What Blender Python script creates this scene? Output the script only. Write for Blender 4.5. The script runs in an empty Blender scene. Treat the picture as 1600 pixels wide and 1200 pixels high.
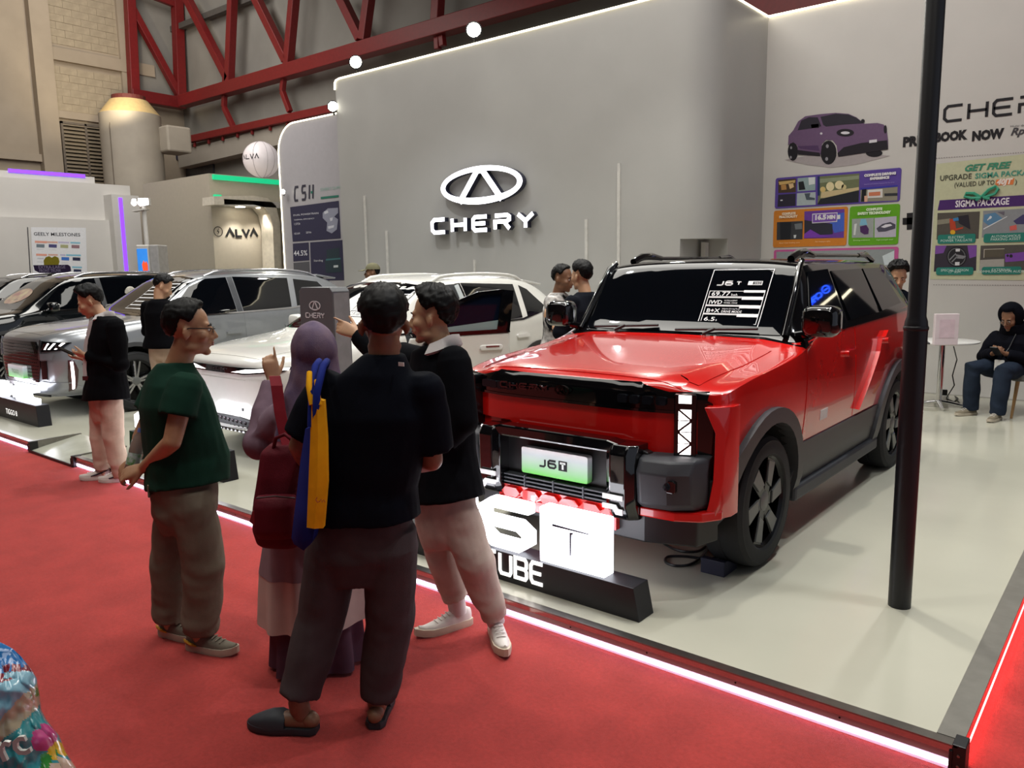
import bpy, bmesh, math, random
from mathutils import Vector, Matrix, noise
from mathutils.bvhtree import BVHTree
random.seed(7)
S = bpy.context.scene
COL = S.collection
V = Vector
PI = math.pi

# ---------------------------------------------------------------- camera, world, lights, exposure
CAM = V((0, 0, 1.79))
R0 = V((0.77294, 0.63430, -0.01482)); R1 = V((0.08018, -0.12083, -0.98876)); R2 = V((-0.62934, 0.76325, -0.14878))
FPX = 1228.0
cd = bpy.data.cameras.new('camera'); cam = bpy.data.objects.new('camera', cd); COL.objects.link(cam)
cd.sensor_width = 36; cd.lens = 36 * FPX / 1600; cd.clip_start = 0.05; cd.clip_end = 200
cam.matrix_world = Matrix(((R0.x, -R1.x, -R2.x, 0), (R0.y, -R1.y, -R2.y, 0), (R0.z, -R1.z, -R2.z, 1.79), (0, 0, 0, 1)))
S.camera = cam
FH = V((R2.x, R2.y, 0)).normalized()          # horizontal view direction
RH = V((FH.y, -FH.x, 0))                      # horizontal right

W = bpy.data.worlds.new('hall_air'); S.world = W; W.use_nodes = True
W.node_tree.nodes['Background'].inputs[0].default_value = (0.80, 0.86, 1.0, 1)
W.node_tree.nodes['Background'].inputs[1].default_value = 0.22
S.view_settings.view_transform = 'Standard'; S.view_settings.look = 'None'
S.view_settings.gamma = 1; S.view_settings.use_curve_mapping = False
S.view_settings.exposure = 0.75

def area(name, loc, target, sx, sy, power, col=(1, 1, 1)):
    l = bpy.data.lights.new(name, 'AREA'); l.shape = 'RECTANGLE'; l.size = sx; l.size_y = sy; l.energy = power; l.color = col
    o = bpy.data.objects.new(name, l); COL.objects.link(o); o.location = loc
    o.rotation_euler = (V(target) - V(loc)).to_track_quat('-Z', 'Y').to_euler()
    return o
def spot(name, loc, target, power, ang=70, r=0.08, col=(1, 1, 1), blend=0.6):
    l = bpy.data.lights.new(name, 'SPOT'); l.energy = power; l.spot_size = math.radians(ang); l.spot_blend = blend
    l.shadow_soft_size = r; l.color = col
    o = bpy.data.objects.new(name, l); COL.objects.link(o); o.location = loc
    o.rotation_euler = (V(target) - V(loc)).to_track_quat('-Z', 'Y').to_euler()
    return o
WARM = (1.0, 0.97, 0.90); COOL = (0.94, 0.97, 1.0)
area('stage_ceiling_light', (-4.5, 6.2, 8.6), (-4.5, 6.2, 0), 9, 4, 330, WARM)
area('aisle_ceiling_light', (-5.0, -0.5, 9.0), (-5.0, 0.2, 0), 14, 3, 210, WARM)
area('booth_ceiling_light', (-15.5, 7.0, 8.5), (-17.5, 8.0, 2.0), 4, 6, 330, WARM)
for i, (x, y, tx, ty, p) in enumerate(((-1.0, 7.2, -0.9, 7.0, 330), (-2.2, 5.0, -2.6, 6.0, 260), (-6.6, 4.6, -6.6, 5.6, 260), (-10.4, 4.6, -10.4, 5.6, 220),
        (-0.3, 4.2, -1.0, 4.6, 230), (-4.6, 6.8, -4.4, 7.6, 200), (-8.6, 6.8, -8.6, 7.4, 200), (-3.6, 1.2, -3.4, 2.2, 130), (-7.2, 0.8, -7.2, 1.8, 190), (-0.2, 1.4, -0.6, 2.2, 90))):
    spot('ceiling_spotlight', (x, y, 6.8), (tx, ty, 0), p, 78, 0.09, WARM if i % 2 else COOL)

area('hall_wall_fill', (-19.5, 8.5, 11.5), (-25, 12, 6.5), 3, 3, 150, (1, .95, .88))  # added fill that brightens the left hall wall, not a fixture of the hall
# ---------------------------------------------------------------- helpers
def at(px, py, d):
    return CAM + (R0 * ((px - 800) / FPX) + R1 * ((py - 600) / FPX) + R2) * d
def ray(px, py): return R0 * ((px - 800) / FPX) + R1 * ((py - 600) / FPX) + R2
def onZ(px, py, z):
    r = ray(px, py); return CAM + r * ((z - CAM.z) / r.z)
def onY(px, py, y):
    r = ray(px, py); return CAM + r * (y / r.y)
def onX(px, py, x):
    r = ray(px, py); return CAM + r * (x / r.x)
def onH(px, py, d):                            # point of the pixel ray at horizontal distance d in front
    r = ray(px, py); return CAM + r * (d / r.dot(FH))

def srgb(h):
    if isinstance(h, str):
        h = h.lstrip('#'); c = [int(h[i:i + 2], 16) / 255 for i in (0, 2, 4)]
    else: c = h
    return tuple((x / 12.92 if x <= 0.04045 else ((x + 0.055) / 1.055) ** 2.4) for x in c)
MATS = {}
def mat(name, col, rough=0.5, metal=0.0, coat=0.0, var=0.08, nscale=12.0, bump=0.0, bscale=60.0, emit=None, estr=0.0, spec=0.5, trans=0.0, stretch=None, col2=None, alpha=1.0, sheen=0.0, ior=None):
    if name in MATS: return MATS[name]
    m = bpy.data.materials.new(name); m.use_nodes = True; nt = m.node_tree; b = nt.nodes['Principled BSDF']
    c = srgb(col); N = nt.nodes.new; L = nt.links.new
    b.inputs['Roughness'].default_value = rough; b.inputs['Metallic'].default_value = metal
    b.inputs['Coat Weight'].default_value = coat; b.inputs['Coat Roughness'].default_value = 0.03
    b.inputs['Specular IOR Level'].default_value = spec; b.inputs['Transmission Weight'].default_value = trans
    b.inputs['Alpha'].default_value = alpha
    if sheen: b.inputs['Sheen Weight'].default_value = sheen
    if ior: b.inputs['IOR'].default_value = ior
    b.inputs['Base Color'].default_value = (*c, 1)
    tc = N('ShaderNodeTexCoord'); mp = N('ShaderNodeMapping'); L(tc.outputs['Object'], mp.inputs[0])
    if stretch: mp.inputs['Scale'].default_value = stretch
    if var or col2:
        nz = N('ShaderNodeTexNoise'); nz.inputs['Scale'].default_value = nscale; nz.inputs['Detail'].default_value = 6
        L(mp.outputs[0], nz.inputs['Vector'])
        mx = N('ShaderNodeMix'); mx.data_type = 'RGBA'
        a = c; c2 = srgb(col2) if col2 else tuple(x * (1 - var) for x in c); a2 = c if col2 else tuple(min(1, x * (1 + var)) for x in c)
        mx.inputs[6].default_value = (*a2, 1); mx.inputs[7].default_value = (*c2, 1)
        rp = N('ShaderNodeMapRange'); rp.inputs[1].default_value = 0.35; rp.inputs[2].default_value = 0.65
        L(nz.outputs['Fac'], rp.inputs[0]); L(rp.outputs[0], mx.inputs[0]); L(mx.outputs[2], b.inputs['Base Color'])
    if bump:
        nb = N('ShaderNodeTexNoise'); nb.inputs['Scale'].default_value = bscale; nb.inputs['Detail'].default_value = 4
        L(mp.outputs[0], nb.inputs['Vector']); bp = N('ShaderNodeBump'); bp.inputs['Strength'].default_value = bump; bp.inputs['Distance'].default_value = 0.01
        L(nb.outputs['Fac'], bp.inputs['Height']); L(bp.outputs[0], b.inputs['Normal'])
    if emit is not None:
        b.inputs['Emission Color'].default_value = (*srgb(emit), 1); b.inputs['Emission Strength'].default_value = estr
    MATS[name] = m; return m
def flat(col, rough=0.55):                     # printed ink
    return mat('print_%s' % str(col).lstrip('#'), col, rough, var=0.03, nscale=30, spec=0.3)

def tag(o, label=None, cat=None, group=None, kind=None):
    if label: o['label'] = label
    if cat: o['category'] = cat
    if group: o['group'] = group
    if kind: o['kind'] = kind
    return o
def empty(name, loc=(0, 0, 0), rz=0, label=None, cat=None, group=None):
    o = bpy.data.objects.new(name, None); COL.objects.link(o); o.location = loc; o.rotation_euler = (0, 0, rz); o.empty_display_size = 0.2
    return tag(o, label, cat, group)
def mesh_obj(name, me, m=None, parent=None):
    o = bpy.data.objects.new(name, me); COL.objects.link(o)
    if m is not None:
        for k in (m if isinstance(m, (list, tuple)) else [m]): me.materials.append(k)
    if parent is not None: o.parent = parent
    return o
class MB:                                      # collects shapes into one mesh
    def __init__(s): s.v = []; s.f = []; s.mi = []; s.cur = 0
    def add(s, vs, fs):
        n = len(s.v); s.v += [tuple(p) for p in vs]; s.f += [tuple(i + n for i in f) for f in fs]; s.mi += [s.cur] * len(fs); return s
    def box(s, x0, x1, y0, y1, z0, z1, M=None):
        vs = [V((x, y, z)) for z in (z0, z1) for y in (y0, y1) for x in (x0, x1)]
        if M is not None: vs = [M @ p for p in vs]
        return s.add(vs, [(0, 2, 3, 1), (4, 5, 7, 6), (0, 1, 5, 4), (2, 6, 7, 3), (0, 4, 6, 2), (1, 3, 7, 5)])
    def loft(s, rings, cap=True, closed=False):
        n = len(rings[0]); vs = [p for r in rings for p in r]; fs = []; k = len(rings)
        for i in range(k if closed else k - 1):
            a, b = i * n, ((i + 1) % k) * n
            for j in range(n): fs.append((a + j, a + (j + 1) % n, b + (j + 1) % n, b + j))
        if cap and not closed: fs.append(tuple(reversed(range(n)))); fs.append(tuple(range((k - 1) * n, k * n)))
        return s.add(vs, fs)
    def tube(s, pts, r, n=8, cap=True, closed=False):
        pts = [V(p) for p in pts]; rings = []; k = len(pts); prev = None
        for i, p in enumerate(pts):
            if closed: t = pts[(i + 1) % k] - pts[i - 1]
            else: t = (pts[min(i + 1, k - 1)] - pts[max(i - 1, 0)])
            t.normalize()
            if prev is None:
                u = t.orthogonal().normalized()
            else:
                u = prev - t * prev.dot(t); u = u.normalized() if u.length > 1e-6 else t.orthogonal().normalized()
            prev = u; w = t.cross(u); rr = r[i] if isinstance(r, (list, tuple)) else r
            rings.append([p + (u * math.cos(a) + w * math.sin(a)) * rr for a in [2 * PI * j / n for j in range(n)]])
        return s.loft(rings, cap, closed)
    def ell(s, c, r, M=None, nu=16, nv=10):
        c = V(c); vs = []; fs = []
        for i in range(nv + 1):
            th = PI * i / nv
            for j in range(nu):
                ph = 2 * PI * j / nu; p = V((r[0] * math.sin(th) * math.cos(ph), r[1] * math.sin(th) * math.sin(ph), r[2] * math.cos(th)))
                vs.append(c + (M @ p if M is not None else p))
        for i in range(nv):
            for j in range(nu):
                q = (i * nu + j, (i + 1) * nu + j, (i + 1) * nu + (j + 1) % nu, i * nu + (j + 1) % nu); fs.append(q)
        return s.add(vs, fs)
    def prism(s, poly, fr, d0, d1):            # polygon (a, b) in frame fr, from depth d0 to d1 along its normal
        n = len(poly); vs = [fr.p(a, b, d0) for a, b in poly] + [fr.p(a, b, d1) for a, b in poly]
        fs = [tuple(reversed(range(n))), tuple(range(n, 2 * n))] + [(i, (i + 1) % n, n + (i + 1) % n, n + i) for i in range(n)]
        return s.add(vs, fs)
    def quad(s, fr, a0, b0, a1, b1, d=0.0): return s.add([fr.p(a0, b0, d), fr.p(a1, b0, d), fr.p(a1, b1, d), fr.p(a0, b1, d)], [(0, 1, 2, 3)])
    def poly(s, fr, pts, d=0.0): return s.add([fr.p(a, b, d) for a, b in pts], [tuple(range(len(pts)))])
    def lathe(s, prof, fr, n=32):              # prof: (radius, depth) turned about the frame's normal
        return s.loft([[fr.p(r * math.cos(2 * PI * j / n), r * math.sin(2 * PI * j / n), d) for j in range(n)] for r, d in prof], cap=False)
    def mesh(s, name, fix=True, merge=0.0):
        me = bpy.data.meshes.new(name); me.from_pydata(s.v, [], s.f)
        if any(s.mi): me.polygons.foreach_set('material_index', s.mi)
        if fix or merge:
            bm = bmesh.new(); bm.from_mesh(me)
            if merge: bmesh.ops.remove_doubles(bm, verts=bm.verts, dist=merge)
            if fix: bmesh.ops.recalc_face_normals(bm, faces=bm.faces)
            bm.to_mesh(me); bm.free()
        return me
    def build(s, name, m=None, parent=None, smooth=None, bevel=0.0, fix=True, merge=0.0):
        me = s.mesh(name, fix, merge)
        if smooth is not None:
            me.polygons.foreach_set('use_smooth', [True] * len(me.polygons))
            if smooth < 180: me.set_sharp_from_angle(angle=math.radians(smooth))
        o = mesh_obj(name, me, m, parent)
        if bevel:
            b = o.modifiers.new('bevel', 'BEVEL'); b.width = bevel; b.segments = 2; b.limit_method = 'ANGLE'
        return o
class FR:                                      # a plane: origin o, right u, up v, normal n
    def __init__(s, o, u, v=(0, 0, 1)):
        s.o = V(o); s.u = V(u).normalized(); s.v = V(v).normalized(); s.n = s.u.cross(s.v)
    def p(s, a, b, d=0.0): return s.o + s.u * a + s.v * b + s.n * d
    def sub(s, a, b, d=0.0): return FR(s.p(a, b, d), s.u, s.v)
    def mat(s): return Matrix(((s.u.x, s.v.x, s.n.x, s.o.x), (s.u.y, s.v.y, s.n.y, s.o.y), (s.u.z, s.v.z, s.n.z, s.o.z), (0, 0, 0, 1)))
def rrect(a0, b0, a1, b1, r, n=4):
    P = []
    for cx, cy, s in ((a1 - r, b0 + r, -90), (a1 - r, b1 - r, 0), (a0 + r, b1 - r, 90), (a0 + r, b0 + r, 180)):
        for i in range(n + 1):
            t = math.radians(s + 90 * i / n); P.append((cx + r * math.cos(t), cy + r * math.sin(t)))
    return P
def text_mb(mb, s, fr, size, a=0, b=0, d=0.0, align='LEFT', depth=0.0, width=None, shear=0.0, bold=0.0):
    c = bpy.data.curves.new('t', 'FONT'); c.body = s; c.size = size; c.align_x = align; c.extrude = depth / 2; c.resolution_u = 2; c.shear = shear; c.offset = bold * .35
    o = bpy.data.objects.new('t', c); me = o.to_mesh()
    if len(me.vertices):
        k = 1.0
        if width:
            xs = [v.co.x for v in me.vertices]; k = width / max(1e-6, max(xs) - min(xs))
        mb.add([fr.p(a + v.co.x * k, b + v.co.y, d + v.co.z + depth / 2) for v in me.vertices], [tuple(p.vertices) for p in me.polygons])
    o.to_mesh_clear(); bpy.data.objects.remove(o); bpy.data.curves.remove(c); return mb
def strokes(mb, lines, fr, w, d0, d1, a=0, b=0, sx=1, sy=1, shear=0):   # thick mitred polylines
    for ln in lines:
        P = [V((x * sx + shear * y * sy, y * sy)) for x, y in ln]; closed = (P[0] - P[-1]).length < 1e-6
        if closed: P = P[:-1]
        n = len(P); Lf = []; Rt = []
        for i in range(n):
            if closed or 0 < i < n - 1:
                d1_ = (P[i] - P[i - 1]).normalized(); d2_ = (P[(i + 1) % n] - P[i]).normalized()
                nn = V((-(d1_.y + d2_.y), d1_.x + d2_.x)); nn.normalize(); k = w / 2 / max(0.35, nn.dot(V((-d1_.y, d1_.x))))
            else:
                dd = (P[1] - P[0]) if i == 0 else (P[-1] - P[-2]); dd.normalize(); nn = V((-dd.y, dd.x)); k = w / 2
            Lf.append(P[i] + nn * k); Rt.append(P[i] - nn * k)
        for i in range(n if closed else n - 1):
            j = (i + 1) % n
            mb.prism([(q.x + a, q.y + b) for q in (Rt[i], Rt[j], Lf[j], Lf[i])], fr, d0, d1)
    return mb
GL = {  # wide technical capitals in a 1 x 1 box
    'C': [[(1, 1), (.18, 1), (0, .8), (0, .2), (.18, 0), (1, 0)]], 'H': [[(0, 0), (0, 1)], [(1, 0), (1, 1)], [(0, .5), (1, .5)]],
    'E': [[(1, 1), (.15, 1), (0, .82), (0, .18), (.15, 0), (1, 0)], [(0, .5), (.88, .5)]], 'R': [[(0, 0), (0, .55), (.82, .55), (1, .68), (1, .88), (.86, 1), (0, 1)], [(.62, .55), (1, 0)]],
    'Y': [[(0, 1), (.5, .5), (1, 1)], [(.5, .5), (.5, 0)]], 'U': [[(0, 1), (0, .15), (.12, 0), (.88, 0), (1, .15), (1, 1)]],
    'B': [[(0, 0), (0, 1), (.88, 1), (1, .88), (1, .62), (.88, .5), (1, .38), (1, .12), (.88, 0), (0, 0)], [(0, .5), (.88, .5)]], 'S': [[(1, 1), (.15, 1), (0, .85), (0, .65), (.15, .5), (.85, .5), (1, .35), (1, .15), (.85, 0), (0, 0)]],
    'J': [[(1, 1), (1, .2), (.8, 0), (.1, 0)]], '6': [[(1, 1), (.2, 1), (0, .8), (0, .2), (.2, 0), (.8, 0), (1, .2), (1, .42), (.82, .58), (0, .58)]], 'T': [[(0, 1), (1, 1)], [(.5, 1), (.5, 0)]],
    'A': [[(0, 0), (.5, 1), (1, 0)]], 'L': [[(0, 1), (0, 0), (1, 0)]], 'V': [[(0, 1), (.5, 0), (1, 1)]], 'I': [[(.5, 0), (.5, 1)]],
}
def word(mb, s, fr, cw, h, gap, w, d0, d1, a=0, b=0, shear=0):
    x = a
    for ch in s:
        if ch in GL: strokes(mb, GL[ch], fr, w, d0, d1, x, b, cw, h, shear)
        x += cw + gap
    return mb
def emblem(mb, fr, rx, ry, t, d0, d1, a=0, b=0):     # oval ring holding an inverted-V
    n = 48
    for j in range(n):
        A, B = 2 * PI * j / n, 2 * PI * (j + 1) / n
        tb = lambda q: t * (1.0 + 0.35 * max(0, -math.sin(q)))
        mb.prism([(a + (rx - t * 1.25) * math.cos(A), b + (ry - tb(A)) * math.sin(A)), (a + rx * math.cos(A), b + ry * math.sin(A)), (a + rx * math.cos(B), b + ry * math.sin(B)), (a + (rx - t * 1.25) * math.cos(B), b + (ry - tb(B)) * math.sin(B))], fr, d0, d1)
    strokes(mb, [[(-rx * .52, -ry * .83), (-rx * .06, ry * .78), (rx * .06, ry * .78), (rx * .52, -ry * .83)]], fr, t * 1.25, d0, d1, a, b)
    return mb

# ---------------------------------------------------------------- setting
CARPET = mat('carpet_red', '#a23732', 0.95, var=0.10, nscale=4.0, bump=0.5, bscale=350, spec=0.1, sheen=0.15)
# fine pile speckle on top of the soft mottling
_nt = CARPET.node_tree; _b = _nt.nodes['Principled BSDF']; _n2 = _nt.nodes.new('ShaderNodeTexNoise'); _n2.inputs['Scale'].default_value = 55; _n2.inputs['Detail'].default_value = 8; _n2.inputs['Roughness'].default_value = .75
_r2 = _nt.nodes.new('ShaderNodeMapRange'); _r2.inputs[1].default_value = .3; _r2.inputs[2].default_value = .7; _r2.inputs[3].default_value = .80; _r2.inputs[4].default_value = 1.24
_m2 = _nt.nodes.new('ShaderNodeVectorMath'); _m2.operation = 'SCALE'; _src = _b.inputs['Base Color'].links[0].from_socket; _tc = [n for n in _nt.nodes if n.type == 'TEX_COORD'][0]
_nt.links.new(_tc.outputs['Object'], _n2.inputs['Vector']); _nt.links.new(_n2.outputs['Fac'], _r2.inputs[0]); _nt.links.new(_src, _m2.inputs[0]); _nt.links.new(_r2.outputs[0], _m2.inputs['Scale']); _nt.links.new(_m2.outputs[0], _b.inputs['Base Color'])
WALLM = mat('booth_white_paint', '#c9c6c2', 0.45, var=0.02, nscale=2)
WALLG = mat('booth_grey_paint', '#a8a7a4', 0.42, var=0.02, nscale=2)
HALLP = mat('hall_beige_paint', '#a59785', 0.8, var=0.07, nscale=1.2, bump=0.1)
STAGE = mat('stage_vinyl', '#b7b5a5', 0.16, var=0.05, nscale=0.9, spec=0.5)
ALU = mat('brushed_aluminium', '#8b8782', 0.28, 1.0, var=0.06, nscale=25)
MIRR = mat('fascia_mirror', '#b8aeac', 0.10, 1.0, var=0.03)
FASC = mat('fascia_satin', '#b4b7ba', 0.45, 0.3, var=0.04)
LED = mat('led_strip', '#ffffff', 0.4, var=0, emit='#ecd6f2', estr=4.5)
LEDD = mat('led_diffuser', '#e8d8ea', 0.5, var=0, emit='#e3b9d8', estr=.42)
LEDW = mat('led_edge_cream', '#ffffff', 0.4, var=0, emit='#fff3d0', estr=3.0)
BLK = mat('black_plastic', '#101113', 0.42, var=0.1)
BLKM = mat('black_painted_metal', '#0c0d12', 0.42, var=0.06)
DGREY = mat('dark_grey_plastic', '#33353a', 0.55, var=0.06, bump=0.05, bscale=200)
WHITEP = mat('white_plastic', '#dcdad6', 0.35, var=0.02)

def struct(name, mb, m, parent=None, **k):
    o = mb.build(name, m, parent, **k)
    if parent is None: o['kind'] = 'structure'
    return o
struct('floor', MB().box(-34, 8, -8, 30, -0.1, 0), CARPET)
SX1, SY0, SY1 = -0.42, 2.98, 12.0
# the raised stage, with a slot cut for the access ramp
st = MB(); st.box(-7.74, SX1, SY0, SY1, 0.0, 0.1); st.box(-8.80, -7.74, 3.42, SY1, 0.0, 0.1); st.box(-24, -8.80, SY0, SY1, 0.0, 0.1)
struct('floor_stage', st, STAGE)
rp = MB(); f = FR((-8.80, 0, 0), (1, 0, 0))
rp.add([(-8.80, 2.93, 0.002), (-7.74, 2.93, 0.002), (-7.74, 3.42, 0.1), (-8.80, 3.42, 0.1), (-8.80, 2.93, 0.02), (-7.74, 2.93, 0.02), (-7.74, 3.42, 0.104), (-8.80, 3.42, 0.104)], [(0, 1, 2, 3), (4, 5, 6, 7), (0, 1, 5, 4), (1, 2, 6, 5), (2, 3, 7, 6), (3, 0, 4, 7)])
ramp = rp.build('access_ramp', mat('ramp_sheet', '#a7a798', 0.2, var=0.1, nscale=4)); tag(ramp, 'pale sheet ramp let into the stage edge beside the phone user', 'ramp')
MB().box(-8.80, -7.74, 2.915, 2.93, 0.0, 0.024).build('front_edge', BLKM, ramp)
for x in (-8.80, -7.76): MB().box(x, x + 0.02, 2.93, 3.43, 0.02, 0.112).build('side_edge', ALU, ramp)

def fascia(name, x0, x1):
    root = None
    tr = MB().box(x0, x1, 2.935, 2.985, 0.098, 0.104); root = struct(name, tr, ALU)
    MB().box(x0, x1, 2.938, 2.98, 0.074, 0.098).build('mirror_band', MIRR, root)
    MB().box(x0, x1, 2.945, 2.98, 0.044, 0.074).build('satin_band', FASC, root)
    MB().box(x0, x1, 2.952, 2.98, 0.0, 0.044).build('led_diffuser', LEDD, root)
    MB().box(x0, x1, 2.949, 2.953, 0.014, 0.034).build('led_strip', LED, root)
    n = int((x1 - x0) / 0.42)
    sc = MB()
    for i in range(n):
        x = x0 + 0.2 + i * 0.42
        sc.lathe([(0, 0.003), (0.004, 0.002), (0.0045, 0)], FR((x, 2.945, 0.06), (1, 0, 0)), 6)
    s = sc.build('screw', BLK, root); s['kind'] = 'stuff'
    return root
fascia('trim_1', -24, -8.80); fascia('trim_2', -7.74, SX1 - 0.0)
t3 = struct('trim_3', MB().box(SX1 - 0.075, SX1 + 0.012, 2.985, SY1, 0.099, 0.106), mat('dull_aluminium', '#7d7a72', 0.4, 0.3))
MB().box(SX1, SX1 + 0.010, 3.0, SY1, 0.046, 0.099).build('mirror_band', MIRR, t3)
MB().box(SX1, SX1 + 0.006, 3.0, SY1, 0.0, 0.046).build('led_strip', mat('led_strip_pink', '#ffffff', 0.4, var=0, emit='#ff6a6a', estr=5.5), t3)
for nm, x, y in (('trim_4', SX1 + 0.005, 2.965), ('trim_5', -8.79, 2.95), ('trim_6', -7.75, 2.95)):
    c = MB().box(x - 0.022, x + 0.022, y - 0.03, y + 0.05, 0, 0.108); c.box(x - 0.03, x - 0.018, y - 0.035, y + 0.02, 0.01, 0.085)
    o = struct(nm, c, BLK, bevel=0.003)
    for dz in (0.03, 0.07): MB().lathe([(0, 0.004), (0.005, 0.003), (0.006, 0)], FR((x, y - 0.03, dz), (1, 0, 0)), 8).build('screw', ALU, o)

# tall stand walls
YC, YR, ZT = 9.36, 11.12, 5.13
def footprint_wall(name, pts, z0, z1, m):
    mb = MB(); n = len(pts)
    mb.add([(x, y, z0) for x, y in pts] + [(x, y, z1) for x, y in pts], [tuple(reversed(range(n))), tuple(range(n, 2 * n))] + [(i, (i + 1) % n, n + (i + 1) % n, n + i) for i in range(n)])
    return struct(name, mb, m, smooth=35)
rr = 0.5; arc = [(-4.98 + rr * math.sin(t), YC + rr - rr * math.cos(t)) for t in [PI / 2 * i / 14 for i in range(15)]]
cw = footprint_wall('wall_centre', [(-11.67, YC), ] + arc + [(-4.48, YR), (-11.67, YR)], 0.1, ZT, WALLG)
cut = bpy.data.objects.new('cut', MB().box(-4.86, -4.0, YC - .2, YC + 0.62, 0.0, 2.12).mesh('cut')); COL.objects.link(cut)
bo = cw.modifiers.new('niche', 'BOOLEAN'); bo.object = cut; bo.solver = 'EXACT'
dg = bpy.context.evaluated_depsgraph_get(); nm_ = bpy.data.meshes.new_from_object(cw.evaluated_get(dg)); cw.modifiers.clear(); cw.data = nm_
bpy.data.objects.remove(cut)
MB().box(-4.80, -4.74, YC + 0.5, YC + 0.6, 0.1, 2.08).build('niche_jamb', WALLM, cw)
led = MB(); pth = [(-11.55, YC - 0.012, ZT + 0.012)] + [(x, y - 0.012, ZT + .012) for x, y in arc] + [(-4.468, YR - .02, ZT + .012), (-.6, YR - .02, ZT + .012)]
pth = [(-11.68, YC - .012, ZT - .16), (-11.675, YC - .012, ZT - .05), (-11.64, YC - .012, ZT - .005)] + pth
led.tube(pth, 0.014, 6).build('edge_led', LEDW, cw)
wr = struct('wall_right', MB().box(-4.48, -.6, YR, YR + 0.2, 0.1, ZT), WALLM)
struct('baseboard_right', MB().box(-4.4, -.6, YR - 0.012, YR, 0.1, 0.115), mat('grey_skirting', '#a6a39d', 0.4))
for i, (x, zt) in enumerate(((-11.0, 3.08), (-10.46, 2.45), (-8.42, 1.92), (-6.30, 2.44), (-5.77, 3.15))):
    struct('trim_%d' % (10 + i), MB().box(x - 0.022, x + 0.022, YC - 0.02, YC, 0.1, zt), mat('pale_lath', '#c4c2bd', 0.4))
# left panel wall, rounded upper corner, LED edge
YP = 9.7; FP = FR((0, YP, 0), (1, 0, 0)); xl, xr, zt, rc = onY(440.5, 300, YP).x, -11.4, onY(455, 190, YP).z, 0.55
prof = [(xr, 0.1), (xr, zt)] + [(xl + rc - rc * math.sin(t), zt - rc + rc * math.cos(t)) for t in [PI / 2 * i / 10 for i in range(11)]] + [(xl, 0.1)]
pw = struct('wall_panel', MB().prism(prof, FP, -0.25, 0), mat('booth_lilac_grey_paint', '#a7a4a9', 0.45, var=0.02), smooth=30)
MB().tube([FP.p(a, b, 0.004) for a, b in prof[1:]], 0.013, 6).build('edge_led', LEDW, pw)

# hall shell: far wall, left wall with pilasters, blocks and louvre
corner = at(288, 162, 25.0); HX, HY = corner.x, corner.y
CONC = mat('hall_grey_paint', '#9b9389', 0.85, var=0.06, nscale=1.5)
HG = mat('hall_panel_cloth', '#8d8a84', 0.9, var=0.1, nscale=0.8)
struct('wall_far', MB().box(HX, 12, HY, HY + 0.3, 0, 13), HG)
wl = struct('wall_left', MB().box(HX - 0.3, HX, -6, HY, 0, 13), HALLP)
FL = FR((HX, 0, 0), (0, 1, 0)); 
ply = [onX(px, 130, HX) for px in (53, 83)]
struct('trim_20', MB().box(HX, HX + 0.28, ply[0].y, ply[1].y, 0, 13), HALLP)
struct('trim_21', MB().box(HX, HX + 0.10, onX(192, 130, HX).y, onX(206, 130, HX).y, 0, 13), HALLP)
za, zb = onX(130, 80, HX).z, onX(130, 175, HX).z
struct('trim_22', MB().box(HX, HX + 0.12, ply[1].y, HY - .9, za - 0.34, za), HALLP)
struct('trim_23', MB().box(HX, HX + 0.10, ply[1].y, HY - .6, zb - 0.2, zb), HALLP)
struct('trim_24', MB().box(HX, HX + 0.16, -6, ply[0].y, onX(30, 236, HX).z - .2, onX(30, 236, HX).z), HALLP)
# concrete blocks of the left wall between the pilasters
BLOCK = mat('painted_block', '#a89a84', 0.85, var=0.08, nscale=6, bump=0.2)
y0b, y1b = ply[1].y + 0.02, onX(191, 130, HX).y; bw, bh = 0.46, 0.2; blk = {}
nblk = 0; z = zb + 0.02; row = 0
while z < onX(150, 2, HX).z + 0.3:
    if not (za - 0.36 < z + bh and z < za + .02):
        y = y0b - (bw / 2 if row % 2 else 0)
        while y < y1b - 0.05:
            a, b = max(y, y0b), min(y + bw, y1b)
            if b - a > 0.08 and nblk < 300:
                key = round(b - a, 3)
                if key not in blk: blk[key] = MB().box(0, 0.016, 0.004, b - a - 0.004, 0.004, bh - 0.004).mesh('block')
                o = mesh_obj('block', blk[key], BLOCK if not blk[key].materials else None, wl); o.location = (HX, a, z + random.uniform(-.002, .002)); nblk += 1
                o.location.x += random.uniform(-.01, .004)
            y += bw
    z += bh; row += 1
print('blocks', nblk)
struct('wall_left_panel', MB().box(HX, HX + .06, onX(207, 130, HX).y, HY, onX(250, 150, HX).z, 13), HG)
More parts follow.
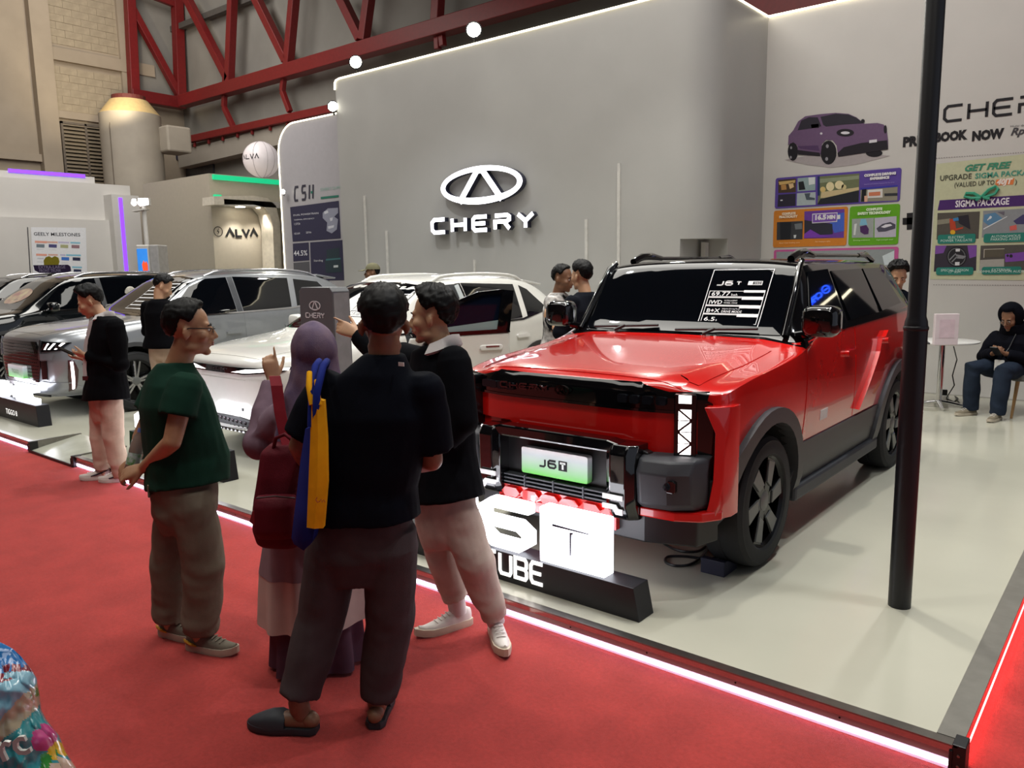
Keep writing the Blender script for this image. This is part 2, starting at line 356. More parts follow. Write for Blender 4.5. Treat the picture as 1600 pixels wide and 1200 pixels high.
# louvre
lv = empty('louvre_vent', (HX, onX(140, 250, HX).y, 0), 0, 'tall brown slatted vent high on the beige hall wall beside the round duct', 'vent')
ya, yb2 = onX(100, 250, HX).y - lv.location.y, onX(175, 250, HX).y - lv.location.y; zt2, zb3 = onX(120, 190, HX).z, onX(140, 330, HX).z
LVM = mat('louvre_metal', '#6a6055', 0.6, var=0.1); fm = MB()
for a, b, c, d in ((ya, ya + .06, zb3, zt2), (yb2 - .06, yb2, zb3, zt2), (ya, yb2, zt2 - .06, zt2), ((ya + yb2) / 2 - .03, (ya + yb2) / 2 + .03, zb3, zt2)): fm.box(0.0, 0.12, a, b, c, d)
fm.build('frame', LVM, lv); MB().box(0.0, 0.01, ya, yb2, zb3, zt2).build('backing', mat('louvre_dark', '#2a2622', 0.8), lv)
nsl = 24; sm = None
for i in range(nsl):
    z = zb3 + (zt2 - zb3) * (i + .5) / nsl
    if sm is None:
        mb = MB(); mb.add([(0.02, ya + .05, -.04), (0.11, ya + .05, -.10), (0.11, yb2 - .05, -.10), (0.02, yb2 - .05, -.04), (0.02, ya + .05, -.01), (0.11, ya + .05, -.07), (0.11, yb2 - .05, -.07), (0.02, yb2 - .05, -.01)], [(0, 1, 2, 3), (4, 7, 6, 5), (0, 4, 5, 1), (1, 5, 6, 2), (2, 6, 7, 3), (3, 7, 4, 0)])
        sm = mb.mesh('slat')
    o = mesh_obj('slat', sm, mat('louvre_slat', '#8a7d6a', 0.6) if not sm.materials else None, lv); o.location = (0, 0, z + 0.05)
# big round duct
dl = onH(215, 300, 22.6); dx, dy = dl.x, dl.y; rdu = 0.5 * 84 / FPX * 23.0
du = empty('round_duct', (dx, dy, 0), 0, 'big beige round air duct with tapered top below the red trusses', 'duct')
zk, ztop, zc = onH(215, 178, 22.6).z, onH(210, 155, 22.6).z, 1.0
FD = FR((0, 0, 0), (1, 0, 0), (0, 1, 0))
DUM = mat('duct_cloth', '#a0978a', 0.7, var=0.06, nscale=2, bump=0.15, bscale=8)
MB().lathe([(rdu, 0.0), (rdu, zk)], FD, 32).build('duct_body', DUM, du, smooth=40)
MB().lathe([(rdu, zk), (rdu * .98, zk + .02), (rdu * .62, ztop), (0.0, ztop)], FD, 32).build('duct_cone', mat('duct_top_cloth', '#b89f70', 0.7, var=0.06), du, smooth=40)
MB().lathe([(rdu * .55, ztop), (rdu * .55, ztop + .12), (0, ztop + .12)], FD, 24).build('duct_cap', mat('duct_cap_red', '#5a2320', 0.7), du)
MB().box(rdu * .4, rdu * 1.35, rdu * .6, rdu * 1.5, zk - 1.0, zk - .3).build('duct_elbow', DUM, du, bevel=.05)
MB().tube([(rdu * .4, -rdu * .93, zk - 2.0), (rdu * .42, -rdu * .93, zk - .4), (rdu * .36, -rdu * .8, zk)], .012, 5).build('seam', LVM, du)
spot('wall_washer', onH(178, 150, 20.6), onX(165, 90, HX), 110, 95, .1, (1, .85, .58))
# red roof trusses: along the left wall and along the far wall
RED = mat('truss_red_paint', '#741719', 0.45, var=0.08)
def bar(mb, a, b, w=0.16):
    a, b = V(a), V(b); d = (b - a); L = d.length; M = d.to_track_quat('Z', 'Y').to_matrix().to_4x4(); M.translation = a
    return mb.box(-w / 2, w / 2, -w / 2, w / 2, 0, L, M)
YT = HY - 0.5; XT = HX + 0.45
fx = lambda px, py: onX(px, py, XT); fy = lambda px, py: onY(px, py, YT)
tl = empty('roof_truss', fx(212, 150), 0, 'short red steel truss end above the beige round duct', 'truss')
def tbar(root, name, a, b, w):
    loc = root.location
    return bar(MB(), a - loc, b - loc, w).build(name, RED, root, bevel=.015)
c0 = fx(289, 160)
tbar(tl, 'bottom_chord', fx(206, 146), c0, .34); tbar(tl, 'post', fx(212, 150), fx(203, -40), .26); tbar(tl, 'diagonal', fx(207, 8), fx(282, 146), .2); tbar(tl, 'post', fx(284, 150), fx(277, -60), .28); tbar(tl, 'tie', fx(210, -20), fx(278, 6), .16)
tf = empty('roof_truss', fy(540, 82), 0, 'long red steel truss running above the grey booth wall', 'truss')
c0 = fy(288, 156)
tbar(tf, 'bottom_chord', c0, fy(1000, -48), .34)
tbar(tf, 'lower_rail', fy(292, 217), fy(560, 159), .2)
for a, b in (((292, -10), (360, 122)), ((400, -10), (450, 92)), ((533, -10), (566, 58)), ((360, 128), (367, -40)), ((452, 100), (464, -30)), ((570, 60), (582, -30)), ((684, 36), (690, -60))):
    tbar(tf, 'diagonal' if abs(a[0] - b[0]) > 25 else 'post', fy(*a), fy(*b), .22)
for p in ((354, 118, 352, 165), (352, 165, 367, 197), (447, 105, 443, 140), (443, 140, 455, 172), (684, 30, 686, 75), (690, 34, 694, 70)): tbar(tf, 'hanger', fy(*p[:2]), fy(*p[2:]), .13)
for px in (306, 328, 350, 373, 396, 424, 451, 478): tbar(tf, 'hanger', fy(px, 215 - (px - 292) * .215), fy(px, 230 - (px - 292) * .215), .07)
tr = empty('roof_truss', fy(1230, 5), 0, 'red steel truss chord just visible above the poster wall', 'truss')
tbar(tr, 'bottom_chord', fy(1120, 32), fy(1420, -30), .5); tbar(tr, 'hanger', fy(1238, 14), fy(1240, -10), .16)
# purlins and far-wall ledges
gp = mat('purlin_grey', '#57534f', 0.7)
fyw = lambda px, py: onY(px, py, HY - .2)
pr = empty('roof_purlin', fyw(320, 35), 0, 'dark grey sloping pipe behind the red truss', 'pipe'); bar(MB(), fyw(246, 54) - pr.location, fyw(420, -14) - pr.location, .16).build('pipe', gp, pr)
struct('trim_25', bar(MB(), fyw(292, 248), fyw(470, 205), .5), CONC); struct('trim_26', bar(MB(), fyw(292, 232), fyw(470, 192), .22), CONC)
dk = mat('dark_recess', '#2c2d33', 0.7)
win = MB().prism([(q.x, q.z) for q in (fyw(258, 222), fyw(328, 245), fyw(328, 275), fyw(258, 285))], FR((0, HY - .05, 0), (1, 0, 0)), -.05, .02); struct('window_1', win, mat('hall_window_glass', '#4b4d54', 0.25), )
struct('trim_27', bar(MB(), fyw(258, 243) + V((0, -.1, 0)), fyw(329, 246) + V((0, -.1, 0)), .14), mat('blue_steel', '#20243f', 0.5))
struct('ceiling', MB().box(-34, 14, -8, HY + 1, 13, 13.2), mat('hall_roof', '#3b3836', 0.9, var=0.15, nscale=.6))
struct('wall_near', MB().box(-34, 14, -8.3, -8, 0, 13), mat('hall_near_wall', '#4a4643', 0.9, var=.2, nscale=.5))

# neighbouring booths far left
GX = -20.6; FG = FR((GX, 0, 0), (0, 1, 0)); gx = lambda px, py, dx=0: onX(px, py, GX + dx)
gw = struct('wall_booth', MB().box(GX - .2, GX, -2, gx(172, 340).y, 0, gx(75, 338).z), WALLM)
struct('wall_booth_upper', MB().box(GX - 1.3, GX - .45, -2, gx(150, 280, -.45).y, 0, gx(150, 274, -.45).z), WALLM)
q = [gx(15, 265, -.44), gx(135, 275, -.44)]
MB().box(GX - .449, GX - .43, q[0].y, q[1].y, q[1].z - .0, q[1].z + .08).build('purple_led', mat('purple_led', '#6a3bd0', .4, var=0, emit='#5a2be0', estr=2.0), bpy.data.objects['wall_booth_upper'])
gs = struct('wall_booth_side', MB().box(GX - .4, GX + .25, gx(172, 340).y, gx(214, 340).y, 0, gx(190, 303).z), WALLM)
q = [gx(187, 306, .26), gx(196, 420, .26)]
MB().box(GX + .25, GX + .262, q[0].y, q[0].y + .09, .3, q[0].z).build('purple_led', MATS['purple_led'], gs)
struct('wall_booth_rear', MB().box(GX - 1.6, GX - .2, -2, dy - rdu - .15, 0, gx(10, 262).z - 0.15), WALLM)
AX = -15.6; FA = FR((AX, 0, 0), (0, 1, 0)); ax = lambda px, py, d=0: onX(px, py, AX + d)
ALM = mat('booth_beige_paint', '#b1a898', .5, var=.02); 
ya0 = ax(328, 268).y; za0 = ax(328, 268).z
lft = onY(225, 285, ya0)
aw = struct('wall_alva', MB().box(lft.x, AX, ya0, 14, 0, za0), ALM)
# fascia of that booth: green edge strip, arch and recessed sign wall
q0, q1 = ax(333, 271), ax(440, 283)
MB().box(AX, AX + .05, q0.y, 15, za0 - .12, za0 - .02).build('green_edge', mat('green_led', '#1e9a6c', .4, var=0, emit='#12a870', estr=.75), aw)
q2 = ax(335, 305)
MB().box(AX, AX + .06, q2.y, q2.y + .16, q2.z - .02, q2.z + .05).build('green_edge', MATS['green_led'], aw)

# ---------------------------------------------------------------- cars
GLASS = mat('tinted_glass', '#05070b', 0.03, var=0, spec=0.6, coat=0.0)
GLOSSB = mat('gloss_black', '#08080a', 0.08, var=0, coat=0.6)
TYRE = mat('tyre_rubber', '#17181a', 0.75, var=0.1, nscale=40)
RIMD = mat('rim_black', '#111214', 0.25, 0.6, var=0)
RIMG = mat('rim_grey', '#646665', 0.4, 0.3, var=0)
RIMS = mat('rim_silver', '#b3b3b6', 0.22, 0.95, var=0)
CHROME = mat('chrome', '#d8d8da', 0.07, 1.0, var=0)
ARCH = mat('arch_black', '#08090a', 0.9, var=0)
LAMPW = mat('daylight_lamp', '#ffffff', 0.3, var=0, emit='#fff4f2', estr=2.6)
INK = mat('white_sticker', '#e9e9ea', 0.5, var=0, spec=.3, emit='#ffffff', estr=0.0)
CLAD = mat('cladding_plastic', '#3a3b3e', 0.5, var=0.04, bump=.04, bscale=260)
SIDE = lambda s: FR((0, 0, 0), (0, s, 0))      # side view of a car (front = -y); s=+1 sees its +x side: a = y

def car_cage(stations, mats, upper=None, levels=3, crease=()):
    """half sections from floor centre to roof centre, mirrored and subdivided; returns evaluated mesh"""
    bm = bmesh.new(); rows = []
    for y, pts in stations:
        r = [bm.verts.new((-x, y, z)) for x, z in reversed(pts[1:-1])]
        row = [bm.verts.new((0, y, pts[0][1]))] + [bm.verts.new((x, y, z)) for x, z in pts[1:-1]] + [bm.verts.new((0, y, pts[-1][1]))] + r
        rows.append(row)
    n = len(rows[0]); k = len(stations[0][1])
    cl = bm.edges.layers.float.new('crease_edge')
    for i in range(len(rows) - 1):
        for j in range(n):
            f = bm.faces.new((rows[i][j], rows[i][(j + 1) % n], rows[i + 1][(j + 1) % n], rows[i + 1][j]))
            jj = j if j < k - 1 else n - 1 - j
            if upper and i >= upper[0] and jj >= upper[1]: f.material_index = 1
    for row in (rows[0], rows[-1]):            # caps as rows of quads
        for j in range(k - 1):
            a, b = row[j], row[j + 1]; c, d = row[(n - j - 1) % n], row[(n - j) % n]
            vs = [a, b, c, d]; u = []
            for q in vs:
                if q not in u: u.append(q)
            f = bm.faces.new(u if row is rows[0] else list(reversed(u)))
            if upper and row is rows[-1] and j >= upper[1]: f.material_index = 1
    bmesh.ops.recalc_face_normals(bm, faces=bm.faces)
    for i, j, c in crease:                     # j: section index, i: (first, last) station
        for q in range(i[0], i[1]):
            for jj in {j, (n - j) % n}:
                e = bm.edges.get((rows[q][jj], rows[q + 1][jj]))
                if e: e[cl] = c
    for i, (j0, j1), c in [x for x in crease if False]: pass
    me = bpy.data.meshes.new('car_body'); bm.to_mesh(me); bm.free()
    o = bpy.data.objects.new('tmp', me); COL.objects.link(o)
    for m in mats: me.materials.append(m)
    sm = o.modifiers.new('s', 'SUBSURF'); sm.levels = levels; sm.render_levels = levels
    dg = bpy.context.evaluated_depsgraph_get(); r = bpy.data.meshes.new_from_object(o.evaluated_get(dg)); bpy.data.objects.remove(o)
    return r
class Body:
    def __init__(s, me):
        s.me = me; s.vn = [v.normal.copy() for v in me.vertices]
        s.polys = [tuple(p.vertices) for p in me.polygons]; s.co = [v.co.copy() for v in me.vertices]
        s.bvh = BVHTree.FromPolygons(s.co, s.polys)
    def normal(s, p, fi):
        w = V((0, 0, 0))
        for i in s.polys[fi]: w += s.vn[i] / max(1e-5, (s.co[i] - p).length)
        return w.normalized()
    def panel(s, name, poly, view, m, parent, off=0.004, thick=0.02, cell=0.06, smooth=True, mirror=False, hole=None):
        """sheet of given outline laid on the body. view: 'R' (+x side, a=y), 'L', 'F' (front, a=x), 'T' (top, a=x,b=y)"""
        bm = bmesh.new(); vs = [bm.verts.new((a, b, 0)) for a, b in poly]; bm.faces.new(vs)
        xs = [a for a, b in poly]; zs = [b for a, b in poly]
        for ax, lo, hi in ((0, min(xs), max(xs)), (1, min(zs), max(zs))):
            k = max(1, int((hi - lo) / cell))
            for i in range(1, k):
                nrm = V((1, 0, 0)) if ax == 0 else V((0, 1, 0)); c = lo + (hi - lo) * i / k
                bmesh.ops.bisect_plane(bm, geom=bm.verts[:] + bm.edges[:] + bm.faces[:], plane_co=nrm * c, plane_no=nrm, dist=1e-5)
        bmesh.ops.triangulate(bm, faces=[f for f in bm.faces if len(f.verts) > 4])
        bm.verts.ensure_lookup_table(); nv = []; pos = []
        for v in bm.verts:
            a, b = v.co.x, v.co.y
            if view == 'R': o, d = V((3, a, b)), V((-1, 0, 0))
            elif view == 'L': o, d = V((-3, a, b)), V((1, 0, 0))
            elif view == 'F': o, d = V((a, -3, b)), V((0, 1, 0))
            elif view == 'B': o, d = V((a, 12, b)), V((0, -1, 0))
            else: o, d = V((a, b, 4)), V((0, 0, -1))
            h = s.bvh.ray_cast(o, d)
            if h[0] is None:
                h = s.bvh.find_nearest(o + d * 2.2)
            p, fi = h[0], h[2]; nn = s.normal(p, fi)
            if nn.dot(d) > -0.15: nn = (nn - d * 0.6).normalized()
            pos.append(p + nn * off); nv.append(nn)
        faces = [[v.index for v in f.verts] for f in bm.faces]; border = [[v.index for v in e.verts] for e in bm.edges if len(e.link_faces) == 1]
        bm.free()
        # orient faces outward
        out = []
        for f in faces:
            q = (pos[f[1]] - pos[f[0]]).cross(pos[f[2]] - pos[f[0]])
            out.append(f if q.dot(nv[f[0]]) > 0 else f[::-1])
        n0 = len(pos); loop = {}
        for e in border:
            for i in e:
                if i not in loop: loop[i] = len(pos); pos.append(pos[i] - nv[i] * (thick + off))
        sk = [(a, b, loop[b], loop[a]) for a, b in border]
        me = bpy.data.meshes.new(name); me.from_pydata(pos, [], [tuple(f) for f in out] + sk)
        bm = bmesh.new(); bm.from_mesh(me); bmesh.ops.recalc_face_normals(bm, faces=bm.faces); bm.to_mesh(me); bm.free()
        nf = len(out); me.polygons.foreach_set('use_smooth', [i < nf for i in range(len(me.polygons))])
        nl = []
        for p in me.polygons:
            for vi in p.vertices:
                nl.append(tuple(nv[vi]) if p.index < nf else tuple(p.normal))
        if smooth: me.normals_split_custom_set(nl)
        return mesh_obj(name, me, m, parent)
def cut_arches(me, wheels, r, arch_m, x0=0.45):
    o = bpy.data.objects.new('tmp', me); COL.objects.link(o); cs = []
    for y, z in wheels:
        for s in (1, -1):
            fr = FR((s * x0, y, z), (0, 1, 0)); n = 36
            c = bpy.data.objects.new('c', MB().prism([(r * math.cos(2 * PI * i / n), r * math.sin(2 * PI * i / n)) for i in range(n)], fr, -.02 if s > 0 else -.9, .9 if s > 0 else .02).mesh('c')); COL.objects.link(c)
            c.data.materials.append(arch_m); cs.append(c)
            b = o.modifiers.new('b', 'BOOLEAN'); b.object = c; b.solver = 'EXACT'; b.material_mode = 'TRANSFER'
    dg = bpy.context.evaluated_depsgraph_get(); r_ = bpy.data.meshes.new_from_object(o.evaluated_get(dg))
    bpy.data.objects.remove(o)
    for c in cs: bpy.data.objects.remove(c)
    r_.polygons.foreach_set('use_smooth', [True] * len(r_.polygons)); r_.set_sharp_from_angle(angle=math.radians(32)); return r_
def wheel(parent, x, y, r, w, s, style, rim=0.69):
    """tyre and rim; s=+1 faces +x"""
    fr = FR((x, y, r), (0, s, 0)) if s > 0 else FR((x, y, r), (0, -1, 0))
    t = MB(); R = rim * r
    t.lathe([(R, -w), (r * .93, -w), (r * .985, -w * .93), (r, -w * .8), (r, -w * .55), (r * .992, -w * .54), (r * .992, -w * .5), (r, -w * .49), (r, -w * .2), (r * .985, -w * .07), (r * .95, -.004), (r * .93, .004), (r * .9, .003), (r * .87, .007), (R * 1.06, .006), (R * 1.02, -.004), (R * .995, -.02), (R, -w)], fr, 48)
    tr = t.build('tyre', TYRE, parent, smooth=35)
    b = MB(); b.lathe([(R * 1.01, -.006), (R * .985, -.012), (R * .94, -.022), (R * .93, -.09), (R * .25, -.11), (0, -.11)], fr, 40)
    rim_o = b.build('rim', RIMD, tr, smooth=35)
    k = style[1]
    for i in range(k):
        a = 2 * PI * i / k + style[2]; c_, s_ = math.cos(a), math.sin(a); rot = lambda p: (p[0] * c_ - p[1] * s_, p[0] * s_ + p[1] * c_)
        if style[0] == 'block':               # broad slanted grey plates with black flanks
            sp = MB(); sp.prism([rot((R * q[0], R * q[1])) for q in ((.16, -.16), (.97, -.16), (.94, .28), (.20, .12))], fr, -.07, -.016); sp.build('spoke', RIMD, rim_o, bevel=.004)
            MB().prism([rot((R * q[0], R * q[1])) for q in ((.36, -.16), (.92, -.12), (.88, .24), (.42, .11))], fr, -.02, -.008).build('spoke_plate', RIMG, rim_o, bevel=.003)
        else:
            for dd in ((-.09, .09) if style[0] == 'twin' else (0,)):
                sp = MB(); sp.prism([rot((R * q[0], R * q[1])) for q in ((.14, -.05 + dd * .4), (.97, -.045 + dd * 1.5), (.97, .045 + dd * 1.5), (.14, .05 + dd * .4))], fr, -.055, -.012)
                sp.build('spoke', RIMS, rim_o, bevel=.003)
    MB().lathe([(R * .23, -.06), (R * .22, -.015), (R * .15, -.008), (0, -.008)], fr, 20).build('hub', RIMG, rim_o, smooth=40)
    return tr
def mirror_part(parent, s, x, y, z, m, w=.19, h=.15, d=.11):
    rings = []
    for t, k in ((0, .72), (.12, .92), (.45, 1.0), (.85, .97), (1.0, .8)):
        rings.append([V((x + s * (q[0] * w * (k if True else 1)), y - d / 2 + t * d, z + q[1] * h * k)) for q in rrect(-.5, -.5, .5, .5, .28, 4)])
    o = MB().loft(rings).build('mirror', m, parent, smooth=50)
    MB().tube([(x - s * w * .35, y + .02, z - h * .42), (x - s * (w * .5 + .09), y + .06, z - h * .55)], .026, 8).build('mirror_arm', GLOSSB, o)
    MB().prism([(q[0] * w * .8, q[1] * h * .8) for q in rrect(-.5, -.5, .5, .5, .28, 4)], FR((x, y + d / 2 + .001, z), (-1, 0, 0)), -.004, .002).build('mirror_glass', CHROME, o)
    return o

# --- red boxy off-roader
RED_P = mat('car_paint_red', '#c8140f', 0.22, var=0.02, coat=1.0, spec=.5)
RCX, RY0, ZS = -2.51, 3.35, 0.1
def red_car():
    root = empty('off_road_car', (RCX, RY0, ZS), 0, 'bright red boxy off-road car with black roof and spec sheet on its windscreen', 'car')
    sec = lambda zb, b, *p: [(0, zb), (b, zb)] + list(p)
    stn = [
        (.17, sec(.28, .66, (.80, .42), (.855, .82), (.845, 1.03), (.74, 1.040), (.56, 1.072), (0, 1.085))),
        (.20, sec(.28, .68, (.83, .41), (.885, .82), (.875, 1.045), (.745, 1.055), (.57, 1.09), (0, 1.10))),
        (.32, sec(.27, .70, (.86, .40), (.915, .84), (.895, 1.075), (.755, 1.085), (.59, 1.125), (0, 1.135))),
        (.80, sec(.25, .72, (.87, .36), (.925, .86), (.905, 1.115), (.77, 1.125), (.61, 1.168), (0, 1.178))),
        (1.24, sec(.25, .72, (.87, .34), (.925, .87), (.905, 1.150), (.775, 1.165), (.63, 1.203), (0, 1.212))),
        (1.40, sec(.25, .72, (.87, .33), (.925, .87), (.90, 1.185), (.765, 1.205), (.63, 1.222), (0, 1.235))),
        (1.46, sec(.25, .72, (.87, .33), (.925, .87), (.895, 1.21), (.755, 1.245), (.60, 1.262), (0, 1.275))),
        (1.73, sec(.25, .72, (.87, .33), (.925, .87), (.885, 1.245), (.725, 1.655), (.50, 1.69), (0, 1.70))),
        (1.80, sec(.25, .72, (.87, .33), (.925, .87), (.885, 1.25), (.72, 1.695), (.50, 1.725), (0, 1.735))),
        (2.4, sec(.25, .72, (.87, .33), (.925, .88), (.885, 1.265), (.70, 1.685), (.50, 1.72), (0, 1.73))),
        (3.2, sec(.25, .72, (.87, .33), (.925, .90), (.885, 1.285), (.695, 1.685), (.50, 1.72), (0, 1.73))),
        (3.85, sec(.27, .72, (.87, .36), (.925, .92), (.88, 1.315), (.685, 1.675), (.49, 1.712), (0, 1.722))),
        (4.02, sec(.30, .70, (.86, .42), (.915, .92), (.865, 1.325), (.67, 1.65), (.48, 1.69), (0, 1.70))),
        (4.10, sec(.36, .66, (.82, .46), (.875, .92), (.83, 1.33), (.65, 1.62), (.46, 1.655), (0, 1.665)))]
    cre = [((0, 13), 5, .75), ((0, 13), 4, .55), ((0, 13), 2, .4), ((0, 6), 6, .7)]
    me = car_cage(stn, [RED_P, GLOSSB, ARCH], (5, 4), 3, cre)
    for v in me.vertices:
        v.co.y += .15 * max(0, (abs(v.co.x) - .35) / .55) ** 2 * max(0, 1 - (v.co.y - .17) / .5)
    me.update(); B = Body(me)
    WY = ((.83, .372), (3.545, .372)); wr_ = .372
    me2 = cut_arches(me.copy(), WY, .455, ARCH)
    body = mesh_obj('body', me2, None, root)
    P = B.panel
    # doors, bonnet and fender sheets
    fd = [(1.36, .62), (2.36, .62), (2.36, 1.24), (1.60, 1.235), (1.40, 1.205)]
    rd = [(2.375, .62), (2.98, .62), (3.10, .84), (3.22, 1.0), (3.26, 1.265), (2.375, 1.245)]
    for v, nm in (('R', 'right'), ('L', 'left')):
        P('front_door', fd, v, RED_P, root, .003, .015); P('rear_door', rd, v, RED_P, root, .003, .015)
    P('bonnet', [(-.72, .24), (.72, .24), (.755, .8), (.75, 1.22), (.5, 1.30), (-.5, 1.30), (-.75, 1.22), (-.755, .8)], 'T', RED_P, root, .004, .02, .08)
    # greenhouse glass
    P('windscreen', [(-.715, 1.247), (.715, 1.247), (.695, 1.652), (.30, 1.668), (-.30, 1.668), (-.695, 1.652)], 'F', GLASS, root, .005, .02, .09)
    def flat_pane(name, poly, v):                # plane pane through the corners laid on the body
        s_ = 1 if v == 'R' else -1
        pts = [B.bvh.ray_cast(V((s_ * 3, a, b)), V((-s_, 0, 0)))[0] for a, b in poly]
        c_ = sum(pts, V()) / len(pts); n_ = V()
        for i in range(len(pts)): n_ += (pts[i] - c_).cross(pts[(i + 1) % len(pts)] - c_)
        n_.normalize(); n_ = n_ if n_.x * s_ > 0 else -n_
        pts = [q - n_ * (q - c_).dot(n_) for q in pts]; k = max((B.bvh.ray_cast(V((s_ * 3, a, b)), V((-s_, 0, 0)))[0] - c_).dot(n_) for a, b in [(c0 + (c1 - c0) * t, d0 + (d1 - d0) * t) for (c0, d0), (c1, d1) in zip(poly, poly[1:] + poly[:1]) for t in (0, .5)]) + .006
        m_ = len(pts); mb = MB(); mb.add([q + n_ * k for q in pts] + [q - n_ * .03 for q in pts], [tuple(range(m_)), tuple(range(2 * m_ - 1, m_ - 1, -1))] + [(i, m_ + i, m_ + (i + 1) % m_, (i + 1) % m_) for i in range(m_)]); return mb.build(name, GLASS, root)
    for v in 'RL':
        flat_pane('side_window', [(1.60, 1.280), (2.20, 1.285), (2.20, 1.64), (1.80, 1.63)], v)
        flat_pane('side_window', [(2.30, 1.295), (3.02, 1.31), (3.02, 1.635), (2.30, 1.63)], v)
        flat_pane('side_window', [(3.10, 1.315), (3.72, 1.35), (3.60, 1.635), (3.10, 1.638)], v)
        P('belt_trim', [(1.52, 1.232), (3.9, 1.285), (3.9, 1.31), (1.55, 1.262)], v, GLOSSB, root, .008, .02, .1)
    for s in (1, -1):                          # pillar gloss edge
        MB().tube([(s * .755, 1.42, 1.245), (s * .735, 1.60, 1.47), (s * .712, 1.745, 1.665), (s * .70, 1.82, 1.705)], .02, 8).build('windscreen_pillar', GLOSSB, root, smooth=60)
        rl = MB(); rl.tube([(s * .60, 1.90, 1.715), (s * .60, 2.02, 1.75), (s * .60, 2.18, 1.757), (s * .60, 2.34, 1.742)], [.026, .03, .03, .02], 8)
        rl.tube([(s * .60, 2.3, 1.742), (s * .595, 3.5, 1.742)], .014, 8); rl.tube([(s * .595, 3.4, 1.742), (s * .595, 3.6, 1.75), (s * .595, 3.82, 1.70)], [.018, .026, .02], 8)
        rl.build('roof_rail', GLOSSB, root, smooth=45)
    # front: black band with headlamps, light posts
    yf = .155; FF = FR((0, yf, 0), (1, 0, 0))
    band = [(-.76, .955), (.76, .955), (.79, .99), (.80, 1.045), (.70, 1.046), (.62, 1.048), (.47, 1.080), (-.47, 1.080), (-.62, 1.048), (-.70, 1.046), (-.80, 1.045), (-.79, .99)]
    bd = P('grille_band', band, 'F', GLOSSB, root, .02, .05, .06)
    P('band_lip', [(-.70, .944), (.70, .944), (.70, .958), (-.70, .958)], 'F', GLOSSB, bd, .028, .02, .08)
    for s in (1, -1):
        hl = MB()
        for k in range(4):
            hl.prism([(s * (.38 + k * .07) + q[0] * .028, 1.005 + q[1] * .022) for q in rrect(-1, -1, 1, 1, .4, 3)], FR((0, .15 + .03 * (k / 3) ** 2, 0), (1, 0, 0)), -.01, .012)
        hl.build('headlamp_lens', mat('lamp_lens', '#2d3138', .06, .7, var=0), bd)
    tx = MB(); word(tx, 'CHERY', FF, .052, .03, .02, .008, .02, .027, -.44, 1.0); tx.build('lettering', mat('dark_chrome', '#6c6064', .2, 1.0), bd)
    eb = MB(); emblem(eb, FF, .05, .028, .007, .02, .027, -.0, 1.016); eb.build('emblem', mat('black_chrome', '#3a3638', .2, 1.0), bd)
    P('front_panel', [(-.66, .80), (-.40, .80), (-.36, .775), (.38, .775), (.46, .745), (.50, .735), (.655, .735), (.655, .94), (-.655, .94), (-.665, .87)], 'F', RED_P, root, .012, .03, .1)
    for s in (1, -1):
        th = math.radians(22); FL_ = FR((s * .715, .200, 0), (math.cos(th), s * math.sin(th), 0)); lp = MB().prism([(-.055, .73), (.055, .73), (.055, 1.05), (-.055, 1.05)], FL_, -.10, .022).build('light_post', GLOSSB, root, bevel=.006)
        em = MB(); a0, a1 = sorted((-s * .032, s * .030)); FF = FL_
        MB().prism([(a0, 1.005), (a1, 1.005), (a1, 1.045), (a0, 1.045)], FF, .018, .027).build('daylight_strip', LAMPW, lp)
        for k in range(4):
            z0, z1 = .745 + k * .0585, .745 + (k + 1) * .0585 - .006
            g = .004
            if k % 2: tris = [[(a0, z0), (a1 - g * 2, z0), (a0, z1 - g * 2)], [(a1, z0 + g * 2), (a1, z1), (a0 + g * 2, z1)]]
            else: tris = [[(a0, z0 + g * 2), (a1 - g * 2, z1), (a0, z1)], [(a0 + g * 2, z0), (a1, z0), (a1, z1 - g * 2)]]
            for t_ in tris: em.prism(t_, FF, .018, .027)
        em.build('daylight_strip', LAMPW, lp)
        # black vent behind the light post, wrapping the corner
        P('corner_vent', [(s * .755, .50), (s * .862, .50), (s * .862, .90), (s * .815, 1.0), (s * .755, 1.03)][::s], 'F', GLOSSB, root, .014, .03, .04)
    # bumper
    bmp = MB()
    bmp.prism([(-.56, .40), (.56, .40), (.56, .745), (.48, .765), (-.48, .765), (-.56, .745)], FR((0, .16, 0), (1, 0, 0)), 0, .06)
    bump = bmp.build('bumper', BLK, root, bevel=.01)
    gb = MB(); F0 = FR((0, .03, 0), (1, 0, 0))
    gb.prism([(-.46, .735), (.46, .735), (.43, .785), (.36, .80), (-.36, .80), (-.43, .785)], FR((0, .13, 0), (1, 0, 0)), 0, .11); gb.build('bumper_top', GLOSSB, bump, bevel=.012)
    for s in (1, -1):
        tw = MB(); tw.loft([[V((s * q[0], yy, z)) for q, yy in (((.36, 0), .16), ((.36, 0), y0), ((.40, 0), y0 - .03), ((.49, 0), y0 - .03), ((.53, 0), y0 + .01), ((.53, 0), .16))] for z, y0 in ((.39, .06), (.47, .02), (.74, .02), (.785, .05))])
        t_ = tw.build('bumper_tower', GLOSSB, bump, smooth=30, bevel=.006)
        gm = MB(); F1 = FR((0, -.0155, 0), (1, 0, 0))
        for k, zz in enumerate((.505,)): gm.prism([(s * .365, zz), (s * .485, zz), (s * .485, zz + .026), (s * .365, zz + .026)][::s], F1, 0, .008)
        gm.prism([(s * .365, .455), (s * .43, .455), (s * .445, .43), (s * .485, .43), (s * .485, .46), (s * .46, .46), (s * .445, .48), (s * .365, .48)][::s], F1, 0, .008)
        gm.build('white_graphic', INK, t_)
        # side bumper blocks with fog lamp
        sb = MB(); rings = []
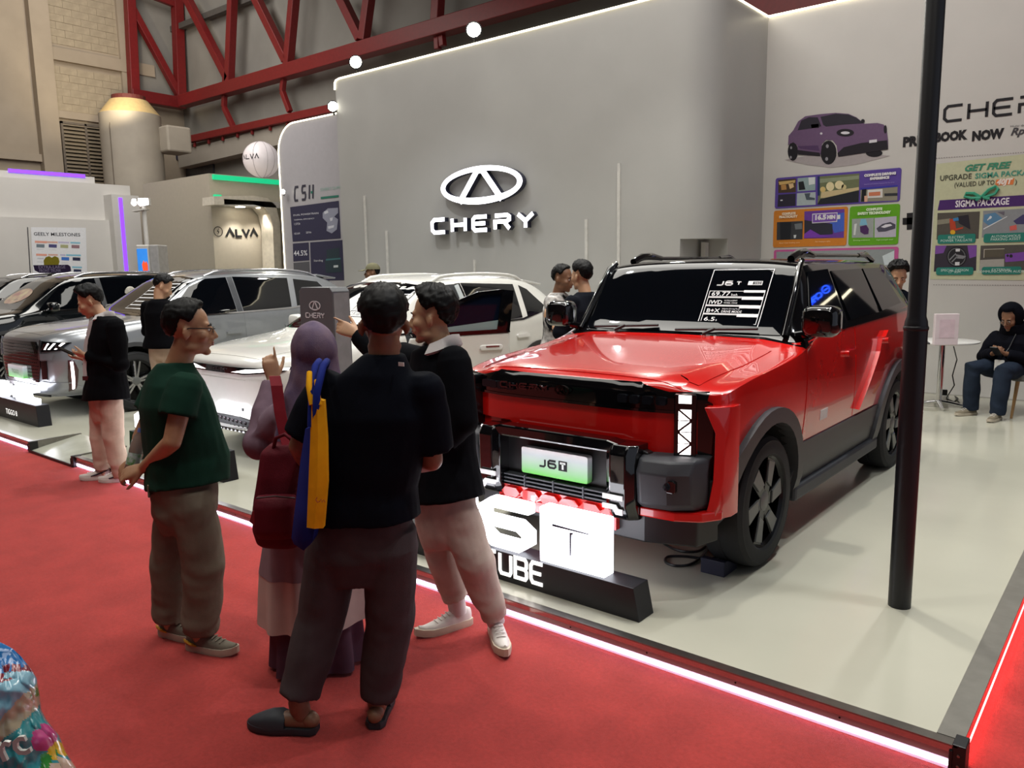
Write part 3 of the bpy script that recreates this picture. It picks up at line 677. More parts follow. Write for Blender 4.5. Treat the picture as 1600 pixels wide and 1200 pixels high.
        for z, k in ((.47, .05), (.50, .015), (.66, .0), (.72, .03), (.735, .07)):
            rings.append([V((s * x, y, z)) for x, y in ((.53, .17), (.53, .03 + k), (.56, .01 + k), (.70, .03 + k), (.80, .10 + k), (.84, .20 + k), (.82, .28), (.70, .28))])
        sbo = sb.loft(rings).build('bumper_corner', DGREY, bump, smooth=25, bevel=.012)
        fg = MB(); fg.prism([(s * .70 + q[0] * .045, .605 + q[1] * .032) for q in rrect(-1, -1, 1, 1, .3, 3)], FR((0, .05, 0), (1, 0, 0)), -.02, .012); fo = fg.build('fog_lamp', GLOSSB, sbo, bevel=.004)
        MB().lathe([(.022, .012), (.02, .017), (0, .019)], FR((s * .70, .05, .605), (1, 0, 0)), 16).build('fog_lens', mat('lamp_lens', '#2d3138'), fo, smooth=60)
        rs = MB(); rs.loft([[V((s * x, y, z)) for x, y in ((.53, .2), (.53, .07), (.72, .085), (.84, .15), (.90, .25), (.88, .34), (.6, .30))] for z in (.415, .465)])
        rs.build('red_lip', RED_P, bump, bevel=.008)
        rc = MB(); rc.loft([[V((s * x, y, z)) for x, y in ((x0, y0 + .08), (x0 + .04, y0 + .11), (.918, .32), (.918, .40), (.86, .40), (x0 - .01, y0 + .14))] for z, x0, y0 in ((.42, .835, .10), (.50, .85, .115), (.62, .865, .13), (.74, .865, .14), (.86, .862, .15), (.99, .815, .12))]); rc.build('red_corner', RED_P, root, smooth=35, bevel=.004)
    lw = MB(); lw.loft([[V((x, y, z)) for x, y in ((-.84, .34), (-.80, .18), (-.55, .09), (.55, .09), (.80, .18), (.84, .34), (.7, .5), (-.7, .5))] for z in (.27, .32, .42)]); lw.build('lower_lip', BLK, bump, bevel=.01)
    sk = MB()
    for k in range(5):
        for r_ in range(2):
            a = -.34 + k * .136 + r_ * .045
            sk.loft([[V((a + q[0] * .066, y, .355 + r_ * .055 + q[1] * .027)) for q in ((-1, 0), (-.6, 1), (.6, 1), (1, 0), (.6, -1), (-.6, -1))] for y in (.12, .045, .03)])
    sk.box(-.40, .40, .055, .14, .315, .445); sk.build('skid_plate', RED_P, bump)
    gr = MB()
    for z in (.46, .482, .504): gr.box(-.355, .355, .045, .10, z, z + .008)
    for x in (-.2, .0, .2): gr.box(x - .004, x + .004, .04, .10, .455, .52)
    gr.build('intake_bars', DGREY, bump)
    pl = MB().prism(rrect(-.225, .535, .225, .685, .012), FR((0, .055, 0), (1, 0, 0)), -.04, .006)
    plate_m = bpy.data.materials.new('plate_white_green'); plate_m.use_nodes = True; nt = plate_m.node_tree; N = nt.nodes.new; L = nt.links.new
    tc = N('ShaderNodeTexCoord'); sp = N('ShaderNodeSeparateXYZ'); cr = N('ShaderNodeValToRGB'); L(tc.outputs['Generated'], sp.inputs[0]); L(sp.outputs[2], cr.inputs[0])
    for p_, c_ in ((0.0, '#58b53c'), (.32, '#8fcf7e'), (.75, '#d3dfe0')):
        e = cr.color_ramp.elements[0] if p_ == 0 else (cr.color_ramp.elements[1] if p_ > .7 else cr.color_ramp.elements.new(p_)); e.position = p_; e.color = (*srgb(c_), 1)
    L(cr.outputs[0], nt.nodes['Principled BSDF'].inputs['Base Color']); nt.nodes['Principled BSDF'].inputs['Roughness'].default_value = .3; MATS['plate_white_green'] = plate_m
    plo = pl.build('licence_plate', plate_m, bump, bevel=.002)
    t = MB(); FP_ = FR((0, .049, 0), (1, 0, 0)); strokes(t, GL['J'], FP_, .011, 0, .0015, -.10, .59, .042, .04); strokes(t, GL['6'], FP_, .011, 0, .0015, -.035, .59, .05, .04)
    t.prism([(.035, .583), (.092, .583), (.092, .637), (.035, .637)], FP_, 0, .0015); t.build('plate_letters', flat('#15161a'), plo)
    t = MB(); strokes(t, GL['T'], FP_, .012, .001, .003, .046, .592, .036, .034); t.build('plate_letters', flat('#dfe6e2'), plo)
    # cladding
    for v, s in (('R', 1), ('L', -1)):
        for y, z in WY:
            out = []; inn = []
            for i in range(25):
                a = math.radians(-22 + 224 * i / 24); k = 1 + (.24 if y < 2 else .12) * max(0, -math.cos(a)) * max(0, 1 - abs(math.sin(a)) * 1.1)
                out.append((y + .535 * k * math.cos(a), z + .535 * math.sin(a))); inn.append((y + .452 * math.cos(a), z + .452 * math.sin(a)))
            fl = P('wheel_arch_flare', out + inn[::-1], v, CLAD, root, .035, .06, .06)
        P('sill', [(1.22, .34), (3.15, .34), (3.02, .61), (1.34, .61)], v, CLAD, root, .012, .03, .12)
        MB().box(*sorted((s * .80, s * .90)), 1.30, 3.08, .25, .345).build('side_step', DGREY, root, bevel=.02)
        P('rear_haunch', [(2.42, .66), (2.60, .66), (3.02, .95), (3.3, 1.02), (3.7, 1.0), (4.0, .90), (4.04, 1.1), (3.3, 1.14), (3.10, 1.17), (3.02, 1.13), (2.92, 1.12), (2.86, 1.03)], v, RED_P, root, .035, .06, .06)
        P('door_handle', rrect(2.12, 1.06, 2.30, 1.10, .018), v, RED_P, root, .03, .03, .06)
        P('door_handle', rrect(2.98, 1.08, 3.12, 1.12, .018), v, RED_P, root, .06, .03, .06)
        mirror_part(root, s, s * (.97 if s > 0 else .93), 1.42, 1.345, GLOSSB, .215, .19, .15)
        for (y, z), st_ in zip(WY, (0.1, .9)): wheel(root, s * .905, y, wr_, .235, s, ('block', 6, st_))
    stk = P('side_sticker', [(1.66, .70), (1.80, .70), (1.80, .765), (1.66, .765)], 'R', flat('#d8d5d2'), root, .006, .004, .1)
    # wipers
    wp = MB()
    for x0, x1 in ((-.62, -.12), (.02, .58)):
        wp.tube([(x0, 1.405, 1.262), (x1, 1.425, 1.285)], .009, 6); wp.tube([((x0 + x1) / 2 - .06, 1.36, 1.245), ((x0 + x1) / 2, 1.405, 1.278)], .012, 6)
    wp.build('wiper', BLK, root)
    # spec sheet on the windscreen
    a_, b_ = V((0, 1.478, 1.290)), V((0, 1.722, 1.648)); up = (b_ - a_).normalized(); FW = FR(a_ + V((0, 0, 0)), (1, 0, 0), up)
    def lay(mb):                                # drop the artwork onto the glass
        out = []
        for p in mb.v:
            h = B.bvh.ray_cast(V((p[0], p[1] - 2 * .8, p[2] + 0)), V((0, 1, 0))); out.append(tuple(h[0] + B.normal(h[0], h[2]) * (.009)) if h[0] else p)
        mb.v = out; return mb
    x0, x1, H = .15, .565, up.dot(b_ - a_)
    ln = MB(); z0, z1 = -.005, H
    def fr_line(mb, a0, b0, a1, b1, w): 
        for q in ((a0, b0, a1, b0 + w), (a0, b1 - w, a1, b1), (a0, b0, a0 + w, b1), (a1 - w, b0, a1, b1)):
            n = 8 if abs(q[2] - q[0]) > .1 else 1; m_ = 1 if abs(q[2] - q[0]) > .1 else 8
            for i in range(n):
                for j in range(m_): mb.quad(FW, q[0] + (q[2] - q[0]) * i / n, q[1] + (q[3] - q[1]) * j / m_, q[0] + (q[2] - q[0]) * (i + 1) / n, q[1] + (q[3] - q[1]) * (j + 1) / m_)
    fr_line(ln, x0, z0, x1, z1, .005); fr_line(ln, x0 + .018, z0 + .018, x1 - .018, z0 + .27, .004)
    for z in (.085, .15, .215):
        fr_line(ln, x0 + .018, z0 + z, x1 - .018, z0 + z + .012, .005)
        for i in range(4): ln.quad(FW, x1 - .16 + i * .0355, z0 + z - .012, x1 - .16 + (i + 1) * .0355, z0 + z + .008)
    for i in range(4): ln.quad(FW, x1 - .16 + i * .0355, z0 + .258, x1 - .16 + (i + 1) * .0355, z0 + .276)
    sh = lay(ln).build('spec_sheet', INK, root, fix=False)
    tx = MB(); strokes(tx, GL['J'], FW, .010, 0, 0, x0 + .05, z0 + .315, .045, .03); strokes(tx, GL['6'], FW, .010, 0, 0, x0 + .115, z0 + .315, .045, .03); strokes(tx, GL['T'], FW, .008, 0, 0, x0 + .19, z0 + .318, .03, .022)
    strokes(tx, [[(0, 0), (1, 0), (1, 1), (0, 1), (0, 0)]], FW, .005, 0, 0, x0 + .27, z0 + .318, .09, .026); tx.quad(FW, x0 + .27, z0 + .318, x0 + .30, z0 + .344); text_mb(tx, 'IWD', FW, .024, x0 + .307, z0 + .322)
    for s_, z, sz, wd in (('69.77', .232, .045, .13), ('IWD', .168, .042, .09), ('B+X', .103, .042, .09), ('6.5', .038, .042, .075)):
        text_mb(tx, s_, FW, sz, x0 + .035, z0 + z, width=wd, bold=.0012)
    text_mb(tx, 'kwh', FW, .026, x0 + .175, z0 + .232); text_mb(tx, 's', FW, .026, x0 + .12, z0 + .038); text_mb(tx, 'INTELLIGENT', FW, .015, x0 + .14, z0 + .19); text_mb(tx, 'WHEEL DRIVE', FW, .015, x0 + .14, z0 + .172); text_mb(tx, 'DRIVE MODE', FW, .024, x0 + .14, z0 + .103, bold=.0006); text_mb(tx, 'Adaptive Driving Mode', FW, .013, x0 + .14, z0 + .128)
    lay(tx).build('spec_lettering', INK, sh, fix=False)['kind'] = 'stuff'
    # interior mirror seen as a faint block behind the glass is part of the tint
    MB().box(-.09, .09, 1.70, 1.74, 1.585, 1.615).build('camera_pod', GLOSSB, root, bevel=.008)
    MB().prism([(-.5, 1.3), (.5, 1.3), (.5, 1.64), (-.5, 1.64)], FR((0, 4.12, 0), (1, 0, 0)), -.01, .02).build('rear_window', GLASS, root)
    MB().lathe([(.36, -.02), (.36, -.16), (.3, -.2), (0, -.2)], FR((0, 4.06, .95), (1, 0, 0)), 32).build('spare_wheel_cover', GLOSSB, root, smooth=40)
    return root
red = red_car()

# --- smoother family cars
def suv_mesh(paint, k=1.0, nose=0.0, zh=0.0, hz=0.0, L=4.55):
    """k: length scale behind the bonnet, nose: how upright the front is, zh: roof raise, hz: bonnet raise"""
    s = lambda zb, b, *p: [(0, zb), (b, zb)] + list(p)
    h = hz; u = nose
    st = [
        (0.0, s(.30, .50, (.60 + .14 * u, .36), (.66 + .12 * u, .62), (.62 + .14 * u, .83 + h), (.46 + .12 * u, .875 + h), (.28, .885 + h), (0, .89 + h))),
        (.09, s(.26, .58, (.72 + .08 * u, .35), (.78 + .06 * u, .64), (.75 + .07 * u, .88 + h), (.58 + .08 * u, .93 + h), (.36, .945 + h), (0, .95 + h))),
        (.30, s(.23, .66, (.83 + .03 * u, .34), (.87 + .02 * u, .67), (.845 + .02 * u, .935 + h), (.70, .985 + h), (.42, 1.0 + h), (0, 1.005 + h))),
        (.90, s(.22, .70, (.87, .33), (.925, .70), (.895, .985 + h), (.75, 1.035 + h), (.45, 1.06 + h), (0, 1.065 + h))),
        (1.12, s(.22, .70, (.87, .33), (.925, .72), (.90, 1.015 + h), (.765, 1.065 + h), (.47, 1.085 + h), (0, 1.09 + h))),
        (1.24, s(.22, .70, (.87, .32), (.925, .73), (.90, 1.03 + h), (.765, 1.085 + h), (.48, 1.105 + h), (0, 1.11 + h))),
        (1.56, s(.22, .70, (.87, .32), (.925, .74), (.895, 1.05 + h), (.71, 1.275 + zh * .5), (.47, 1.31 + zh * .5), (0, 1.325 + zh * .5))),
        (1.90, s(.22, .70, (.87, .32), (.925, .745), (.89, 1.06 + h), (.645, 1.475 + zh), (.45, 1.53 + zh), (0, 1.55 + zh))),
        (2.20, s(.22, .70, (.87, .32), (.925, .75), (.89, 1.065 + h), (.632, 1.535 + zh), (.44, 1.595 + zh), (0, 1.61 + zh))),
        (2.9 * k, s(.22, .70, (.87, .32), (.925, .755), (.89, 1.075 + h), (.628, 1.555 + zh), (.43, 1.615 + zh), (0, 1.63 + zh))),
        (3.5 * k, s(.22, .70, (.87, .33), (.925, .77), (.885, 1.11 + h), (.62, 1.535 + zh), (.42, 1.595 + zh), (0, 1.61 + zh))),
        (L - .55, s(.24, .68, (.86, .36), (.915, .80), (.865, 1.16 + h), (.60, 1.46 + zh), (.41, 1.545 + zh), (0, 1.565 + zh))),
        (L - .22, s(.28, .64, (.82, .40), (.88, .82), (.82, 1.14 + h), (.60, 1.27 + zh * .6), (.40, 1.34 + zh * .6), (0, 1.36 + zh * .6))),
        (L - .02, s(.34, .56, (.72, .45), (.80, .80), (.76, 1.04 + h), (.58, 1.10 + h), (.38, 1.12 + h), (0, 1.13 + h)))]
    cre = [((4, 12), 4, .45), ((5, 12), 5, .45), ((0, 4), 5, .35), ((1, 12), 3, .25)]
    return car_cage(st, [paint, GLOSSB, ARCH], None, 3, cre)
def suv(name, cx, y0, paint, label, kind):
    root = empty(name, (cx, y0, ZS), 0, label, 'car')
    white = kind == 'white'
    a = dict(k=1.0, nose=.0, zh=.01, hz=0.0, L=4.45) if white else dict(k=1.03, nose=.2, zh=.10, hz=.055, L=4.75)
    h, zh, L = a['hz'], a['zh'], a['L']
    me = suv_mesh(paint, **a); B = Body(me); P = B.panel
    WY = ((.92, .36), (3.58, .36)) if white else ((.97, .37), (3.76, .37))
    body = mesh_obj('body', cut_arches(me.copy(), WY, .435, ARCH), None, root)
    z = lambda v: v + h; zr = lambda v: v + zh
    # glass
    P('windscreen', [(-.755, z(1.095)), (.755, z(1.095)), (.615, zr(1.50)), (.3, zr(1.54)), (-.3, zr(1.54)), (-.615, zr(1.50))], 'F', GLASS, root, .005, .02, .09)
    fw_ = [(1.46, z(1.08)), (2.42, z(1.09)), (2.42, zr(1.515)), (2.12, zr(1.50)), (1.86, zr(1.40))]
    rw_ = [(2.52, z(1.09)), (3.30, z(1.12)), (3.40, zr(1.485)), (2.52, zr(1.52))]
    qw_ = [(3.40, z(1.13)), (L - .62, z(1.21)), (L - .82, zr(1.42)), (3.50, zr(1.47))]
    trim = CHROME if not white else GLOSSB
    for v in 'RL':
        if not (white and v == 'R'): P('side_window', fw_, v, GLASS, root, .004, .015, .07)
        P('side_window', rw_, v, GLASS, root, .004, .015, .07); P('side_window', qw_, v, GLASS, root, .004, .015, .07)
        P('pillar_trim', [(2.43, z(1.09)), (2.51, z(1.09)), (2.51, zr(1.52)), (2.43, zr(1.515))], v, DGREY if not white else GLOSSB, root, .003, .012, .1)
        P('window_trim', [(1.40, z(1.055)), (3.3, z(1.092)), (L - .58, z(1.195)), (L - .6, z(1.215)), (3.3, z(1.112)), (1.42, z(1.07))], v, trim, root, .008, .01, .08)
        fd = [(1.46, .42), (2.50, .42), (2.50, z(1.065)), (1.54, z(1.045))]; rd = [(2.515, .42), (3.05, .42), (3.2, .72), (3.42, .90), (3.44, z(1.10)), (2.515, z(1.07))]
        if not (white and v == 'R'):
            P('front_door', fd, v, paint, root, .003, .015); P('door_handle', rrect(2.22, .86, 2.44, .90, .018), v, paint if not white else WHITEP, root, .028, .03, .05)
        P('rear_door', rd, v, paint, root, .003, .015); P('door_handle', rrect(3.14, .90, 3.36, .94, .018), v, paint if not white else WHITEP, root, .028, .03, .05)
        for y, zz in WY:
            out = []; inn = []
            for i in range(25):
                q = math.radians(-18 + 216 * i / 24); out.append((y + .485 * math.cos(q), zz + .485 * math.sin(q))); inn.append((y + .433 * math.cos(q), zz + .433 * math.sin(q)))
            P('wheel_arch_trim', out + inn[::-1], v, GLOSSB if white else CLAD, root, .012, .05, .06)
        P('sill', [(1.38, .25), (3.12, .25), (3.12, .40), (1.38, .40)], v, GLOSSB if white else CLAD, root, .008, .03, .12)
    for s in (1, -1):
        xr = .545
        rl = MB(); pts = []
        for t in range(13):
            y = 2.15 + (L - .75 - 2.15) * t / 12; hit = B.bvh.ray_cast(V((s * xr, y, 4)), V((0, 0, -1)))[0]
            pts.append(hit + V((0, 0, .05 * math.sin(PI * min(1, t / 1.6) / 2) * math.sin(PI * min(1, (12 - t) / 1.6) / 2) - .01)))
        rl.tube(pts, .02, 8); rl.build('roof_rail', (paint if white else RIMS), root, smooth=60)
        mirror_part(root, s, s * 1.03, 1.60, z(1.13), paint, .22, .15, .13) if not (white and s > 0) else None
        for (y, zz), st_ in zip(WY, (.2, .7)): wheel(root, s * .905, y, zz, .225, s, ('twin' if not white else 'plain', 5 if not white else 7, st_))
    P('bonnet', [(-.50, .10), (.50, .10), (.74, .55), (.755, 1.08), (.55, 1.19), (-.55, 1.19), (-.755, 1.08), (-.74, .55)], 'T', paint, root, .003, .015, .09)
    MB().prism([(-.60, .30), (.60, .30), (.60, zr(1.30)), (-.60, zr(1.30))], FR((0, L - .3, 0), (1, 0, 0)), -.1, 0).build('tailgate', paint, root)
    MB().loft([[V((x, y, zr(zz))) for y, zz in ((L - .78, 1.505), (L - .40, 1.455), (L - .38, 1.475), (L - .75, 1.535))] for x in (-.56, -.3, 0, .3, .56)]).build('roof_spoiler', paint, root, bevel=.006)
    FF = FR((0, 0, 0), (1, 0, 0))
    if white:
        bar = P('light_bar', [(-.76, .835), (-.4, .80), (.4, .80), (.76, .835), (.80, .87), (.4, .86), (-.4, .86), (-.80, .87)], 'F', GLOSSB, root, .012, .03, .06)
        for s in (1, -1): P('daylight_strip', [(s * .22, .815), (s * .42, .815), (s * .78, .848), (s * .78, .864), (s * .42, .846)][::s], 'F', LAMPW, bar, .02, .012, .06)
        lt = MB(); word(lt, 'CHERY', FR((0, -.02, 0), (1, 0, 0)), .035, .02, .016, .006, 0, .004, -.12, .822); lt.build('lettering', mat('dark_chrome', '#8c8488', .2, 1.0), bar)
        P('bumper_fascia', [(-.72, .43), (.72, .43), (.74, .775), (.4, .75), (-.4, .75), (-.74, .775)], 'F', paint, root, .006, .02, .08)
        gr = P('lower_grille', [(-.66, .27), (.66, .27), (.60, .38), (.3, .415), (-.3, .415), (-.60, .38)], 'F', BLK, root, .012, .03, .06)
        for i in range(19):
            x = -.56 + i * .0622; b = .285; t_ = .37 + .03 * (1 - abs(x) / .56)
            P('grille_slat', [(x - .012, b), (x + .012, b), (x + .012, t_), (x - .012, t_)], 'F', mat('dark_chrome', '#8c8488', .2, 1.0), gr, .022, .012, .2)
        P('lip_trim', [(-.68, .255), (.68, .255), (.66, .272), (-.66, .272)], 'F', RIMS, root, .02, .02, .08)
        P('lower_lip', [(-.62, .16), (.62, .16), (.70, .25), (-.70, .25)], 'F', BLK, root, .01, .02, .08)
        for x in (-.30, .34, .60): P('tow_cover', rrect(x - .013, .475, x + .013, .50, .006), 'F', BLK, root, .01, .006, .1)
        # open front door with its dark frame, and the open doorway behind it
        P('doorway', [(1.50, .44), (2.46, .44), (2.46, zr(1.51)), (2.12, zr(1.50)), (1.46, z(1.06))], 'R', mat('cabin_dark', '#191b1f', .7), root, .006, .015, .08)
        P('door_seal', [(2.40, .44), (2.47, .44), (2.47, zr(1.505)), (2.40, zr(1.49))], 'R', mat('cabin_grey', '#aeb4b5', .5), root, .012, .015, .1)
        dr = MB(); th = math.radians(33); hx, hy = .905, 1.44
        prof = [(0, .42), (1.03, .42), (1.06, .7), (1.06, 1.045), (0.05, 1.025), (0, .9)]
        FD_ = FR((hx, hy, 0), (math.sin(th), math.cos(th), 0))
        d = MB().prism(prof, FD_, -.09, .0).build('front_door', paint, root, bevel=.015)
        fr_ = [(.06, 1.03), (1.06, 1.05), (1.11, 1.46), (.98, 1.475), (.74, 1.455), (.52, 1.375)]; inn = [(.22, 1.065), (.93, 1.08), (.985, 1.43), (.80, 1.425), (.56, 1.345)]
        k = MB()
        for p0, p1, i0, i1 in ((fr_[0], fr_[1], inn[0], inn[1]), (fr_[1], fr_[2], inn[1], inn[2]), (fr_[2], fr_[3], inn[2], inn[2]), (fr_[3], fr_[4], inn[2], inn[3]), (fr_[4], fr_[5], inn[3], inn[4]), (fr_[5], fr_[0], inn[4], inn[0])):
            pl = [p0, p1, i1] if i0 == i1 else [p0, p1, i1, i0]
            k.prism(pl, FD_, -.06, -.01)
        k.build('window_frame', GLOSSB, d)
        MB().prism(inn, FD_, -.04, -.03).build('door_glass', mat('tinted_glass_blue', '#0a1220', .06, var=0, spec=.2), d)
        MB().prism([(.22, 1.065), (.93, 1.08), (.945, 1.17), (.255, 1.10)], FD_, -.028, -.022).build('window_strip', mat('clear_glass_edge', '#7f9394', .1, var=.02), d)
        MB().prism([(.10, 1.026), (1.06, 1.046), (1.06, 1.062), (.10, 1.042)], FD_, -.02, .006).build('belt_trim', GLOSSB, d)
        MB().prism(rrect(.74, .875, .98, .93, .026), FD_, 0, .022).build('door_handle', WHITEP, d, bevel=.008)
        MB().prism(rrect(.80, .905, .94, .922, .006), FD_, .02, .026).build('handle_grip', mat('grip_chrome', '#9b9d9e', .2, .9), d)
        mirror_part(root, 1, 1.07, 1.58, z(1.14), paint, .22, .15, .13)
    else:
        gr = P('grille', [(-.50, .44), (.50, .44), (.585, .62), (.585, .86), (.52, .915), (-.52, .915), (-.585, .86), (-.585, .62)], 'F', GLOSSB, root, .012, .03, .08)
        stud = None; sb = MB(); nst = 0
        for r_ in range(11):
            for c in range(-10, 11):
                x = (c + (r_ % 2) * .5) * .052; zz = .47 + r_ * .040
                if abs(x) < .53 and zz < .89:
                    hit = B.bvh.ray_cast(V((x, -3, zz)), V((0, 1, 0)))
                    if hit[0]:
                        p = hit[0] + B.normal(hit[0], hit[2]) * .016; w = .0075
                        sb.add([p + V((-w * 1.5, 0, 0)), p + V((0, 0, -w * .8)), p + V((w * 1.5, 0, 0)), p + V((0, 0, w * .8)), p + V((0, -.012, 0))], [(0, 1, 4), (1, 2, 4), (2, 3, 4), (3, 0, 4)])
        so = sb.build('grille_stud', CHROME, gr, fix=True); so['kind'] = 'stuff'
        if kind != 'white' and kind == 'grey':
            for s in (1, -1):
                q = lambda *p: [(s * x, zz) for x, zz in p][::s]
                hl = P('headlamp', q((.61, .80), (.80, .815), (.82, .90), (.61, .925)), 'F', GLOSSB, root, .014, .03, .05)
                for i in range(4):
                    x = .64 + i * .042
                    P('lamp_chevron', q((x, .83), (x + .012, .83), (x + .035, .895), (x + .023, .895)), 'F', LAMPW if i else CHROME, hl, .022, .01, .05)
                P('lamp_divider', q((.582, .72), (.612, .70), (.615, .93), (.59, .93)), 'F', RIMS, root, .024, .03, .08)
                P('lamp_shelf', q((.612, .705), (.76, .715), (.77, .785), (.612, .785)), 'F', paint, root, .024, .03, .06)
                P('side_intake', q((.59, .48), (.68, .48), (.70, .60), (.70, .70), (.60, .69)), 'F', GLOSSB, root, .010, .03, .06)
                vw = 'R' if s > 0 else 'L'
                ve = P('side_lamp', [(.235, .33), (.31, .36), (.325, .58), (.285, .70), (.225, .70), (.215, .5)], vw, mat('lamp_red_black', '#3a0d14', .12, coat=.5), root, .014, .03, .05)
                P('daylight_strip', [(.265, .36), (.288, .365), (.282, .52), (.272, .68), (.245, .68), (.252, .5)], vw, LAMPW, ve, .022, .01, .06)
            P('front_apron', [(-.80, .26), (.80, .26), (.80, .44), (.58, .46), (.48, .405), (-.48, .405), (-.58, .46), (-.80, .44)], 'F', paint, root, .016, .03, .07)
            P('lower_intake', [(-.50, .27), (.50, .27), (.46, .36), (-.46, .36)], 'F', BLK, root, .024, .03, .08)
            pl = MB().prism(rrect(-.235, .47, .235, .62, .01), FR((0, -.05, 0), (1, 0, 0)), -.05, .006).build('licence_plate', MATS['plate_white_green'], root)
            t = MB(); text_mb(t, 'TIGGO', FR((0, -.058, 0), (1, 0, 0)), .07, 0, .52, .0, 'CENTER'); t.build('plate_letters', flat('#5b8a52'), pl)
        if kind == 'dark':
            ln = MB(); n = 24; ln.add([(-.05 + .40 * math.cos(2 * PI * i / n), 0, 1.285 + h + .12 * math.sin(2 * PI * i / n)) for i in range(n)], [tuple(range(n))])
    if kind != 'dark':
        ln = MB(); xs = .06 if white else -.02; nl = 6 if white else 7
        for i in range(nl + 1):
            z0 = 1.165 + h + i * (.052 if white else .044)
            for xx in range(8): ln.add([(xs + xx * .07, 0, z0), (xs + .07 + xx * .07, 0, z0), (xs + .07 + xx * .07, 0, z0 + (.010 if not white else .006)), (xs + xx * .07, 0, z0 + (.010 if not white else .006))], [(0, 1, 2, 3)])
        for xx in (xs, xs + .553):
            for j in range(6): zz0, zz1 = 1.165 + h + j * .052, 1.165 + h + (j + 1) * .052; ln.add([(xx, 0, zz0), (xx + .007, 0, zz0), (xx + .007, 0, zz1), (xx, 0, zz1)], [(0, 1, 2, 3)])
        if white:
            F_ = FR((0, 0, 0), (1, 0, 0))
            for i, s_ in enumerate(('TIGGO', '1.5T', '279 Nm', 'SHS')): text_mb(ln, s_, F_, .042, xs + .04, 1.18 + h + (3 - i) * .052)
    out = []
    for p in ln.v:
        hit = B.bvh.ray_cast(V((p[0], -3, p[2])), V((0, 1, 0))); out.append(hit[0] + B.normal(hit[0], hit[2]) * .01)
    ln.v = [tuple(p) for p in out]
    ln.build('windscreen_sticker', INK if kind != 'dark' else mat('pastel_sticker', '#cfc3a4', .5, var=.3, nscale=7, col2='#b08a86'), root, fix=False)
    if kind == 'dark':
        if True:
            for i, y in enumerate((2.2, 2.95)):
                fc = MB(); fc.ell((0, 0, 0), (.012, .10, .115), nu=14, nv=8); o = fc.build('window_sticker', mat('cream_sticker', '#c9c4bb', .5, var=.2, nscale=14), root, smooth=60)
                hit = B.bvh.ray_cast(V((3, y, 1.30 + h)), V((-1, 0, 0)))[0]; o.location = hit
    return root
WHITE_P = mat('car_paint_white', '#d6d5cf', 0.25, var=0.01, coat=0.8)
GREY_P = mat('car_paint_grey', '#8a8d91', 0.28, .45, var=0.02, coat=1.0)
DARK_P = mat('car_paint_black', '#0a1014', 0.15, 0.2, var=0.02, coat=1.0)
white_suv = suv('family_car', -6.50, 3.75, WHITE_P, 'white family car with its front door open, behind the woman in the headscarf', 'white')
grey_suv = suv('family_car', -10.60, 3.52, GREY_P, 'silver grey family car with a studded black grille and white green plate', 'grey')
dark_suv = suv('family_car', -14.45, 3.40, DARK_P, 'black family car with a round pastel sticker on its windscreen, left of the grey car', 'dark')

def copy_tree(o, parent=None):
    c = o.copy(); COL.objects.link(c); c.parent = parent
    for ch in o.children: copy_tree(ch, c)
    return c
far_car = copy_tree(dark_suv); far_car.location = (-18.2, 3.9, ZS); far_car['label'] = 'black car cut off by the left edge of the picture, farthest left of the row'

# ---------------------------------------------------------------- booths, signs, printed walls
DARKSIDE = mat('letter_side_navy', '#1d1f33', .4); FACE = mat('letter_face_lit', '#ffffff', .4, var=0, emit='#f4f2ff', estr=2.2); SIGNLIT = mat('sign_face_lit', '#ffffff', .4, var=0, emit='#f4f5ff', estr=3.0)
def wall_thing(name, fr, label, cat, group=None): return empty(name, (0, 0, 0), 0, label, cat, group)
FC = FR((0, YC, 0), (1, 0, 0))
lg = empty('wall_emblem', (-8.17, YC, 3.04), 0, 'lit white oval emblem with an inner peak on the grey booth wall', 'emblem'); L0 = FR((0, 0, 0), (1, 0, 0))
m = MB(); emblem(m, L0, .83, .285, .075, .03, .125); m.build('emblem_body', DARKSIDE, lg, smooth=40)
m = MB(); emblem(m, L0, .83, .285, .075, .1255, .132); m.build('emblem_face', FACE, lg)
x = -9.25
for i, ch in enumerate('CHERY'):
    o = empty('wall_letter', (x + i * .447, YC, 2.335 + 0 * i), 0, 'lit white wall letter %s below the oval emblem' % ch + (', first of the word' if i == 0 else ''), 'letter', 'letters of the name on the grey wall')
    m = MB(); strokes(m, GL[ch], L0, .062, .03, .125, .03, .03, .28, .20); m.build('letter_body', DARKSIDE, o)
    m = MB(); strokes(m, GL[ch], L0, .062, .1255, .131, .03, .03, .28, .20); m.build('letter_face', FACE, o)
def flood(px, py, d, k, label):
    p = at(px, py, d); o = empty('flood_lamp', p, 0, label, 'lamp'); t = (CAM + V((0, 0, -.6)) - p).normalized()
    u = t.cross(V((0, 0, 1))).normalized() * -1; f = FR((0, 0, 0), u, u.cross(t) * -1 if False else t.cross(u) * 1); 
    M = FR((0, 0, 0), (-t).orthogonal(), (-t).orthogonal().cross(t)); 
    f = FR((0, 0, 0), RH, V((0, 0, 1)))
    m = MB(); m.lathe([(0, -.12 * k), (.07 * k, -.12 * k), (.115 * k, -.02 * k), (.12 * k, .02 * k), (.10 * k, .022 * k)], f, 20); m.build('lamp_housing', BLKM, o, smooth=40)
    MB().lathe([(.105 * k, .015 * k), (.09 * k, .024 * k), (0, .03 * k)], f, 20).build('lamp_glass', mat('flood_light_glass', '#ffffff', .3, var=0, emit='#fffbe6', estr=14), o, smooth=60)
    MB().tube([(0, 0, -.02), f.p(0, -.16 * k, -.06)], .02 * k, 6).build('lamp_bracket', BLKM, o)
    spot('flood_beam', p + f.n * .2, V((p.x + 2.5, 3.0, 0)), 60 * k, 120, .1, (1, .98, .9))
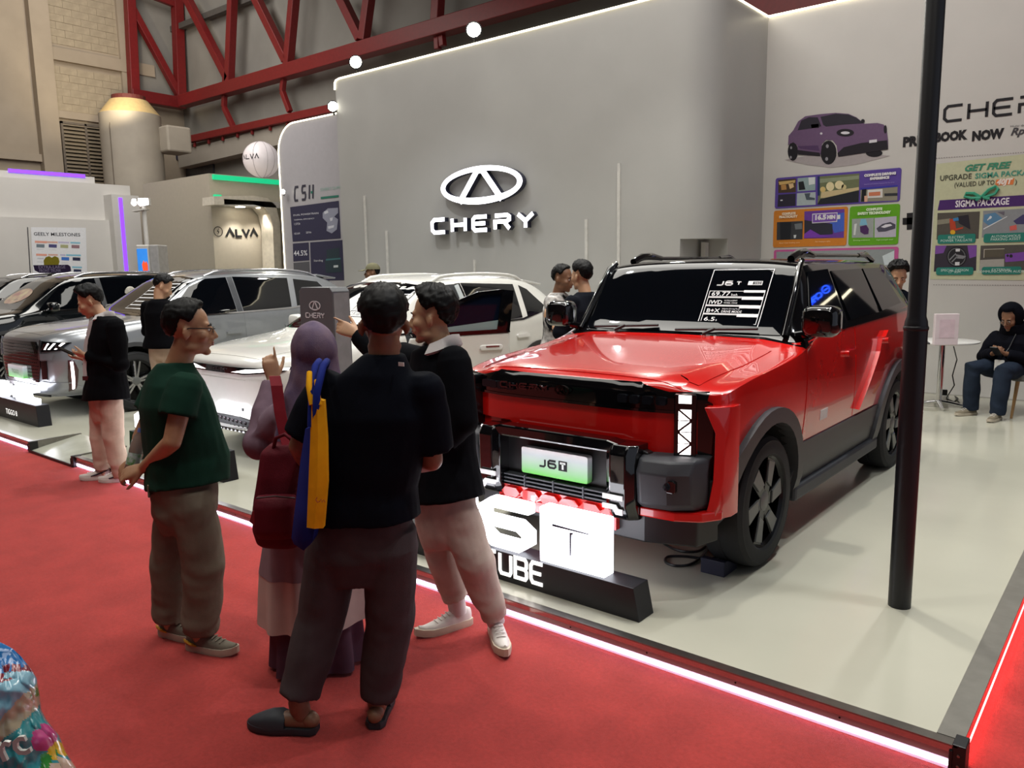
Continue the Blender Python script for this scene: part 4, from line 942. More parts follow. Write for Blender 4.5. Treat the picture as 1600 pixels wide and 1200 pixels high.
q = onY(742, 44, YC - .1).dot(R2) if False else None
dW = lambda px, py: (onY(px, py, YC + .02) - CAM).dot(R2)
flood(558, 95, dW(558, 95), 1.0, 'bright flood lamp on the wall top nearer the wall corner'); flood(742, 45, dW(742, 45), 1.05, 'bright flood lamp on the wall top above the oval emblem')
flood(522, 164, dW(523, 164) - .06, .85, 'small bright flood lamp where the lilac panel meets the grey wall'); flood(444, 297, (onY(444, 297, YP - .1) - CAM).dot(R2), .45, 'tiny bright lamp on the lit edge of the lilac panel')
p = at(985, -14, dW(985, -14) - .3); spot('flood_beam', p, V((p.x + 2.5, 3.0, 0)), 60, 120, .1, (1, .98, .9))
# booth across the side aisle, mirrored in the red car's side window
ow = struct('wall_opposite', MB().box(-.2, 7, 13.5, 13.8, 0, 5.0), mat('booth_charcoal_paint', '#1b1c20', .5))
MB().box(-.1, 6.5, 13.47, 13.5, 3.02, 3.06).build('edge_led', LEDW, ow)
BLU = mat('sign_blue_lit', '#2050ff', .4, var=0, emit='#2a58ff', estr=5)
c = wall_thing('lit_sign', FC, 'blue lit sign on the charcoal booth wall beyond the poster wall', 'sign'); Fo = FR((.60, 13.49, 3.20), (1, 0, 0))
t = MB(); text_mb(t, 'CFMOTO', Fo, .14, .09, -.05, 0, 'LEFT', .03, bold=.005); t.build('sign_lettering', BLU, c, fix=False)['kind'] = 'stuff'
MB().tube([Fo.p(.062 * math.cos(q), .062 * math.sin(q), .02) for q in [2 * PI * i / 24 for i in range(24)]], .010, 6, closed=True).build('sign_ring', BLU, c); MB().box(.57, .63, 13.46, 13.49, 3.19, 3.21).build('sign_bar', BLU, c)

def pr(root, name, fr, layers, base=0.002):
    """printed layers: (colour, list of outlines, depth)"""
    for c, polys, d in layers:
        for p in polys: MB().poly(fr, p, d).build(name, flat(c), root, fix=False)
    return root
def ell2(cx, cy, rx, ry, n=20): return [(cx + rx * math.cos(2 * PI * i / n), cy + ry * math.sin(2 * PI * i / n)) for i in range(n)]
# printed parts keep wall coordinates; the thing's empty sits on the wall
def on_plane(fr, px, py):
    r = ray(px, py); t = (fr.o - CAM).dot(fr.n) / r.dot(fr.n); p = CAM + r * t - fr.o; return (p.dot(fr.u), p.dot(fr.v))
def pxpoly(fr, pts, f=lambda x, y: (x, y)): return [on_plane(fr, *f(x, y)) for x, y in pts]
def txt_px(mb, s, fr, p0, p1, h, d=.004, bold=0, shear=0):   # text from pixel p0 (baseline left) to p1 (baseline right), h px tall
    a0, b0 = on_plane(fr, *p0); a1, b1 = on_plane(fr, *p1); c0 = on_plane(fr, p0[0], p0[1] - h)
    return text_mb(mb, s, fr, (c0[1] - b0) / .70, a0, b0, d, width=(a1 - a0), bold=bold, shear=shear)

# left lilac panel: print
FPp = FR((0, YP - .002, 0), (1, 0, 0)); P_ = lambda *pts: pxpoly(FPp, pts)
c = wall_thing('wall_print', FPp, 'tall dark panel print with an engine and a percentage on the lilac wall', 'poster')
pr(c, 'print_panel', FPp, [('#34324a', [P_((455, 321), (531, 311), (534, 370), (459, 375)), P_((459, 378), (484, 376), (485, 404), (460, 406)), P_((486, 376), (540, 372), (543, 435), (488, 436))], .002), ('#57565c', [P_((460, 408), (485, 406), (486, 428), (461, 429))], .002)])
pr(c, 'engine_picture', FPp, [('#8d8fa0', [P_((506, 330), (514, 323), (530, 322), (530, 330), (524, 336), (530, 340), (528, 356), (520, 362), (512, 358), (513, 345), (506, 338))], .004), ('#c5c6d0', [P_((508, 328), (514, 326), (515, 330), (509, 332)), P_((517, 338), (522, 337), (521, 342), (518, 343)), P_((514, 351), (524, 349), (523, 353), (515, 355))], .005), ('#2c3a42', [P_((512, 388), (532, 384), (532, 402), (512, 404)), P_((509, 404), (534, 402), (536, 422), (511, 424))], .004), ('#3f6a70', [P_((511, 402), (534, 400), (534, 402.5), (511, 404.5))], .005), ('#b9c0c4', [P_((523, 412), (530, 411.5), (530, 415), (523, 415.5))], .005)])
t = MB(); txt_px(t, '44.5%', FPp, (461, 397), (482, 394), 8, bold=.004); txt_px(t, 'DUAL POWERTRAIN', FPp, (460, 335), (499, 331), 2.6); txt_px(t, 'THERMAL EFFICIENCY', FPp, (461, 342), (493, 339), 1.8); txt_px(t, '1.5TDi', FPp, (461, 349), (470, 348), 3); txt_px(t, '105 kW', FPp, (461, 364), (470, 363), 3); txt_px(t, '220 Nm', FPp, (480, 362), (488, 361), 3); txt_px(t, 'Standing', FPp, (492, 406), (506, 405), 3)
o = t.build('print_lettering', flat('#d9d9e0'), c, fix=False); o['kind'] = 'stuff'
t = MB(); a0, b0 = on_plane(FPp, 463, 312); a1, b1 = on_plane(FPp, 472, 293)
for i, (ch, p0) in enumerate((('C', (462, 312.5)), ('S', (473.5, 311)), ('H', (485, 309.5)))):
    a, b = on_plane(FPp, *p0); t = MB(); strokes(t, GL[ch] if ch != 'H' else [[(0, 0), (0, 1)], [(1, 0), (1, 1)]], FPp, .045, 0, .004, a, b + .02, .115, .26, .12); t.build('print_letter', flat('#33313f'), c)
a, b = on_plane(FPp, 485, 309.5)
t = MB(); strokes(t, [[(0, .5), (1, .5)]], FPp, .045, 0, .005, a + .06, b + .02, .06, .235, .0); t.quad(FPp, *on_plane(FPp, 503, 308.5), *on_plane(FPp, 531, 302), .003); t.build('print_green', flat('#2f6f5f'), c)
t = MB(); txt_px(t, 'CHERY SUPER HYBRID', FPp, (502, 296), (560, 290), 4.5); o = t.build('print_lettering', flat('#8fb0a6'), c, fix=False); o['kind'] = 'stuff'

# right wall prints
FW_ = FR((0, YR - .002, 0), (1, 0, 0)); c4 = lambda x, y: (1200 + x / 4, y / 4); W4 = lambda *pts: pxpoly(FW_, pts, c4)
def e4(cx, cy, rx, ry): return W4(*ell2(cx, cy, rx, ry))
c = wall_thing('car_print', FW_, 'printed purple car on the white wall above the coloured panels', 'poster')
pr(c, 'printed_shadow', FW_, [('#a79fa0', [W4((110, 990), (250, 965), (600, 950), (770, 965), (560, 1020), (400, 1040), (250, 1022))], .002)])
pr(c, 'printed_wheel', FW_, [('#1b191f', [e4(162, 938, 32, 58), e4(385, 945, 50, 75), e4(670, 948, 52, 25)], .004)])
pr(c, 'printed_body', FW_, [('#6a5272', [W4((132, 900), (135, 840), (165, 805), (195, 750), (240, 718), (330, 705), (430, 697), (510, 703), (560, 725), (610, 765), (690, 760), (730, 770), (750, 810), (757, 870), (757, 925), (560, 955), (445, 972), (435, 900), (410, 868), (370, 865), (345, 890), (335, 960), (195, 958), (190, 900), (165, 880), (145, 890))], .005)])
pr(c, 'printed_glass', FW_, [('#2d2a35', [W4((335, 722), (430, 702), (510, 708), (560, 728), (603, 762), (480, 770), (370, 783), (352, 772)), W4((192, 806), (215, 745), (262, 724), (318, 725), (340, 780), (300, 790))], .007)])
pr(c, 'printed_trim', FW_, [('#231f27', [W4((480, 912), (590, 885), (752, 868), (757, 925), (560, 955), (448, 972), (440, 950)), e4(490, 821, 55, 24), e4(740, 800, 10, 26), W4((190, 928), (330, 946), (335, 968), (195, 958)), W4((275, 770), (322, 765), (326, 790), (280, 792)), e4(600, 748, 12, 12)], .007), ('#523a60', [W4((190, 905), (320, 900), (330, 935), (210, 920))], .007)])
pr(c, 'printed_light', FW_, [('#d5d2da', [e4(490, 822, 28, 9), e4(340, 826, 8, 7), W4((640, 868), (688, 862), (688, 880), (640, 886))], .009), ('#8f8d95', [e4(378, 905, 9, 12), e4(374, 985, 9, 12), e4(152, 915, 6, 9), e4(150, 975, 6, 9)], .009)])
def print_word(name, label, items, col, kind_letters=False):
    c = wall_thing(name, FW_, label, 'lettering')
    for s, p0, p1, h, b, sh in items:
        t = MB(); txt_px(t, s, FW_, p0, p1, h, .003, b, sh); o = t.build('printed_word', flat(col), c, fix=False); o['kind'] = 'stuff'
    return c
c = wall_thing('wall_lettering', FW_, 'wide black brand lettering at the top right of the white wall, partly behind the pole', 'lettering')
a0, b0 = on_plane(FW_, 1461, 185); a1, b1 = on_plane(FW_, 1486, 180)
for i, ch in enumerate('CHERY'):
    t = MB(); strokes(t, GL[ch], FW_, .032, 0, .004, -2.22 + .26 * i, 3.475, .19, .175); t.build('letter', flat('#211f24'), c)
print_word('wall_lettering', 'thick hand drawn black words about booking, left and right of the pole', [('PRE', (1412, 227), (1444, 223), 14, .028, 0), ('BOOK', (1462, 219.5), (1513, 216.5), 13, .028, 0), ('NOW', (1520, 217.5), (1570, 211), 13.5, .028, 0)], '#201e22')
print_word('wall_lettering', 'grey price lettering beginning with Rp at the right edge of the picture', [('Rp', (1580, 209.5), (1602, 207), 11, .010, .3), ('Mulai dari', (1580, 197), (1606, 195), 2.6, 0, 0)], '#4a474b')
c = wall_thing('plus_sign', FW_, 'black plus sign on the white wall just left of the pole', 'sign')
pr(c, 'printed_plus', FW_, [('#201e22', [pxpoly(FW_, [(1418.5, 331), (1430, 330), (1430, 356), (1418.5, 357)]), pxpoly(FW_, [(1412, 338.5), (1436, 337.5), (1436, 348), (1412, 349)])], .003)])
c = wall_thing('dotted_rule', FW_, 'grey dotted rules above and below the pale green poster', 'line')
m = MB()
for py0, py1 in ((246, 236), (443.5, 444.5)):
    for i in range(38):
        px = 1460 + i * 4; py = py0 + (py1 - py0) * i / 37; m.poly(FW_, pxpoly(FW_, [(px, py), (px + 2, py), (px + 2, py - 1.1), (px, py - 1.1)]), .002)
o = m.build('printed_dash', flat('#8f8a8a'), c, fix=False); o['kind'] = 'stuff'

c6 = lambda x, y: (1190 + x * .15625, 240 + y * .15625); W6 = lambda *pts: pxpoly(FW_, pts, c6)
def panel6(label, col, quad_, pics, words, group='coloured panels on the white wall'):
    c = wall_thing('info_poster', FW_, label, 'poster')
    a = [on_plane(FW_, *c6(*p)) for p in quad_]; a0, a1 = min(p[0] for p in a), max(p[0] for p in a); b0, b1 = min(p[1] for p in a), max(p[1] for p in a)
    b0 = (a[2][1] + a[3][1]) / 2; b1 = (a[0][1] + a[1][1]) / 2
    MB().prism(rrect(a0, b0, a1, b1, .03), FW_, 0, .006).build('panel_board', flat(col, .45), c)
    for col_, pts, d in pics: pr(c, 'printed_picture', FW_, [(col_, [W6(*pts)], .008 + d * .0015)])
    for s, p0, p1, h, b, cc in words:
        t = MB(); txt_px(t, s, FW_, c6(*p0), c6(*p1), h, .018, b); o = t.build('panel_lettering', flat(cc), c, fix=False); o['kind'] = 'stuff'
    return c
WH = '#e2dfe4'
panel6('purple panel of cabin pictures below the printed car', '#5b479a', [(152, 228), (1410, 130), (1392, 468), (152, 532)],
    [('#4a3a2c', [(178, 250), (356, 235), (354, 372), (178, 380)], 0), ('#c9a86a', [(182, 268), (350, 250), (345, 278), (190, 300)], 1), ('#d9b98a', [(280, 285), (325, 272), (335, 320), (295, 340)], 1), ('#b98a52', [(205, 300), (255, 295), (262, 345), (210, 350)], 1),
     ('#8fa4a6', [(372, 232), (552, 218), (548, 352), (370, 365)], 0), ('#1f2226', [(380, 270), (430, 262), (450, 345), (385, 352)], 1), ('#d5dada', [(480, 225), (545, 222), (545, 290), (485, 300)], 1),
     ('#2f2b3a', [(178, 398), (352, 385), (350, 508), (170, 518)], 0), ('#d4d2da', [(200, 448), (222, 446), (222, 458), (200, 460)], 1), ('#a9b5b9', [(366, 383), (552, 370), (552, 498), (362, 508)], 0), ('#4b5560', [(440, 385), (500, 380), (490, 420), (545, 430), (545, 450), (460, 450)], 1),
     ('#6d7355', [(590, 215), (990, 185), (982, 470), (570, 495)], 0), ('#8b9479', [(590, 240), (985, 205), (985, 240), (595, 280)], 1), ('#c7b48a', [(610, 370), (930, 330), (985, 320), (985, 350), (640, 430), (600, 430)], 1), ('#e0d2a6', ell2(698, 315, 40, 45), 2), ('#e0d2a6', ell2(790, 300, 45, 42), 2), ('#d3b878', ell2(625, 345, 28, 28), 2), ('#cfc08e', ell2(835, 320, 25, 25), 2), ('#23262c', [(600, 440), (985, 355), (982, 470), (570, 495)], 2), ('#23315e', [(572, 215), (594, 213), (594, 405), (572, 408)], 2),
     ('#8d8878', [(1000, 350), (1372, 315), (1368, 455), (1000, 470)], 0), ('#1b1c20', [(1015, 345), (1060, 340), (1050, 465), (1005, 468)], 1), ('#d6d3cf', [(1072, 350), (1222, 340), (1222, 425), (1070, 432)], 2), ('#c97a5a', [(1085, 375), (1200, 366), (1200, 405), (1085, 412)], 3), ('#33353a', [(1240, 385), (1370, 380), (1370, 408), (1240, 412)], 1), ('#d8a993', [(1040, 410), (1075, 405), (1070, 468), (1040, 470)], 3), ('#3b3aa0', [(1000, 330), (1372, 300), (1372, 318), (1000, 350)], 1)],
    [('COMPLETE DRIVING', (1040, 218), (1358, 192), 3.6, .01, WH), ('EXPERIENCE', (1098, 250), (1290, 234), 3.6, .01, WH), ('Interior and comfort features for the drive', (1040, 300), (1340, 282), 1.7, 0, '#a79bd0')])
panel6('orange panel with a charging time battery picture', '#cf8130', [(135, 555), (868, 518), (858, 905), (130, 925)],
    [('#3b3c40', [(165, 672), (425, 660), (420, 842), (162, 850)], 0), ('#22242a', [(195, 672), (310, 668), (300, 845), (200, 848)], 1), ('#6f7478', [(340, 690), (415, 680), (418, 740), (350, 745)], 1), ('#c9cdd0', [(332, 800), (360, 798), (352, 830), (335, 832)], 1),
     ('#6a3f9a', [(440, 565), (840, 540), (835, 828), (438, 835)], 0), ('#4663c4', [(660, 600), (840, 575), (838, 760), (740, 780)], 1), ('#30303c', [(500, 660), (720, 690), (725, 790), (560, 800), (440, 800), (440, 650)], 2), ('#7a3fb0', [(440, 790), (500, 745), (600, 800), (740, 815), (436, 832)], 3), (WH, [(520, 588), (772, 574), (768, 668), (518, 684)], 4), ('#7a55ae', [(526, 596), (766, 582), (762, 661), (524, 676)], 5), (WH, [(772, 600), (800, 598), (798, 640), (770, 642)], 4)],
    [('COMPLETE', (218, 600), (355, 590), 3.4, .01, '#f0dcc0'), ('PRACTICALITY', (190, 632), (375, 622), 3.4, .01, '#f0dcc0'), ('16.5', (540, 648), (650, 642), 7, .016, WH), ('MIN', (668, 640), (750, 634), 5.5, .014, WH), ('Fast charging to eighty', (550, 872), (700, 864), 1.8, 0, '#efcfa5'), ('Rear row folding seat', (190, 886), (395, 874), 1.8, 0, '#efcfa5')])
panel6('green panel with a car frame picture', '#63a526', [(895, 515), (1394, 488), (1375, 895), (885, 905)],
    [('#9ba19f', [(915, 640), (1135, 628), (1130, 825), (915, 828)], 0), ('#7fb6cf', [(1005, 640), (1055, 640), (1070, 700), (990, 705)], 1), ('#4c2d5e', [(995, 715), (1060, 700), (1085, 740), (1080, 790), (1040, 795), (1000, 770)], 2), ('#d5d8d6', [(940, 690), (965, 685), (950, 800), (930, 800)], 1),
     ('#b9b5c4', [(1142, 630), (1362, 612), (1355, 820), (1140, 826)], 0), ('#4f4d5c', [(1160, 735), (1220, 690), (1300, 670), (1352, 695), (1350, 735), (1250, 765), (1180, 770)], 1), ('#d9d7e0', [(1205, 720), (1250, 695), (1300, 690), (1320, 705), (1240, 730)], 2)],
    [('COMPLETE', (1060, 558), (1222, 546), 3.6, .01, '#e0f0d0'), ('SAFETY TECHNOLOGY', (975, 600), (1308, 580), 3.8, .01, '#e0f0d0'), ('Driving assistance', (930, 860), (1095, 852), 1.8, 0, '#d2eab8'), ('High strength steel', (1160, 855), (1325, 846), 1.8, 0, '#d2eab8')])
panel6('pink edged panel mostly hidden behind the red car roof', '#c25a96', [(135, 945), (1368, 922), (1360, 1330), (130, 1340)], [('#8f9698', [(160, 968), (1340, 940), (1335, 1300), (160, 1310)], 0), ('#c9d3d8', [(1220, 1010), (1340, 955), (1335, 1100), (1240, 1100)], 1)], [])

c7 = lambda x, y: (1440 + x / 6, 240 + y / 6); W7 = lambda *pts: pxpoly(FW_, pts, c7)
c = wall_thing('offer_poster', FW_, 'pale green offer poster with four captioned photos right of the pole', 'poster')
pr(c, 'poster_sheet', FW_, [('#c3c4a4', [W7((150, 85), (1180, -30), (1200, 1180), (90, 1165))], .002)])
pr(c, 'poster_band', FW_, [('#4b2a6b', [W7((180, 425), (1190, 362), (1190, 467), (160, 520))], .004)])
for s, p0, p1, h, b, col, sh in (('GET FREE', (405, 155), (840, 128), 9.5, .012, '#3f8a6e', .3), ('UPGRADE', (180, 243), (475, 228), 8, .004, '#4d4f43', 0), ('SIGMA PACKAGE', (510, 222), (1105, 185), 8, .006, '#4c9a86', 0), ('(VALUED UP TO', (315, 303), (690, 284), 7, .003, '#4d4f43', 0), ('40JT', (715, 278), (865, 270), 8, .014, '#f0e2d8', .2), (')', (885, 272), (905, 270), 7, .003, '#4d4f43', 0), ('SIGMA PACKAGE', (325, 490), (830, 468), 10, .008, '#e9e2ea', 0)):
    if s == '40JT': pr(c, 'price_flash', FW_, [('#e07f45', [W7((710, 232), (882, 218), (868, 278), (698, 288))], .004)])
    t = MB(); txt_px(t, s, FW_, c7(*p0), c7(*p1), h, .007, b, sh); o = t.build('poster_lettering', flat(col), c, fix=False); o['kind'] = 'stuff'
m = MB(); bow = lambda *pts: [FW_.p(*on_plane(FW_, *c7(*p)), .022 + .004 * (i % 2)) for i, p in enumerate(pts)]
m.tube(bow((560, 395), (500, 360), (430, 360), (415, 390), (480, 405), (570, 402)), .018, 5); m.tube(bow((575, 395), (640, 330), (710, 295), (730, 320), (700, 365), (590, 402)), .018, 5); m.tube(bow((570, 400), (520, 425)), .018, 5); m.tube(bow((590, 400), (650, 412)), .018, 5)
m.build('printed_bow', flat('#3fa384'), c)
pr(c, 'photo_tailgate', FW_, [('#55504a', [W7((160, 545), (558, 530), (545, 785), (150, 795))], .004), ('#8a8676', [W7((158, 610), (280, 595), (270, 640), (155, 655))], .005), ('#2a2630', [W7((350, 575), (450, 560), (470, 700), (360, 640))], .006), ('#b4442c', [W7((272, 600), (320, 600), (335, 690), (400, 675), (400, 690), (330, 710), (280, 710))], .007), ('#3d7fb4', [W7((305, 595), (355, 585), (360, 615), (310, 622))], .008), ('#d9a52c', [W7(*ell2(303, 725, 24, 22))], .008)])
pr(c, 'photo_parking', FW_, [('#8d9094', [W7((588, 525), (1020, 500), (1010, 765), (575, 775))], .004), ('#5c86a8', [W7((600, 560), (700, 540), (775, 600), (650, 670), (590, 625))], .005), ('#6a6570', [W7((720, 535), (790, 530), (785, 570))], .005), ('#46406a', [W7((870, 620), (960, 560), (1010, 560), (1010, 650), (900, 650))], .005), ('#d2635c', [W7((835, 670), (900, 655), (905, 700), (840, 712))], .006), ('#d9dde0', [W7((625, 610), (655, 570), (672, 580), (660, 600), (640, 605), (632, 616))], .006), ('#d9dde0', [W7((590, 690), (810, 575), (815, 580), (592, 700))], .006)])
pr(c, 'photo_rim', FW_, [('#39333f', [W7((140, 850), (528, 845), (522, 1085), (125, 1095))], .004), ('#7d4fa0', [W7((140, 852), (245, 850), (215, 920), (138, 930)), W7((440, 850), (528, 846), (524, 950), (460, 970))], .005), ('#1c1b20', [W7(*ell2(340, 955, 95, 95))], .006), ('#6d6d72', [W7(*ell2(340, 955, 84, 84))], .007), ('#26252a', [W7(*ell2(340, 955, 76, 76))], .008), ('#85858a', [W7((330, 930), (430, 950), (400, 975), (340, 970)), W7((270, 980), (330, 920), (336, 928), (278, 988)), W7((290, 1000), (345, 945), (352, 952), (298, 1008))], .009), ('#d5d5d8', [W7((330, 882), (372, 880), (370, 905), (332, 907)), W7((325, 1005), (368, 1003), (366, 1035), (325, 1036))], .010)])
pr(c, 'photo_speaker', FW_, [('#54504c', [W7((565, 850), (1020, 840), (1010, 1080), (552, 1090))], .004), ('#a9a59e', [W7((560, 985), (785, 975), (785, 1085), (552, 1090))], .005), ('#7d4aa6', [W7((795, 930), (1010, 905), (1010, 990), (795, 1005))], .006), ('#5c564a', [W7((600, 888), (785, 882), (782, 955), (598, 962))], .007), ('#d9d2c2', [W7((596, 884), (789, 878), (789, 882), (600, 888)), W7((596, 884), (601, 884), (599, 964), (594, 964))], .008), ('#2b2a30', [W7(*ell2(850, 948, 16, 16)), W7(*ell2(818, 945, 12, 12))], .008)])
for i, (q4, l1, l2) in enumerate((((165, 757, 514, 742, 512, 818, 165, 832), 'ELECTRIC', 'POWER TAILGATE'), ((596, 745, 1010, 735, 1005, 808, 596, 818), 'AUTONOMOUS', 'PARKING ASSIST'), ((150, 1060, 494, 1050, 490, 1120, 148, 1130), 'SPECIAL DESIGN', '17" RIM'), ((578, 1055, 945, 1045, 942, 1115, 578, 1125), 'EXTERNAL', 'COMMUNICATION AUDIO'))):
    x0, y0, x1, y1, x2, y2, x3, y3 = q4; a0, b1 = on_plane(FW_, *c7(x0, (y0 + y1) / 2)); a1, b0 = on_plane(FW_, *c7(x1, (y2 + y3) / 2))
    MB().prism(rrect(a0, b0, a1, b1, .025), FW_, .004, .011).build('caption_plate', flat('#2a7d70'), c)
    t = MB(); text_mb(t, l1, FW_, .042, (a0 + a1) / 2, b1 - .05, .0125, 'CENTER'); text_mb(t, l2, FW_, .042, (a0 + a1) / 2, b0 + .022, .0125, 'CENTER'); o = t.build('poster_lettering', flat('#cfe4dd'), c, fix=False); o['kind'] = 'stuff'

# neighbouring booth with the round mark
FAl = FR((AX + .012, 0, 0), (0, 1, 0)); A_ = lambda *pts: pxpoly(FAl, pts)
c = wall_thing('booth_lettering', FAl, 'black round mark and name on the beige booth wall', 'lettering')
a, b = on_plane(FAl, 342.5, 359); rr_ = (on_plane(FAl, 342.5, 351)[1] - b)
m = MB(); n = 24
for j in range(n):
    A, B_ = 2 * PI * j / n, 2 * PI * (j + 1) / n; m.poly(FAl, [(a + rr_ * .84 * math.cos(A), b + rr_ * .84 * math.sin(A)), (a + rr_ * math.cos(A), b + rr_ * math.sin(A)), (a + rr_ * math.cos(B_), b + rr_ * math.sin(B_)), (a + rr_ * .84 * math.cos(B_), b + rr_ * .84 * math.sin(B_))], .002)
m.poly(FAl, [(a - .02, b - .08), (a + .03, b + .0), (a + .0, b + .01), (a + .03, b + .09), (a - .03, b + .0), (a, b - .01)], .002); m.build('round_mark', flat('#17171a'), c, fix=False)
hh = on_plane(FAl, 380, 354)[1] - on_plane(FAl, 380, 367)[1]
for ch, p0, p1 in (('A', 355, 367), ('L', 370.5, 379), ('V', 380.5, 391), ('A', 392.5, 403.5)):
    a0 = on_plane(FAl, p0, 360)[0]; a1 = on_plane(FAl, p1, 360)[0]; b0 = on_plane(FAl, p0, 366.5)[1]; m = MB(); strokes(m, GL[ch], FAl, .045, 0, .01, a0, b0, a1 - a0, hh * .85); m.build('letter', flat('#17171a'), c)
fas = MB(); z0 = ax(330, 318).z; fas.box(AX + .05, AX + .5, ax(332, 318).y, 14, z0 - .02, z0 + .10); f_o = fas.build('canopy_lip', WALLM, aw)
for px, py in ((377, 321), (409, 318)):
    p = onZ(px, py, z0 - .03); MB().lathe([(.10, 0), (.1, -.012), (0, -.012)], FR((AX + .28, onX(px, py, AX + .28).y, z0 - .02), (1, 0, 0), (0, 1, 0)), 16).build('downlight', mat('downlight_glass', '#ffffff', .3, var=0, emit='#fff6e0', estr=9), aw)
    spot('booth_downlight_beam', (AX + .32, onX(px, py, AX + .3).y, z0 - .1), (AX + .1, onX(px, py, AX + .3).y, 0), 28, 100, .06, (1, .95, .85))
FA3 = FR((AX + .5, 0, 0), (0, 1, 0)); struct('trim_30', MB().prism(pxpoly(FA3, [(336, 304), (398, 303), (420, 307), (433, 319), (439, 345), (442, 432), (431, 432), (428, 352), (423, 332), (414, 321), (398, 317), (336, 317)]), FA3, -.45, 0), mat('booth_arch_white', '#cfc7b8', .5), smooth=30)
FD2 = FR((AX + .02, 0, 0), (0, 1, 0)); q = pxpoly(FD2, [(416, 333), (425, 332), (428, 425), (419, 425)]); struct('door_1', MB().prism(q, FD2, 0, .03), mat('pale_blue_door', '#98a3b2', .4))
e = wall_thing('exit_sign', FD2, 'small green exit sign above the pale blue door', 'sign'); q = pxpoly(FD2, [(415, 323), (422, 322.5), (422, 329), (415, 329.5)]); MB().prism(q, FD2, .02, .06).build('sign_box', mat('exit_green', '#17a860', .4, var=0, emit='#18c070', estr=.9), e)
q = pxpoly(FD2, [(418, 324.3), (419.6, 324.2), (419.6, 328), (418, 328.1)]); MB().prism(q, FD2, .06, .064).build('sign_figure', flat('#d8f0e0'), e)
# balloon
p = at(410, 247, 18.2); rb = 27.5 / FPX * 18.2; bl = empty('advertising_balloon', p, 0, 'white round advertising balloon above the green edged booth', 'balloon')
MB().ell((0, 0, 0), (rb, rb, rb), nu=32, nv=20).build('balloon_skin', mat('balloon_white', '#cfc6c8', .35, var=.02, emit='#fff4f6', estr=.10), bl, smooth=180)
for ang in (0.2, 1.1, 2.1, 2.9): MB().tube([(rb * 1.003 * math.cos(ang) * math.cos(t), rb * 1.003 * math.sin(ang) * math.cos(t), rb * 1.003 * math.sin(t)) for t in [2 * PI * i / 40 for i in range(40)]], .006, 4, closed=True).build('seam', mat('balloon_seam', '#a59da0', .5), bl)
MB().tube([(0, 0, -rb), (0, 0, za0 - p.z + .03)], .03, 8).build('mast', WHITEP, bl)
FB = FR((0, 0, 0), RH); m = MB()
for ch, x0 in (('A', -.36), ('L', -.24), ('V', -.13), ('A', -.02)):
    strokes(m, GL[ch], FB, .02, 0, 0, x0, -.02, .085, .10)
m.v = [tuple(V(v) + FB.n * (math.sqrt(max(0, rb * rb - V(v).length_squared)) + .006)) for v in m.v]; m.build('balloon_lettering', flat('#2c2a2e'), bl, fix=False)['kind'] = 'stuff'

# milestone board on the far left booth
FGb = FR((GX + .012, 0, 0), (0, 1, 0)); G_ = lambda *pts: pxpoly(FGb, pts)
c = wall_thing('milestone_board', FGb, 'white milestone board with small pictures on the far left booth', 'poster')
pr(c, 'board_sheet', FGb, [('#d9dade', [G_((50, 352), (136, 353), (139, 470), (55, 470))], .002), ('#33343a', [G_((44.3, 352), (45.6, 352), (52.6, 470), (51.2, 470))], .003)])
t = MB(); txt_px(t, 'GEELY MILESTONES', FGb, (54.5, 365), (127, 367), 5.2, .004, .004); t.build('board_lettering', flat('#3a3b42'), c, fix=False)['kind'] = 'stuff'
cell = lambda x, y: (30 + x * .09375, 330 + y * .09375); B_ = lambda *p: pxpoly(FGb, p, cell); rc4 = lambda x0, y0, x1, y1, s=18: B_((x0, y0), (x1, y0 + s), (x1, y1 + s), (x0, y1))
pr(c, 'board_strip', FGb, [('#d99a88', [rc4(280, 460, 480, 495, 8), rc4(300, 675, 480, 710, 6)], .004), ('#d0a79a', [rc4(480, 468, 660, 498, 6), rc4(500, 680, 660, 708, 5)], .004), ('#b9b4cf', [rc4(670, 474, 850, 500, 6), rc4(700, 684, 790, 710, 5)], .004), ('#7fb6cc', [rc4(870, 480, 1035, 506, 6), rc4(800, 686, 1045, 714, 5), rc4(900, 888, 1062, 915, 5)], .004)])
pr(c, 'board_picture', FGb, [('#6d7a84', [rc4(305, 515, 440, 570, 6)], .004), ('#4c4a78', [rc4(510, 518, 645, 572, 6)], .004), ('#a3a47c', [rc4(705, 525, 835, 578, 6)], .004), ('#8f7078', [rc4(890, 530, 1022, 583, 6)], .004), ('#3f6fbe', [rc4(722, 732, 850, 785, 6)], .004), ('#2c2f4a', [rc4(908, 736, 1036, 790, 6), rc4(925, 935, 1052, 985, 6)], .004), ('#b9bcc4', [rc4(320, 745, 430, 762, 3), rc4(320, 808, 420, 815, 3), rc4(310, 600, 420, 606, 3), rc4(520, 608, 630, 612, 3), rc4(720, 825, 830, 832, 3)], .004)])
